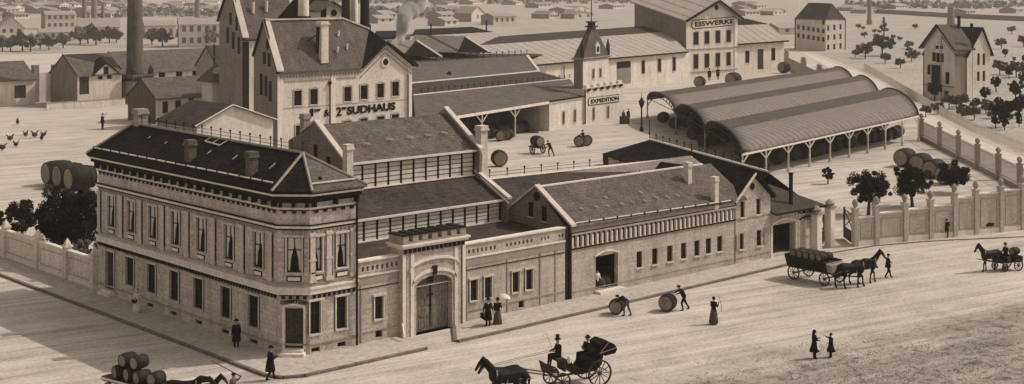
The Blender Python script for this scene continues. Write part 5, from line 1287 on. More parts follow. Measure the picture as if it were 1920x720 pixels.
# ================================================================== far town
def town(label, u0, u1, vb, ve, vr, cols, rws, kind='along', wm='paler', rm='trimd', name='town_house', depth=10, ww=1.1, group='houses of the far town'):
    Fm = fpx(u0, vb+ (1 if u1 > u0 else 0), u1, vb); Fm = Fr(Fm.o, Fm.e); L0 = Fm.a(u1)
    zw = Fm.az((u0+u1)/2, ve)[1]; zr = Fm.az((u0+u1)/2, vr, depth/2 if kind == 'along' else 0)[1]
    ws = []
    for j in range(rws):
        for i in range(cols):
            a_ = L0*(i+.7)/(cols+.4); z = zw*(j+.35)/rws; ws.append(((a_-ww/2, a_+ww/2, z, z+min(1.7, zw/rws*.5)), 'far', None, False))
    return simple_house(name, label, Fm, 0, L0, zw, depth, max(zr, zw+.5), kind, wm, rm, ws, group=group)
town('pale gabled house at the far left edge of the town', -2, 45, 80, 52, 31, 3, 2, 'back')
town('tall pale town house with two rows of windows left of the three thin chimneys', 85, 143, 54, 27, 20, 5, 2, wm='paler')
town('low pale town building in front of the tall windowed house', 72, 143, 76, 60, 53, 4, 1)
town('long pale town building with a row of arched windows just left of the great chimney', 146, 224, 72, 50, 34, 6, 1)
town('pale town building just right of the great chimney', 271, 330, 72, 47, 38, 4, 1)
town('long pale warehouse with five dark windows beside the malt kiln', 335, 412, 88, 45, 33, 5, 2)
town('faint house with four small windows above the sawtooth gables', 925, 968, 46, 30, 24, 4, 1)
town('faint gabled house behind the ridge lantern of the fermenting hall', 884, 908, 40, 24, 12, 1, 1, 'back')
rng = random.Random(5)
spots = [(12, 22), (60, 16), (112, 12), (205, 24), (290, 20), (322, 12), (350, 24), (392, 12), (720, 30), (760, 22), (830, 18), (1010, 12), (1060, 22), (1150, 14), (1420, 14), (1450, 26), (1460, 62), (1600, 18), (1680, 14), (1740, 10), (1860, 12), (1905, 22), (1395, 18)]
def where(u):
    u = max(0, min(1919, u))
    for a_, b_, s_ in ((0, 150, 'left of the three thin chimneys'), (150, 250, 'between the thin chimneys and the great chimney'), (250, 420, 'between the great chimney and the malt kiln'), (420, 900, 'beyond the smoke plume'), (900, 1190, 'beyond the ice store roof'), (1190, 1590, 'beyond the ice works wing'), (1590, 1920, 'beyond the villa garden')):
        if a_ <= u < b_: return s_
cnt = {}
spots += [(u_+rng.uniform(-8, 8), v_+rng.uniform(-3, 3)) for v_ in (10, 20, 33, 45, 60) for u_ in range(-4, 420, 34) if not (60 < u_ < 150 and v_ > 22) and not (v_ > 22 and 230 < u_ < 420) and not (v_ > 40 and u_ < 60) and not (150 < u_ < 225 and v_ > 40)]
spots += [(u_+rng.uniform(-10, 10), v_+rng.uniform(-3, 3)) for v_ in (8, 20, 32, 44) for u_ in range(710, 1190, 62) if rng.random() < .62 and not (860 < u_ < 990 and v_ > 12)]
spots += [(u_+rng.uniform(-10, 10), v_+rng.uniform(-3, 3)) for v_ in (10, 24) for u_ in range(1400, 1920, 58) if rng.random() < .6 and not (1480 < u_ < 1590)]
for u, v in spots:
    w_ = rng.uniform(16, 36)*(.5+v/60); k_ = rng.choice(('along', 'along', 'back')); s_ = where(u); cnt[s_] = cnt.get(s_, 0)+1
    town(('small faint gabled house ' if k_ == 'back' else 'long faint low house ')+s_, u, u+w_, v+2, v+2-(4+v*.13), v+2-(7+v*.22), rng.randint(2, 4), 1, k_, rm=rng.choice(('trimd', 'woodgrey', 'roofpale')), group='faint far houses '+s_, ww=1.6)  # pale roof tones put haze into the colour of these houses
for u, vb, vt, w_, lab in ((158.5, 30, -25, .9, 'left of three thin far factory chimneys'), (176.5, 27, -30, 1.1, 'middle, thickest of three thin far factory chimneys'), (193, 26, 6, .7, 'shortest and rightmost of three thin far chimneys'), (370, 27, -20, 1.0, 'thin far factory chimney between great chimney and malt kiln'), (1630, 24, -10, .8, 'thin far chimney at the left end of the long dark wall'), (1783, 32, 14, 1.3, 'short far chimney stub above the villa')):
    q = G(u, vb+22); t = thing('far_chimney', lab, 'chimney', q, group='thin chimneys of the far town'); c = MB(); zt = ztop(q, vt)
    c.lathe([(w_*1.5, 0), (w_*1.5, 2)], q, 8); c.build('base', M['shade_brick'], t); c = MB(); c.lathe([(w_*1.15, 2), (w_*.9, zt)], q, 8); c.build('shaft', M['shade_brick'], t)
t = thing('far_wall', 'long dark low wall crossing the fields above the villa', 'wall', G(1780, 34)); c = MB()
pts = [G(1628, 24), G(1700, 28), G(1780, 33), G(1860, 37), G(1930, 40)]
for p, q in zip(pts, pts[1:]):
    s_ = (q-p).normalized().cross(Vector((0, 0, 1))); c.prism([p-s_*.4, p+s_*.4, q+s_*.4, q-s_*.4], (0, 0, 2.2))
c.build('wall', M['shade_brick'], t)

# ================================================================== trees
def crown(b, c0, rx, rz, nclump, nleaf, leaf, rg, squash=1):
    c0 = Vector(c0)
    for _ in range(nclump):
        while True:
            d = Vector((rg.uniform(-1, 1), rg.uniform(-1, 1), rg.uniform(-1, 1)))
            if d.length < 1: break
        cc = c0+Vector((d.x*rx, d.y*rx, d.z*rz)); cr = rg.uniform(.18, .38)*rx
        for _ in range(nleaf):
            v = Vector((rg.gauss(0, 1), rg.gauss(0, 1), rg.gauss(0, 1))).normalized()*cr*rg.uniform(.5, 1.05)
            p = cc+v; a_ = Vector((rg.gauss(0, 1), rg.gauss(0, 1), rg.gauss(0, 1))).normalized(); bb = a_.orthogonal().normalized(); s_ = leaf*rg.uniform(.6, 1.3)
            b.add([p-a_*s_, p+bb*s_*.6, p+a_*s_, p-bb*s_*.6], [[0, 1, 2, 3]])
def tree_proto(name, label, h, r, seed, m='leaf', lf=.105, ncl=26, nl=230, cone=False, cat='tree', group=None):
    rg = random.Random(seed); t = thing(name, label, cat, (0, 0, 0), group=group)
    b = MB(); b.tube((0, 0, -.1), (.04*h, 0, h*.4), .04*h+.03, .028*h, 7); b.tube((.04*h, 0, h*.4), (.02*h, .02*h, h*.75), .028*h, .012*h, 6)
    for k_ in range(6):
        an = rg.uniform(0, 6.28); z0 = h*rg.uniform(.25, .5); b.tube((.03*h, 0, z0), (r*.7*math.cos(an), r*.7*math.sin(an), z0+h*rg.uniform(.12, .3)), .016*h, .006*h, 5)
    b.build('trunk', M['bark'], t)
    b = MB()
    if cone:
        for z_, rr in ((.3, 1), (.45, .8), (.6, .6), (.75, .42), (.88, .25)): crown(b, (0, 0, h*z_), r*rr, h*.08, ncl//4, nl//2, lf, rg)
    else:
        crown(b, (0, 0, h*.62), r, h*.36, ncl, nl, lf, rg)
        for k_ in range(5):
            an = rg.uniform(0, 6.28); crown(b, (r*.85*math.cos(an), r*.85*math.sin(an), h*rg.uniform(.35, .85)), r*.35, h*.1, 3, nl, lf, rg)
    b.build('crown', M[m], t); return t
tg = 'dark trees behind the garden wall'
tA = tree_proto('garden_tree', 'small dark round tree behind the garden wall, standing apart on the left', 3.4, 1.15, 1, ncl=22, group=tg); tA.location = G(40, 452)
tB = tree_proto('garden_tree', 'tall dark forked tree behind the garden wall beside the office', 5.9, 1.75, 2, ncl=40, group=tg)
def place(o, u, v): 
    p = G(u, v); o.location = p; return p
place(tB, 112, 492)
tC = tree_proto('garden_tree', 'dense dark tree touching the office corner', 5.7, 1.5, 3, ncl=46, group=tg); place(tC, 158, 500)
tD = tree_proto('garden_shrub', 'low grey leafed shrub under the dark trees at the office corner', 2.4, 1.1, 4, ncl=16, m='leaf2', cat='shrub'); place(tD, 160, 512)
dup(tA, G(-8, 445), 1.3, 'dark tree behind the garden wall, cut by the left edge of the picture', s=.7)
dup(tB, G(140, 496), 2.2, 'dark leaning tree in the middle of the clump behind the garden wall', s=.8)
yg = 'dark round trees in the yard'
y1 = tree_proto('yard_tree', 'dark round yard tree standing left of the others behind the yard wall', 4.6, 1.95, 11, ncl=44, group=yg); place(y1, 1628, 404); y1.scale = (.88,)*3
dup(y1, G(1711, 388), 2.0, 'dark round yard tree in front of the big dark casks', s=.85)
y2 = tree_proto('yard_tree', 'smallest dark yard tree on the right beside the casks', 3.2, 1.5, 12, ncl=30, group=yg); place(y2, 1787, 362)
y3 = tree_proto('yard_bush', 'small dark bush on the bare yard in front of the vaulted sheds', 1.7, .6, 13, ncl=14, nl=140, lf=.08, cat='bush'); place(y3, 1552, 345)
g1 = tree_proto('meadow_tree', 'soft grey round tree in the meadow beyond the road', 4.2, 2.0, 21, 'leaf2', .24, 22, 90, group='trees of the far meadow')
g2 = tree_proto('meadow_tree', 'tall pointed grey conifer in the meadow left of the villa', 6.5, 1.8, 22, 'leaf2', .24, 28, 100, cone=True, group='trees of the far meadow')
place(g1, 1622, 110); place(g2, 1657, 66)
ml = [(1655, 105, 1.35, 'round tree with dark crown on the meadow path left of the villa'), (1660, 119, .6, 'low bush just under the round meadow tree'), (1688, 128, .55, 'lone bush between meadow and road left of the villa'), (1702, 92, .45, 'tiny tree left of the villa gable'), (1687, 78, .4, 'tiny bush, right of a pair in the far meadow'), (1675, 74, .4, 'tiny bush, left of a pair in the far meadow'), (1709, 116, .7, 'pale bush close to the left wall of the villa'), (1897, 64, .7, 'small tree high on the slope right of the villa'), (1877, 92, .75, 'small tree on the slope beside the dark villa wing'), (1919, 88, .8, 'small tree on the slope at the right edge'), (1875, 140, .75, 'narrow bush, left of three in the villa garden'), (1887, 142, .5, 'faint bush, middle of three in the villa garden'), (1906, 145, .8, 'bush, right of three in the villa garden')]
for u, v, s_, lab in ml: dup(g1, G(u, v), u, lab, s=s_)
g3 = tree_proto('orchard_tree', 'dark round orchard tree on a thin trunk, largest right of the villa', 3.9, 1.25, 31, 'leaf', .15, 24, 110, group='orchard trees right of the villa'); place(g3, 1882, 238)
for u, v, s_, lab in ((1905, 190, .95, 'dark leaning orchard tree at the right edge'), (1868, 172, .75, 'small dark orchard tree close to the villa wing'), (1846, 192, .7, 'small orchard bush at the foot of the villa wing'), (1909, 222, .85, 'narrow dark orchard tree near the fence at the right edge'), (1752, 190, .9, 'climbing rose bush before the villa door'), (1831, 205, .5, 'tiny bush at the villa fence'), (1918, 205, .5, 'tiny orchard bush at the right edge')): dup(g3, G(u, v), u, lab, s=s_)
g0 = tree_proto('town_tree', 'soft grey tree at the left end of the row between town and farm roofs', 4.2, 2.0, 23, 'leaf3', .26, 22, 80, group='trees before the far town'); place(g0, 4, 96)
hl = [(20, 96, .8), (42, 96, 1.0), (57, 97, .9), (75, 92, .8), (92, 94, .75), (118, 90, .8), (150, 84, 1.0), (165, 82, 1.1), (180, 85, 1.0), (205, 80, .9), (218, 80, .8), (285, 84, .9), (305, 88, 1.0), (350, 84, 1.1), (372, 86, 1.2), (395, 88, 1.0)]
for i, (u, v, s_) in enumerate(hl):
    dup(g0, G(u, v), u, 'soft grey tree in the row between the town houses and the farm roofs' if u < 240 else 'soft grey tree before the pale warehouse right of the great chimney', group='trees before the far town' if u < 240 else 'trees before the warehouse', s=s_*1.25)
rg = random.Random(17)
for i in range(16):
    u, v = rg.uniform(1862, 1922), rg.uniform(100, 250); dup(g3, G(u, v), u, 'small dark tree scattered in the orchard right of the villa', 'scattered orchard trees', s=rg.uniform(.35, .7))
for i in range(12):
    u, v = rg.uniform(1735, 1860), rg.uniform(196, 226); dup(g1, G(u, v), u, 'low shrub growing along the foot of the villa walls', 'shrubs round the villa', s=rg.uniform(.3, .6))
for i in range(14):
    u, v = rg.uniform(1600, 1725), rg.uniform(48, 128); dup(g1, G(u, v), u, 'small grey bush scattered over the far meadow', 'scattered meadow bushes', s=rg.uniform(.3, .6))
# far wood mass
c = MB(); rg = random.Random(9)
for u0, u1, v in ((230, 420, 30), (0, 230, 6), (560, 1190, 4), (1590, 1925, 14), (700, 880, 30)):
    n = int((u1-u0)/5)
    for i in range(n):
        q = G(u0+(u1-u0)*i/n, v+rg.uniform(-3, 3)); q.z = 1.5; crown(c, q, rg.uniform(4, 8), 3, 3, 14, 1.3, rg)
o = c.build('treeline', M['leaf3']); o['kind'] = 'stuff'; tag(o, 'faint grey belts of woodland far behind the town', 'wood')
# rough tufts on the open square
c = MB(); rg = random.Random(3); nbl = 0
while nbl < 900:
    u, v = rg.uniform(1150, 1925), rg.uniform(560, 722)
    edge = 712-(u-1230)*.217
    if v < edge+rg.gauss(8, 14): continue
    if rg.random() < .5 and not (v > 640 and u > 1500): continue
    p = G(u, v); nbl += 1
    for k_ in range(rg.randint(3, 7)):
        q = p+Vector((rg.gauss(0, .22), rg.gauss(0, .12), 0)); d = Vector((rg.gauss(0, .05), rg.gauss(0, .05), rg.uniform(.04, .13))); s_ = Vector((.035, 0, 0)); c.poly([q-s_, q+s_, q+d*.6])
o = c.build('grass', M['leaf2']); o['kind'] = 'stuff'; tag(o, 'sparse dry grass tufts on the rough open square', 'grass')
c = MB(); FGq = FGR; a_, z_ = FGR.az(1856, 421); c.fprism(FGR, [(a_-.42, z_-.12), (a_+.3, z_-.16), (a_+.45, z_+.08), (a_-.1, z_+.18), (a_-.45, z_+.05)], -.09, -.065); tag(c.build('wall_spot', M['dark']), 'small black plaque added on the yard wall', 'spot')  # dark spot added as a thin shape, not a fitting of the wall

# ================================================================== casks
def cask_proto(name, label, r, L, parts=True, group=None, hm='iron', hd='caskend'):
    t = thing(name, label, 'cask', (0, 0, 0), group=group); b = MB()
    pr = [(.02, -L/2+.04), (r*.80, -L/2+.04), (r*.80, -L/2), (r*.84, -L/2), (r*.95, -L/4), (r, 0), (r*.95, L/4), (r*.84, L/2), (r*.80, L/2), (r*.80, L/2-.04), (.02, L/2-.04)]
    b.lathe(pr, (0, 0, r), 18, (1, 0, 0), caps=False); b.build('staves', M['cask'], t, True)
    for s_ in (-1, 1): b = MB(); b.lathe([(r*.79, -.004), (r*.79, .004)], (s_*(L/2-.03), 0, r), 16, (1, 0, 0), caps=True); b.build('head', M[hd], t)
    if parts:
        for x in (-.44, -.26, .26, .44):
            b = MB(); rr = r*(1-.16*(abs(x)*2)**2)+.012; b.lathe([(rr*.985, -L*.02), (rr, -L*.018), (rr, L*.018), (rr*.985, L*.02)], (x*L, 0, r), 18, (1, 0, 0), caps=False); b.build('hoop', M[hm], t)
    return t
def dirang(u0, v0, u1, v1): p, q = G(u0, v0), G(u1, v1); return math.atan2(q.y-p.y, q.x-p.x)
big = cask_proto('storage_cask', 'huge dark storage cask, farthest and leftmost of the three by the yard', 1.28, 2.7, group='three huge casks left of the office roof')
big.location = G(108, 346)
e_ = Vector((0, -1, 0))
dup(big, big.location+e_*2.62, 0, 'huge dark storage cask, middle of the three left of the office roof')
dup(big, big.location+e_*5.24, 0, 'huge dark storage cask, nearest of the three, touching the office roof edge')
for i, (u, v, lab) in enumerate(((1697, 312, 'huge dark cask, leftmost of the row beside the road fence, showing its head'), (1727, 322, 'second huge cask in the row beside the road fence'), (1752, 334, 'third huge cask in the row beside the road fence'), (1776, 345, 'last huge cask of the row, half behind a small tree'))):
    dup(big, G(u, v), dirang(1697, 312, 1760, 300), lab, 'row of huge casks beside the road fence', s=.82)
mid_ = cask_proto('cask', 'dark round cask standing alone near the railing of the malt house yard', .95, 1.5, group='casks lying in the yard')
mid_.location = G(936, 312); mid_.rotation_euler.z = R(60)
dup(mid_, G(1375, 163), dirang(1350, 163, 1400, 158), 'large cask lying before the ice works under its windows', s=1.5)
dup(mid_, G(1312, 164), R(20), 'cask lying on the left before the ice works door steps', s=1.15)
dup(mid_, G(1398, 133), R(40), 'cask standing before the low wing, left of its door', s=1.1); dup(mid_, G(1410, 131), R(20), 'cask beside another, right in front of the low wing door', s=1.0)
dup(mid_, G(1470, 137), R(-10), 'dark cask at the corner of the low wing by the fence', s=1.3)
sm = cask_proto('cask', 'dark cask stacked in the shade under the goods canopy', .8, 1.2, parts=False, group='casks under the goods canopy', hd='caskshade')
first = True
for row, (d_, n) in enumerate(((2.2, 12), (4.2, 13), (6.2, 13))):
    for i in range(n):
        a_ = FE.a(880)+1.75*i+.4*row+random.uniform(-.15, .15)
        if a_ > FE.a(1012): continue
        q = FE.p(a_, 0 if row == 0 else 0, d_)
        for lv in range(1 if row == 0 else 2):
            z = lv*1.5
            if first: sm.location = q; first = False
            else: dup(sm, q+Vector((0, 0, z)), random.choice((0, .3, 1.57, 1.2)))
fr = cask_proto('cask', 'cask of the front pair standing at the edge of the goods canopy', .72, 1.2, parts=False, group='casks at the canopy edge'); fr.location = G(938, 264); fr.rotation_euler.z = .9
dup(fr, G(953, 262), .4)
vs_ = cask_proto('cask', 'dark cask in the stacked rows under the vaulted sheds', .82, 1.25, parts=False, group='casks under the vaulted sheds', hd='caskshade'); first = True
for row in range(3):
    for k_ in range(2):
        for i in range(21):
            s_ = (i+.7)/22; f_ = .25+.4*k_
            p = Lp[row].lerp(Rp[row], s_).lerp(Lp[row+1].lerp(Rp[row+1], s_), f_); p.z = 0
            if random.random() < .12: continue
            hgt = 2 if (k_ == 1 and random.random() < .6) else 1
            for lv in range(hgt):
                if row == 2 and lv: continue
                if first: vs_.location = p; first = False
                else: dup(vs_, p+Vector((random.uniform(-.2, .2), random.uniform(-.2, .2), lv*1.6)), random.choice((.1, .2, 1.4, 1.7)))
bn = thing('water_butt', 'upright dark wooden butt standing by the ridge railing', 'butt', G(1139, 309)); c = MB(); q = G(1139, 309); c.lathe([(.45, 0), (.55, .6), (.5, 1.3), (.44, 1.3), (.44, 1.2)], q, 12); c.build('staves', M['cask'], bn, True)
c = MB(); c.lathe([(.56, .3), (.57, .36)], q, 12, caps=False); c.lathe([(.54, .95), (.55, 1.01)], q, 12, caps=False); c.build('hoop', M['iron'], bn)
# lamp posts by the sheds
lp = thing('yard_lamp', 'ornate iron yard lamp standing free left of the vaulted sheds', 'lamp', G(1203, 246)); q = G(1203, 246)
zt = ztop(q, 192)
c = MB(); c.lathe([(.32, 0), (.3, .4), (.14, .6), (.1, zt*.8), (.16, zt*.82)], q, 8); c.build('post', M['iron'], lp, True)
c = MB(); c.lathe([(.16, zt*.82), (.42, zt), (.42, zt+.05)], q, 6); c.build('lantern', M['glass'], lp); c = MB(); c.lathe([(.5, zt+.05), (.2, zt+.45), (.04, zt+.8), (.03, zt+1.4)], q, 6); c.build('lamp_roof', M['iron'], lp)
# hens
hp = None
for i, (u, v) in enumerate(((19, 265), (48, 257), (65, 259), (78, 264), (30, 276), (4, 283), (82, 257), (33, 234))):
    q = G(u, v); lab = ('dark hen nearest the picture edge', 'hen at the left of the upper pair', 'hen pecking left of the busy pair', 'hen of the busy pair above the huge casks', 'hen below the others, nearest the casks', 'pale brown hen at the left picture edge', 'hen right of all the others', 'faint hen farthest up the yard')[i]
    if hp is None:
        hp = thing('hen', lab, 'hen', q, rz=0, group='hens scratching in the far yard', s=2.0); X_ = WM[hp.name]
        c = MB(X_); c.ball((0, 0, .22), .16, 8, 6, 1.3, .8, .9); c.capsule((.12, 0, .3), (.2, 0, .42), .07, .045, 6); c.ball((.22, 0, .44), .05, 6, 4); c.tube((.26, 0, .44), (.31, 0, .42), .02, .004, 4); c.tube((0, .05, .12), (0, .05, 0), .015); c.tube((0, -.05, .12), (0, -.05, 0), .015); c.build('body', M['hen'], hp, True)
        c = MB(X_); c.prism([(-.14, -.02, .25), (-.32, -.02, .5), (-.18, -.02, .42), (-.08, -.02, .3)], (0, .04, 0)); c.build('tail', M['hen'], hp)
    else: dup(hp, q, rng.uniform(0, 6), lab, s=rng.uniform(1.7, 2.4))
# smoke
c = MB(); rg = random.Random(4); p0 = FE.p(FE.a(740, 20), kz(85, 740, 20), 20)
N_ = 26
for i in range(N_):
    t_ = i/(N_-1); u = 738+ (50*t_ if t_ < .75 else 37.5+ (t_-.75)*10) + 5*math.sin(t_*9); v = 84-100*t_; z = kz(v, u, 20); q = FE.p(FE.a(u, 20), z, 20)
    c.ball(q+Vector((rg.gauss(0, .15), rg.gauss(0, .15), 0)), .5+1.3*t_, 10, 7)
o = c.build('smoke', M['white'])
md = o.modifiers.new('r', 'REMESH'); md.mode = 'VOXEL'; md.voxel_size = .28
dg = bpy.context.evaluated_depsgraph_get(); me = bpy.data.meshes.new_from_object(o.evaluated_get(dg)); o.modifiers.clear(); o.data = me
m_ = bpy.data.materials.new('smoke_volume'); m_.use_nodes = True; nt = m_.node_tree; nt.nodes.clear()
ot = nt.nodes.new('ShaderNodeOutputMaterial'); pv = nt.nodes.new('ShaderNodeVolumePrincipled'); pv.inputs['Color'].default_value = (.99, .96, .9, 1); nz = nt.nodes.new('ShaderNodeTexNoise'); nz.inputs['Scale'].default_value = .9; nz.inputs['Detail'].default_value = 3
tcn = nt.nodes.new('ShaderNodeNewGeometry'); nt.links.new(tcn.outputs['Position'], nz.inputs['Vector']); mp = nt.nodes.new('ShaderNodeMapRange'); mp.inputs[1].default_value = .35; mp.inputs[2].default_value = .7; mp.inputs[3].default_value = .5; mp.inputs[4].default_value = 7
nt.links.new(nz.outputs['Fac'], mp.inputs[0]); nt.links.new(mp.outputs[0], pv.inputs['Density']); nt.links.new(pv.outputs[0], ot.inputs['Volume'])
me.materials.clear(); me.materials.append(m_); o['kind'] = 'stuff'; tag(o, 'pale steam plume rising behind the cross gable of the brewhouse', 'smoke')
# ================================================================== figures
def remeshed(b, vox):
    me = bpy.data.meshes.new('tmp'); me.from_pydata([tuple(p) for p in b.v], [], b.f); me.update()
    o = bpy.data.objects.new('tmp', me); COL.objects.link(o); md = o.modifiers.new('r', 'REMESH'); md.mode = 'VOXEL'; md.voxel_size = vox; md.use_smooth_shade = True
    dg = bpy.context.evaluated_depsgraph_get(); m2 = bpy.data.meshes.new_from_object(o.evaluated_get(dg))
    vs = [v.co.copy() for v in m2.vertices]; fs = [list(p.vertices) for p in m2.polygons]
    bpy.data.objects.remove(o); bpy.data.meshes.remove(me); bpy.data.meshes.remove(m2)
    return vs, fs
def segdist(p, a, c):
    d = c-a; t = max(0, min(1, (p-a).dot(d)/max(d.length_squared, 1e-9))); return (p-(a+d*t)).length
BASE = dict(pel=(0, 0, .95), ch=(0, 0, 1.27), nk=(0, 0, 1.45), hd=(.02, 0, 1.63), shL=(0, .18, 1.40), shR=(0, -.18, 1.40), elL=(-.03, .24, 1.13), elR=(-.03, -.24, 1.13), wrL=(.06, .25, .88), wrR=(.06, -.25, .88),
            hpL=(0, .09, .92), hpR=(0, -.09, .92), knL=(.03, .10, .49), knR=(.03, -.10, .49), anL=(0, .10, .08), anR=(0, -.10, .08))
WALK = dict(knL=(.16, .10, .50), anL=(.26, .10, .08), knR=(-.02, -.10, .50), anR=(-.26, -.10, .12), elL=(-.12, .24, 1.15), wrL=(-.02, .26, .92), elR=(.06, -.24, 1.14), wrR=(.24, -.24, .98))
def person(label, loc, face, pose=None, hgt=1.75, coat='cloth', legs='cloth', extra=(), group=None, base=None):
    J = {k_: Vector(v) for k_, v in BASE.items()}
    for d in (base or {}), (pose or {}):
        for k_, v in d.items(): J[k_] = Vector(v)
    t = thing('person', label, 'person', loc, face, group, s=hgt/1.75); X_ = WM[t.name]
    C_ = []
    def cp(a, c, r0, r1, mi):
        k_ = 1.0 if mi == 0 else 1.22
        C_.append((Vector(a), Vector(c), r0*k_, r1*k_, mi))
    cp(J['pel'], J['ch'], .125, .135, 1); cp(J['ch']+Vector((0, .07, .03)), J['ch']+Vector((0, -.07, .03)), .115, .115, 1); cp(J['shL'], J['shR'], .065, .065, 1); cp(J['pel']+Vector((0, .06, -.02)), J['pel']+Vector((0, -.06, -.02)), .11, .11, 2)
    cp(J['nk']-Vector((0, 0, .04)), J['hd'], .055, .055, 0); hv = (J['hd']-J['nk']).normalized()
    cp(J['hd']+hv*.03, J['hd']-hv*.02+Vector((.025, 0, 0)), .095, .078, 0)
    for s_ in 'LR':
        cp(J['sh'+s_], J['el'+s_], .055, .043, 1); cp(J['el'+s_], J['wr'+s_], .043, .030, 1)
        cp(J['hp'+s_], J['kn'+s_], .088, .060, 2); cp(J['kn'+s_], J['an'+s_], .060, .040, 2)
        cp(J['an'+s_]-Vector((0, 0, .03)), J['an'+s_]+Vector((.15, 0, -.045)), .042, .034, 3)
    b = MB()
    for a, c, r0, r1, mi in C_: b.capsule(a, c, r0, r1, 10)
    vs, fs = remeshed(b, .024)
    out = MB(X_); out.add(vs, fs)
    for i, f in enumerate(fs):
        c = (vs[f[0]]+vs[f[2]])/2; best = min(C_, key=lambda q: segdist(c, q[0], q[1])-(q[2]+q[3])/2); out.mi[i] = best[4]
    out.cur = 0
    for s_, sg in (('L', 1), ('R', -1)):       # hands: palm, four fingers, thumb
        w_, e_ = J['wr'+s_], J['el'+s_]; d = (w_-e_).normalized(); sd_ = d.cross(Vector((1, 0, .2))).normalized(); 
        if sd_.length < .5: sd_ = Vector((0, 1, 0))
        dn = d.cross(sd_).normalized(); pc = w_+d*.05
        out.capsule(w_, w_+d*.085, .026, .034, 8)
        for k_, (L2) in enumerate((.062, .072, .068, .052)):
            o0 = pc+d*.045+sd_*(k_-1.5)*.019; m0 = o0+d*L2*.55+dn*.012; out.tube(o0, m0, .0095, .009, 5); out.tube(m0, m0+d*L2*.4+dn*.026, .009, .007, 5)
        o0 = w_+d*.035+sd_*.03*sg; out.tube(o0, o0+d*.035+sd_*.028*sg+dn*.01, .012, .010, 5); out.tube(o0+d*.035+sd_*.028*sg+dn*.01, o0+d*.062+sd_*.03*sg+dn*.024, .010, .008, 5)
    h_ = J['hd']; out.tube(h_+Vector((.085, 0, .02)), h_+Vector((.125, 0, -.015)), .010, .018, 5); 
    for sg in (-1, 1): out.ball(h_+Vector((0, sg*.088, 0)), .024, 6, 4, .8, .5, 1.2)
    out.cur = 3
    for sg in (-1, 1): out.ball(h_+Vector((.088, sg*.033, .028)), .011, 5, 4)
    out.tube(h_+Vector((.098, -.022, -.045)), h_+Vector((.098, .022, -.045)), .006, .006, 4)
    out.build('body', [M['skin'], M[coat], M[legs], M['leather']], t, True)
    for ex in extra:
        c = MB(X_); nm, mm = ex, 'cloth'
        top = h_+hv*.07
        if ex == 'top_hat': c.lathe([(.17, 0), (.17, .015), (.10, .02), (.098, .2), (.105, .22), (.02, .22)], top, 12); mm = 'cloth'
        elif ex == 'hat': c.lathe([(.17, 0), (.165, .015), (.10, .02), (.09, .1), (.03, .13)], top, 12)
        elif ex == 'cap': c.lathe([(.108, -.03), (.115, .03), (.09, .08), (.02, .1)], top-hv*.02, 12); c.prism([tuple(top+Vector((.06, -.06, 0))), tuple(top+Vector((.17, -.04, -.02))), tuple(top+Vector((.17, .04, -.02))), tuple(top+Vector((.06, .06, 0)))], (0, 0, .015))
        elif ex in ('hair', 'long_hair', 'bonnet'):
            c.ball(h_+Vector((-.02, 0, .045)), .112, 10, 8, 1.0, 1.0, 1.0)
            if ex == 'hair': c.ball(h_+Vector((-.1, 0, .05)), .055, 8, 6)
            if ex == 'long_hair': c.capsule(h_+Vector((-.07, 0, .02)), h_+Vector((-.11, 0, -.22)), .085, .06, 8)
            if ex == 'bonnet': mm = 'white'; c.lathe([(.13, 0), (.16, .04), (.10, .045)], h_+Vector((.03, 0, .03)), 12, (1, 0, .4))
        elif ex in ('skirt', 'short_skirt', 'white_skirt'):
            p = J['pel']; zb = .10 if ex != 'short_skirt' else .42; mm = 'cloth2' if ex == 'skirt' else ('white' if ex == 'white_skirt' else 'cloth')
            c.lathe([(.13, p.z+.12), (.17, p.z), (.21, p.z-.2), (.27, (p.z+zb)/2-.05), (.31, zb), (.29, zb), (.2, (p.z+zb)/2)], (p.x, p.y, 0), 18); nm = 'skirt'
        elif ex == 'apron':
            p = J['pel']; mm = 'white'; c.lathe([(.145, p.z+.1), (.19, p.z), (.235, p.z-.2), (.285, (p.z+.2)/2)], (p.x+.015, p.y, 0), 18); vs_k = [q for q in c.f if all((X_.inverted() @ c.v[i]).x > p.x+.06 for i in q)]; c.f = vs_k; c.mi = [0]*len(vs_k)
        elif ex == 'coat_tail':
            p = J['pel']; mm = coat; c.lathe([(.17, p.z+.16), (.20, p.z), (.24, p.z-.22), (.27, p.z-.46), (.23, p.z-.45)], (p.x-.01, p.y, 0), 16)
        elif ex == 'short_coat': p = J['pel']; mm = coat; nm = 'coat_tail'; c.lathe([(.17, p.z+.16), (.20, p.z), (.225, p.z-.18), (.20, p.z-.18)], (p.x, p.y, 0), 16)
        elif ex == 'collar': mm = 'white'; c.lathe([(.075, 0), (.085, .05)], J['nk']-Vector((0, 0, .02)), 10)
        c.build(nm, M[mm], t, True)
    return t, X_, J
def held(name, label, cat, build, m):
    """a thing held in the hand stays a thing of its own"""
    c = MB(); build(c); return tag(c.build(name, M[m], None, True), label, cat)
def wpt(X_, v): return X_ @ Vector(v)

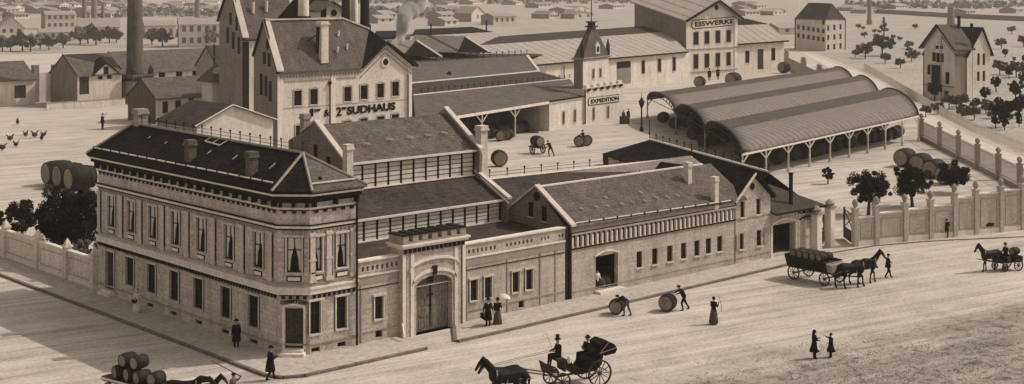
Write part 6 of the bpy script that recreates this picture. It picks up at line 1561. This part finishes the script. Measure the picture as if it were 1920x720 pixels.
P_, X_, J_ = person('man in dark coat and hat striding past the corner steps, reading a white paper', G(507, 713), dirang(507, 713, 560, 705), WALK, 1.82, extra=('hat', 'coat_tail'), base=dict(elL=(.12, .2, 1.15), wrL=(.33, .06, 1.20), elR=(.12, -.2, 1.15), wrR=(.33, -.06, 1.20))) if False else person('man in dark coat and hat striding past the corner steps, reading a white paper', G(507, 713), dirang(507, 713, 560, 705), dict(WALK, elL=(.12, .2, 1.15), wrL=(.33, .08, 1.20), elR=(.12, -.2, 1.15), wrR=(.33, -.08, 1.20)), 1.82, extra=('hat', 'coat_tail'))
held('paper', 'white paper held open by the striding man at the corner', 'paper', lambda c: c.prism([wpt(X_, q) for q in ((.36, .15, 1.15), (.36, -.15, 1.15), (.44, -.15, 1.33), (.44, .15, 1.33))], (.004, 0, 0)), 'white')
person('man in long black coat standing with his back to the lower windows', G(443, 655), dirang(443, 655, 430, 640), dict(hd=(.03, 0, 1.63)), 1.72, extra=('hat', 'coat_tail'))
P_, X_, J_ = person('woman in pale dress with a basket walking along the office wall', G(257, 589), dirang(257, 589, 330, 618), dict(elR=(.02, -.27, 1.14), wrR=(.2, -.26, 1.08)), 1.66, coat='white', extra=('bonnet', 'white_skirt', 'hair'))
held('basket', 'dark basket on the arm of the woman in the pale dress', 'basket', lambda c: (c.lathe([(.12, .78), (.2, .98), (.19, .98), (.11, .8)], tuple(wpt(X_, (.22, -.3, 0))), 10), [c.tube(wpt(X_, (.22+.19*math.cos(t_*.4), -.3, .97+.2*math.sin(t_*.4))), wpt(X_, (.22+.19*math.cos((t_+1)*.4), -.3, .97+.2*math.sin((t_+1)*.4))), .012, n=4) for t_ in range(8)]), 'leather')
P_, X_, J_ = person('gentleman in black coat and hat beside a lady before the street wall', G(915, 615), dirang(915, 615, 960, 640), dict(elR=(-.05, -.25, 1.15), wrR=(.05, -.34, .92), elL=(.0, .26, 1.14), wrL=(.15, .27, 1.03)), 1.84, extra=('hat', 'coat_tail', 'collar'))
held('travelling_bag', 'square black bag carried by the gentleman before the street wall', 'bag', lambda c: (c.prism([wpt(X_, q) for q in ((-.18, -.42, .60), (.30, -.42, .60), (.30, -.30, .60), (-.18, -.30, .60))], (0, 0, .32)), c.tube(wpt(X_, (0, -.36, .87)), wpt(X_, (.05, -.36, .95)), .02, n=4), c.tube(wpt(X_, (.12, -.36, .87)), wpt(X_, (.07, -.36, .95)), .02, n=4)), 'leather')
P_, X_, J_ = person('lady in dark dress with pale parasol beside the gentleman before the street wall', G(933, 611), dirang(933, 611, 960, 640), dict(elL=(.05, .25, 1.16), wrL=(.18, .2, 1.32), elR=(0, -.24, 1.15), wrR=(.12, -.2, 1.0)), 1.72, extra=('hair', 'hat', 'skirt'))
def paras(c):
    c.tube(wpt(X_, (.2, .22, 1.2)), wpt(X_, (.06, .42, 2.0)), .014, n=5)
    o_ = wpt(X_, (.04, .44, 1.98)); ax = Vector((0, 0, 1)).lerp((wpt(X_, (.06, .42, 2.0))-wpt(X_, (.2, .22, 1.2))).normalized(), .8); c.lathe([(.42, -.22), (.36, -.1), (.2, 0), (.02, .05)], o_, 10, ax, caps=False)
held('parasol', 'small pale parasol held up by the lady before the street wall', 'parasol', paras, 'white')
# cask rollers on the pavement
c2 = dup(mid_, G(1156, 588), dirang(1156, 588, 1180, 560), 'small dark cask rolled by the bending man at the kerb', 'casks rolled along the kerb', s=.52)
person('man bending low to roll a small cask at the kerb, white sleeves', G(1172, 592), dirang(1172, 592, 1150, 590), dict(pel=(-.12, 0, .93), ch=(.18, 0, 1.10), nk=(.34, 0, 1.17), hd=(.47, 0, 1.20), shL=(.30, .18, 1.13), shR=(.30, -.18, 1.13), elL=(.45, .24, .92), elR=(.45, -.24, .92), wrL=(.62, .16, .90), wrR=(.62, -.16, .90), hpL=(-.12, .09, .90), hpR=(-.12, -.09, .90), knL=(.05, .1, .5), anL=(.02, .1, .08), knR=(-.2, -.1, .5), anR=(-.38, -.1, .1)), 1.75, coat='cloth', legs='cloth2', extra=('cap',))
dup(mid_, G(1252, 583), dirang(1252, 583, 1290, 560), 'dark cask pushed by the second worker, nearer the open square', 'casks rolled along the kerb', s=.6)
person('worker leaning forward to push a dark cask along the kerb', G(1281, 582), dirang(1281, 582, 1250, 584), dict(pel=(-.05, 0, .93), ch=(.1, 0, 1.22), nk=(.2, 0, 1.38), hd=(.28, 0, 1.53), shL=(.18, .18, 1.33), shR=(.18, -.18, 1.33), elL=(.38, .22, 1.18), elR=(.38, -.22, 1.18), wrL=(.58, .18, 1.12), wrR=(.58, -.18, 1.12), hpL=(-.05, .09, .9), hpR=(-.05, -.09, .9), knL=(.14, .1, .5), anL=(.05, .1, .08), knR=(-.2, -.1, .5), anR=(-.45, -.1, .12)), 1.75, extra=('cap',))
P_, X_, J_ = person('woman with white apron holding a hooped stick, alone in the square', G(1338, 608), dirang(1338, 608, 1365, 600), dict(elR=(.08, -.24, 1.15), wrR=(.25, -.2, 1.30), elL=(.05, .24, 1.15), wrL=(.22, .18, 1.18)), 1.7, extra=('hair', 'skirt', 'apron'))
held('whip', 'thin bent stick held by the aproned woman', 'stick', lambda c: [c.tube(wpt(X_, (.3+.12*math.sin(t_*.5), -.2-.03*t_, 1.75-.16*t_)), wpt(X_, (.3+.12*math.sin((t_+1)*.5), -.2-.03*(t_+1), 1.75-.16*(t_+1))), .014, n=4) for t_ in range(6)], 'wood')
person('girl with long dark hair and wide skirt facing a smaller child', G(1527, 672), dirang(1527, 672, 1557, 670), dict(elL=(.08, .22, 1.16), wrL=(.3, .12, 1.2), elR=(.08, -.22, 1.16), wrR=(.26, -.14, 1.12)), 1.62, extra=('long_hair', 'short_skirt', 'apron'))
person('small child in short coat raising one arm towards the girl', G(1558, 670), dirang(1558, 670, 1527, 672), dict(elR=(.18, -.22, 1.42), wrR=(.40, -.18, 1.56), elL=(.08, .24, 1.15), wrL=(.28, .2, 1.1)), 1.38, extra=('hair', 'short_skirt'))
P_, X_, J_ = person('carter walking ahead of the wagon horses with arms spread and a whip', G(1665, 521), dirang(1665, 521, 1700, 520), dict(WALK, elL=(-.02, .42, 1.36), wrL=(.0, .62, 1.48), elR=(-.02, -.40, 1.30), wrR=(.0, -.62, 1.25)), 1.72, extra=('cap', 'short_coat'))
person('boy in short coat standing on the pavement at the yard wall', G(1775, 445), dirang(1775, 445, 1770, 470), dict(elL=(.06, .25, 1.16), wrL=(.2, .2, 1.05)), 1.52, extra=('cap', 'short_coat'))
P_, X_, J_ = person('lone man with a raised stick in the wide yard near the great chimney', G(192, 243), dirang(192, 243, 220, 240), dict(elL=(.1, .22, 1.2), wrL=(.3, .2, 1.32)), 2.2, extra=('hat', 'short_coat'))
held('stick', 'stick raised by the lone man in the yard', 'stick', lambda c: c.tube(wpt(X_, (.2, .2, 1.1)), wpt(X_, (.75, .2, 1.85)), .03, n=4), 'wood')
person('figure in pale shirt in the dark doorway of the long building', Vector((71.0, 69.6, .02)), R(-100), dict(elL=(.08, .22, 1.16), wrL=(.25, .16, 1.1)), 1.6, coat='white', extra=('hair',))
dup(mid_, Vector((71.9, 69.9, 0)), R(20), 'small cask inside the dark doorway of the long building', 'casks lying in the yard', s=.6)
person('dark figure standing left before the ice works', G(1330, 151), R(-120), {}, 2.4, extra=('hat', 'coat_tail')); person('dark figure standing right of another before the ice works', G(1346, 149), R(-120), dict(elL=(.1, .3, 1.2)), 2.5, extra=('hat', 'coat_tail'))
person('man standing left at the dark crate by the dispatch office', G(1169, 228), R(-110), {}, 1.7, coat='cloth2', extra=('cap',)); person('man standing right at the dark crate by the dispatch office', G(1178, 227), R(-110), {}, 1.75, extra=('hat', 'coat_tail'))
t = thing('crate', 'dark open crate in front of two men by the dispatch office', 'crate', G(1171, 232)); q = G(1171, 232); c = MB(); c.box(q.x-.6, q.x+.6, q.y-.4, q.y+.4, 0, .12)
for s_ in (-1, 1): c.box(q.x+s_*.6-.05, q.x+s_*.6+.05, q.y-.4, q.y+.4, .12, 1.1); c.box(q.x-.55, q.x+.55, q.y+s_*.4-.04, q.y+s_*.4+.04, .12, 1.1)
c.build('box', M['wood'], t)
# ================================================================== horses
def horse_proto(name, label, pose='stand', group=None):
    t = thing(name, label, 'horse', (0, 0, 0), group=group); b = MB(); cp = lambda a, c, r0, r1, n=10: b.capsule(a, c, r0*1.16, r1*1.16, n)
    cp((-.62, 0, 1.22), (-.1, 0, 1.20), .30, .28, 12); cp((-.1, 0, 1.18), (.48, 0, 1.24), .28, .28, 12); cp((-.72, .10, 1.2), (-.72, -.10, 1.2), .24, .24, 12); cp((.5, 0, 1.32), (.55, 0, 1.1), .22, .22, 10)
    hx, hz_ = (1.12, 1.98) if pose != 'low' else (1.30, 1.62)
    cp((.55, 0, 1.35), (.82, 0, 1.62), .21, .16, 10); cp((.82, 0, 1.62), (hx, 0, hz_), .16, .115, 10)
    cp((hx, 0, hz_), (hx+.18, 0, hz_-.16), .115, .09, 10); cp((hx+.18, 0, hz_-.16), (hx+.38, 0, hz_-.44), .088, .058, 10)
    for s_ in (-1, 1): cp((hx-.02, s_*.06, hz_+.08), (hx-.0, s_*.075, hz_+.20), .03, .012, 6)
    st = .22 if pose != 'stand' else .08
    for s_, off in ((1, st), (-1, -st)):
        cp((.52, s_*.15, 1.08), (.54+off*.6, s_*.15, .72), .125, .07, 8); cp((.54+off*.6, s_*.15, .72), (.55+off, s_*.15, .60), .062, .06, 8); cp((.55+off, s_*.15, .60), (.53+off*1.2, s_*.15, .16), .05, .04, 8); cp((.53+off*1.2, s_*.15, .16), (.59+off*1.25, s_*.15, .05), .05, .062, 8)
        o2 = -off
        cp((-.72, s_*.16, 1.12), (-.62+o2*.4, s_*.17, .82), .19, .11, 8); cp((-.62+o2*.4, s_*.17, .82), (-.86+o2, s_*.17, .56), .10, .06, 8); cp((-.86+o2, s_*.17, .56), (-.83+o2, s_*.17, .16), .052, .042, 8); cp((-.83+o2, s_*.17, .16), (-.76+o2, s_*.17, .05), .05, .064, 8)
    vs, fs = remeshed(b, .036); o = MB(); o.add(vs, fs); o.build('body', M['coat'], t, True)
    c = MB()
    for i in range(9):
        f = i/8; q = Vector((.62, 0, 1.62)).lerp(Vector((hx-.04, 0, hz_+.12)), f); c.capsule(q, q+Vector((-.1, .07, -.16)), .045, .03, 6)
    c.build('mane', M['cloth'], t, True)
    c = MB(); c.capsule((-.93, 0, 1.3), (-1.08, 0, 1.0), .07, .08, 8); c.capsule((-1.08, 0, 1.0), (-1.06, 0, .62), .08, .03, 8); c.build('tail', M['cloth'], t, True)
    c = MB(); 
    def ringx(x, z0, ry, rz, w):
        pts = [(x, ry*math.cos(a_*math.pi/8), z0+rz*math.sin(a_*math.pi/8)) for a_ in range(16)]
        for i in range(16): c.tube(pts[i], pts[(i+1) % 16], w, n=4)
    ringx(.16, 1.19, .30, .31, .025); ringx(.66, 1.36, .22, .30, .045); ringx(-.5, 1.2, .32, .32, .018)
    for s_ in (-1, 1): c.tube((.62, s_*.24, 1.22), (-1.1, s_*.34, 1.05), .02, n=4); c.tube((hx+.1, s_*.09, hz_-.1), (hx+.33, s_*.07, hz_-.36), .014, n=4)
    c.tube((hx+.28, -.08, hz_-.3), (hx+.28, .08, hz_-.3), .015, n=4); c.build('harness', M['trimd'], t)
    return t
H1 = horse_proto('horse', 'black harnessed carriage horse drawing the open carriage to the left', 'walk')
hd1 = dirang(1113, 718, 1030, 729); H1.location = G(953, 754); H1.rotation_euler.z = dirang(1000, 738, 920, 749); H1.scale = (1.1,)*3
wdir = dirang(1515, 520, 1560, 533)
H1b = dup(H1, G(945, 746), H1.rotation_euler.z, 'black carriage horse on the far side of the pair, slightly ahead', s=1.06); H1['label'] = 'black harnessed carriage horse, nearer of the pair drawing the open carriage'; H1['group'] = H1b['group'] = 'pair of carriage horses'
H2 = horse_proto('horse', 'black wagon horse with lowered head, nearer and rear one of the team', 'low', group='wagon horses')
H2.location = G(1598, 539); H2.rotation_euler.z = dirang(1575, 539, 1635, 536); H2.scale = (1.12,)*3
H3 = dup(H1, G(1622, 531), dirang(1600, 533, 1650, 529), 'black wagon horse with raised head, leading one of the team', 'wagon horses', s=1.1)
dup(H1, G(1857, 508), dirang(1880, 506, 1845, 510), 'black horse drawing the small cart at the right edge', s=1.0)
dup(H2, G(345, 772), dirang(320, 770, 400, 772), 'rear dray horse at the bottom edge, only its back in the picture', 'dray horses', s=1.02); dup(H1, G(379, 768), dirang(320, 770, 400, 768), 'front dray horse at the bottom edge, left of the coachman', 'dray horses', s=.84)
# ================================================================== vehicles
def wheel(root, c0, r, w=.07, ns=10, m='wood'):
    b = MB(WM[root.name]); x, y, z = c0; n = 20
    b.lathe([(r-.07, -w/2), (r, -w/2), (r, w/2), (r-.07, w/2), (r-.07, -w/2)], c0, n, (0, 1, 0), caps=False)
    b.lathe([(.06, -w), (.09, -w*.6), (.09, w*.6), (.06, w)], c0, 8, (0, 1, 0))
    for i in range(ns):
        a_ = 2*math.pi*i/ns; b.tube((x, y, z), (x+(r-.05)*math.cos(a_), y, z+(r-.05)*math.sin(a_)), .022, n=4)
    return b.build('wheel', M[m], root)
# open carriage
q = G(1078, 722); hd = dirang(1113, 720, 1030, 731)
t = thing('carriage', 'black open carriage with folded leather hood and large spoked rear wheels', 'carriage', q, hd, s=1.14); X_ = WM[t.name]
for s_ in (-1, 1): wheel(t, (-.95, s_*.68, .62), .62, ns=12); wheel(t, (.95, s_*.62, .42), .42, ns=10)
prof = [(-1.25, 1.45), (-1.15, .95), (-.85, .72), (-.2, .62), (.25, .62), (.45, .85), (.55, 1.25), (.42, 1.25), (.3, .95), (-.15, .85), (-.35, 1.12), (-.95, 1.15), (-1.1, 1.5)]
c = MB(X_); c.prism([(x, -.5, z) for x, z in prof], (0, 1.0, 0)); c.build('body', M['leather'], t)
c = MB(X_); c.prism([(-.92, -.44, 1.16), (-.36, -.44, 1.16), (-.36, .44, 1.16), (-.92, .44, 1.16)], (0, 0, .12)); c.prism([(-1.1, -.44, 1.2), (-.92, -.44, 1.2), (-.92, .44, 1.2), (-1.1, .44, 1.2)], (0, 0, .5)); c.build('seat', M['leather'], t)
hood = [(-1.0, 1.55), (-1.05, 1.9), (-1.35, 2.02), (-1.8, 1.85), (-1.95, 1.62), (-1.85, 1.42), (-1.3, 1.35)]
c = MB(X_); c.prism([(x, -.55, z) for x, z in hood], (0, 1.1, 0)); c.build('hood', M['cloth'], t)
c = MB(X_)
for s_ in (-.56, .56): c = MB(X_); c.tube((-1.02, s_, 1.5), (-1.9, s_, 1.68), .02, n=4); c.tube((-1.02, s_, 1.5), (-1.5, s_, 1.98), .02, n=4); c.build('hood_bow', M['trimd'], t)
c = MB(X_); c.prism([(.72, -.4, 1.30), (1.12, -.4, 1.30), (1.12, .4, 1.30), (.72, .4, 1.30)], (0, 0, .12)); c.prism([(.66, -.4, .8), (.74, -.4, .8), (.74, .4, .8), (.66, .4, .8)], (0, 0, .5)); c.prism([(1.0, -.4, .78), (1.5, -.4, .78), (1.5, .4, .78), (1.0, .4, .78)], (0, 0, .06)); c.prism([(1.5, -.4, .78), (1.56, -.4, .78), (1.68, -.4, 1.25), (1.62, -.4, 1.25)], (0, .8, 0)); c.build('driver_box', M['wood'], t)
c = MB(X_)
for s_ in (-1, 1):
    c.tube((-.95, s_*.6, .62), (-.95, 0, .62), .04); c.tube((.95, s_*.55, .42), (.95, 0, .42), .04); pts = [(-1.45+.25*i, s_*.45, .62+.22*math.sin(i*.75)) for i in range(5)]
    for a_, b2 in zip(pts, pts[1:]): c.tube(a_, b2, .03, n=4)
c.tube((-.95, 0, .62), (.95, 0, .5), .05); c.build('undercarriage_frame', M['iron'], t)
c = MB(X_)
for s_ in (-1, 1): c.tube((1.0, s_*.32, .6), (2.9, s_*.36, 1.05), .03, n=5)
c.build('shaft', M['wood'], t)
c = MB(X_); c.lathe([(.08, 0), (.1, .25), (.03, .33)], (.6, .6, 1.25), 6); c.lathe([(.08, 0), (.1, .25), (.03, .33)], (.6, -.6, 1.25), 6); c.build('lamp', M['trim'], t)
SIT = dict(pel=(0, 0, .12), ch=(.0, 0, .44), nk=(.0, 0, .62), hd=(.03, 0, .80), shL=(0, .18, .57), shR=(0, -.18, .57), elL=(.1, .24, .33), elR=(.1, -.24, .33), wrL=(.34, .12, .34), wrR=(.34, -.12, .34), hpL=(.02, .09, .10), hpR=(.02, -.09, .10), knL=(.44, .12, .12), knR=(.44, -.12, .12), anL=(.50, .12, -.32), anR=(.50, -.12, -.32))
sl_ = X_.to_3x3()
P_, Xd, _ = person('coachman in top hat and white collar on the high driver seat', X_ @ Vector((.86, 0, 1.42)), hd, SIT, 1.9, extra=('top_hat', 'collar'))
held('carriage_whip', 'thin upright whip held by the coachman in the top hat', 'whip', lambda c: (c.tube(wpt(Xd, (.36, .14, .36)), wpt(Xd, (.75, .2, 1.3)), .012, .006, 4), c.tube(wpt(Xd, (.75, .2, 1.3)), wpt(Xd, (1.0, .2, 1.1)), .006, .004, 4)), 'iron')
person('passenger in dark coat and round hat leaning back before the folded hood', X_ @ Vector((-.62, 0, 1.34)), hd, dict(SIT, ch=(-.04, 0, .44), nk=(-.07, 0, .62), hd=(-.06, 0, .80), wrL=(.2, .0, .40), wrR=(.2, -.05, .32)), 1.9, extra=('hat', 'collar'))
tag((lambda c: ([c.tube(wpt(Xd, (.36, s_*.12, .36)), H1.matrix_basis @ Vector((1.3, s_*.1, 1.75)), .012, n=3) for s_ in (-1, 1)], c.build('reins', M['leather']))[1])(MB()), 'long leather reins from the coachman to the carriage horse', 'reins')
# brewery wagon
q = G(1532, 527); hd = dirang(1505, 520, 1572, 533)
t = thing('wagon', 'heavy black board sided brewery wagon with spoked wheels, loaded with small casks', 'wagon', q, hd, s=1.05); X_ = WM[t.name]
for s_ in (-1, 1): wheel(t, (-1.35, s_*.82, .50), .50); wheel(t, (1.2, s_*.82, .44), .44)
c = MB(X_); c.prism([(-1.9, -.7, .78), (1.75, -.7, .78), (1.75, .7, .78), (-1.9, .7, .78)], (0, 0, .12)); c.build('bed', M['wood'], t)
for s_ in (-1, 1):
    c = MB(X_); c.prism([(-1.95, s_*.7, .9), (1.35, s_*.7, .9), (1.35, s_*.95, 1.55), (-2.0, s_*.95, 1.7)], (0, s_*.05, 0)); c.build('side_board', M['leather'], t)
c = MB(X_); c.prism([(-1.95, -.7, .9), (-1.95, .7, .9), (-2.0, .95, 1.7), (-2.0, -.95, 1.7)], (-.05, 0, 0)); c.build('tail_board', M['leather'], t)
c = MB(X_); c.prism([(1.36, -.7, .9), (1.36, .7, .9), (1.38, .9, 1.5), (1.38, -.9, 1.5)], (.05, 0, 0)); c.prism([(1.4, -.75, .9), (1.75, -.75, .9), (1.75, .75, .9), (1.4, .75, .9)], (0, 0, .5)); c.build('front_board', M['trimd'], t)
for x in (-1.35, 1.2): c = MB(X_); c.tube((x, -.8, .47), (x, .8, .47), .05); c.build('axle', M['iron'], t)
c = MB(X_); c.tube((1.2, 0, .6), (3.6, 0, .85), .05); c.build('pole', M['iron'], t)
kb = cask_proto('small_cask', 'small cask lying in the brewery wagon', .30, .72, parts=False, group='small casks in the brewery wagon'); first = True
for i in range(6):
    for s_ in (-1, 1):
        for lv in (0, 1):
            if lv and i == 5: continue
            p = X_ @ Vector((-1.55+i*.54, s_*.33, .9+lv*.56)); (setattr(kb, 'location', p) or setattr(kb, 'rotation_euler', (0, 0, hd+1.57))) if first else dup(kb, p, hd+1.57); first = False
# dray at the bottom left edge
q = G(256, 752); hd = dirang(212, 740, 312, 768)
t = thing('dray', 'low dray wagon cut by the bottom edge, loaded with six dark barrels', 'wagon', q, hd, s=1.0); X_ = WM[t.name]
for s_ in (-1, 1): wheel(t, (-1.15, s_*.85, .48), .48); wheel(t, (1.3, s_*.85, .44), .44)
c = MB(X_); c.prism([(-1.75, -.75, .92), (2.0, -.75, .92), (2.0, .75, .92), (-1.75, .75, .92)], (0, 0, .1)); c.build('bed', M['wood'], t)
for s_ in (-1, 1):
    c = MB(X_); c.tube((-1.85, s_*.8, 1.06), (2.1, s_*.8, 1.06), .06, n=6); c.build('side_rail', M['trim'] if s_ < 0 else M['wood'], t)
c = MB(X_); c.prism([(-1.8, -.8, .95), (-1.7, -.8, .95), (-1.7, .8, .95), (-1.8, .8, .95)], (0, 0, .22)); c.build('tail_board', M['wood'], t)
c = MB(X_); c.tube((2.0, 0, .8), (4.6, 0, .9), .05); c.tube((-1.15, -.8, .48), (-1.15, .8, .48), .05); c.tube((1.3, -.8, .44), (1.3, .8, .44), .05); c.build('pole', M['wood'], t)
db = cask_proto('barrel', 'dark barrel at the rear of the dray, lower left of the load', .37, .80, group='barrels on the dray')
bl = [((-1.05, -.15, 1.02), 'dark barrel at the rear of the dray, lower left of the load'), ((-.2, -.1, 1.02), 'dark barrel in the middle of the bottom layer on the dray'), ((.65, -.15, 1.02), 'dark barrel with pale head, nearest to the horses on the dray'), ((-.62, -.05, 1.68), 'topmost dark barrel at the rear of the dray'), ((.22, .0, 1.68), 'topmost dark barrel towards the front of the dray'), ((1.45, .1, 1.02), 'last dark barrel of the dray, right behind the horses')]
for i, (p, lab) in enumerate(bl):
    w_ = X_ @ Vector(p)
    if i == 0: db.location = w_; db.rotation_euler = (0, 0, hd+R(75))
    else: dup(db, w_, hd+R(75+i*4), lab)
P_, X_, J_ = person('carter with a long whip walking beside the dray horses, cut by the bottom edge', G(437, 763), dirang(437, 763, 470, 768), dict(elL=(.05, .3, 1.3), wrL=(.15, .42, 1.45)), 1.72, coat='cloth2', extra=('cap',))
held('dray_whip', 'long whip reaching up over the street from the carter at the bottom edge', 'whip', lambda c: c.tube(wpt(X_, (.17, .44, 1.48)), G(396, 676, 2.6), .03, .02, 5), 'wood')
# small cart at the right edge
q = G(1890, 506); hd = dirang(1900, 505, 1870, 508)
t = thing('cart', 'small open horse cart with its driver near the right edge of the square', 'cart', q, hd, s=1.0); X_ = WM[t.name]
for s_ in (-1, 1): wheel(t, (-.45, s_*.6, .42), .42); wheel(t, (.75, s_*.55, .3), .3)
c = MB(X_); c.prism([(-.95, -.5, .62), (1.05, -.5, .62), (1.05, .5, .62), (-.95, .5, .62)], (0, 0, .08)); c.prism([(-.95, -.5, .7), (-.2, -.5, .7), (-.2, .5, .7), (-.95, .5, .7)], (0, 0, .35)); c.prism([(.95, -.5, .7), (1.05, -.5, .7), (1.15, -.5, 1.05), (1.1, -.5, 1.05)], (0, 1.0, 0)); c.build('body', M['leather'], t)
c = MB(X_); c.prism([(.05, -.4, .7), (.4, -.4, .7), (.4, .4, .7), (.05, .4, .7)], (0, 0, .32)); c.build('seat', M['wood'], t)
c = MB(X_)
for s_ in (-1, 1): c.tube((.9, s_*.3, .65), (2.6, s_*.3, .95), .03)
c.build('shaft', M['wood'], t)
person('driver seated on the small cart near the right edge', X_ @ Vector((.2, 0, 1.04)), hd, SIT, 1.8, extra=('hat',))
kb2 = dup(kb, X_ @ Vector((-.6, 0, 1.05)), hd+.2, 'small cask loaded behind the driver on the small cart', 'load of the small cart', s=1.0)
# handcart in the yard and its pusher
q = G(1008, 288); hd = dirang(1000, 286, 1030, 292)
t = thing('handcart', 'dark two wheeled handcart loaded with a long cask in the malt house yard', 'cart', q, hd, s=1.5); X_ = WM[t.name]
for s_ in (-1, 1): wheel(t, (0, s_*.5, .4), .4)
c = MB(X_); c.prism([(-.8, -.4, .5), (.8, -.4, .5), (.8, .4, .5), (-.8, .4, .5)], (0, 0, .07)); c.build('bed', M['wood'], t)
c = MB(X_)
for s_ in (-1, 1): c.tube((.75, s_*.35, .55), (1.35, s_*.33, .85), .03)
c.build('handle', M['wood'], t)
dup(mid_, X_ @ Vector((-.05, 0, .57)), hd, 'long dark cask lying on the handcart in the yard', 'casks lying in the yard', s=(1.05, .7, .7))
person('worker pushing the loaded handcart, leaning hard into it', G(1031, 293), dirang(1031, 293, 1005, 288), dict(pel=(-.1, 0, .9), ch=(.12, 0, 1.15), nk=(.25, 0, 1.28), hd=(.34, 0, 1.42), shL=(.22, .18, 1.24), shR=(.22, -.18, 1.24), elL=(.4, .22, 1.1), elR=(.4, -.22, 1.1), wrL=(.6, .2, 1.1), wrR=(.6, -.2, 1.1), hpL=(-.1, .09, .88), hpR=(-.1, -.09, .88), knL=(.1, .1, .48), anL=(-.05, .1, .08), knR=(-.35, -.1, .5), anR=(-.65, -.1, .14)), 2.1, extra=('cap',))
person('worker rolling two round casks across the yard towards the canopy', G(1093, 275), dirang(1093, 275, 1080, 276), dict(elL=(.2, .35, 1.2), wrL=(.35, .5, 1.1), elR=(.2, -.35, 1.2), wrR=(.35, -.5, 1.1)), 2.1, extra=('cap',))
dup(mid_, G(1086, 275), dirang(1086, 275, 1095, 255), 'left one of two casks rolled by the yard worker', 'casks rolled in the yard', s=.75); dup(mid_, G(1101, 273), dirang(1086, 275, 1095, 255), 'right one of two casks rolled by the yard worker', 'casks rolled in the yard', s=.72)
# ================================================================== light, air and camera
sunh = (RT*1.0 + FW*.32).normalized(); el = R(46)
sd = Vector((sunh.x*math.cos(el), sunh.y*math.cos(el), math.sin(el)))
L_ = bpy.data.lights.new('sun', 'SUN'); L_.energy = 2.9; L_.angle = R(.5); L_.color = (1, .915, .825)
lo = bpy.data.objects.new('sun', L_); COL.objects.link(lo); lo.rotation_euler = sd.to_track_quat('Z', 'Y').to_euler(); lo.location = (60, 60, 60)
w = bpy.data.worlds.new('World'); SC.world = w; w.use_nodes = True; nt = w.node_tree
bg = nt.nodes['Background']; sk = nt.nodes.new('ShaderNodeTexSky'); sk.sky_type = 'NISHITA'; sk.sun_disc = False
sk.sun_elevation = el; sk.sun_rotation = math.atan2(sunh.x, sunh.y); sk.altitude = 100; sk.dust_density = 3
# the picture is a brown monochrome print: sky light keeps its brightness, loses its blue
hs = nt.nodes.new('ShaderNodeHueSaturation'); hs.inputs['Saturation'].default_value = 0
mm = nt.nodes.new('ShaderNodeVectorMath'); mm.operation = 'MULTIPLY'; mm.inputs[1].default_value = (1.0, .93, .86)
nt.links.new(sk.outputs[0], hs.inputs['Color']); nt.links.new(hs.outputs[0], mm.inputs[0]); nt.links.new(mm.outputs[0], bg.inputs['Color'])
bg.inputs['Strength'].default_value = .14
cam = bpy.data.cameras.new('camera'); co = bpy.data.objects.new('camera', cam); COL.objects.link(co); SC.camera = co
co.location = (0, 0, H); co.rotation_euler = (R(90), 0, math.atan2(FW.y, FW.x)-math.pi/2)
cam.sensor_width = 36; cam.lens = 36*F/1920; cam.shift_y = (VH-360)/1920; cam.clip_end = 6000; cam.clip_start = .5
SC.view_settings.view_transform = 'Standard'; SC.view_settings.look = 'None'; SC.view_settings.gamma = 1; SC.view_settings.exposure = -0.06
SC.render.resolution_x = 1024; SC.render.resolution_y = 384
SC.cycles.use_denoising = True; SC.cycles.max_bounces = 6; SC.cycles.volume_bounces = 1

hz = MB(); hz.box(-60, 1900, -60, 1900, -1, 46); o = hz.build('haze', M['white']); struct(o, 'stuff')
m = bpy.data.materials.new('haze_air'); m.use_nodes = True; nt = m.node_tree; nt.nodes.clear()
ot = nt.nodes.new('ShaderNodeOutputMaterial'); pv = nt.nodes.new('ShaderNodeVolumePrincipled'); pv.inputs['Density'].default_value = .00016
pv.inputs['Color'].default_value = (.95, .91, .86, 1); pv.inputs['Anisotropy'].default_value = .0
nt.links.new(pv.outputs[0], ot.inputs['Volume']); o.data.materials.clear(); o.data.materials.append(m)
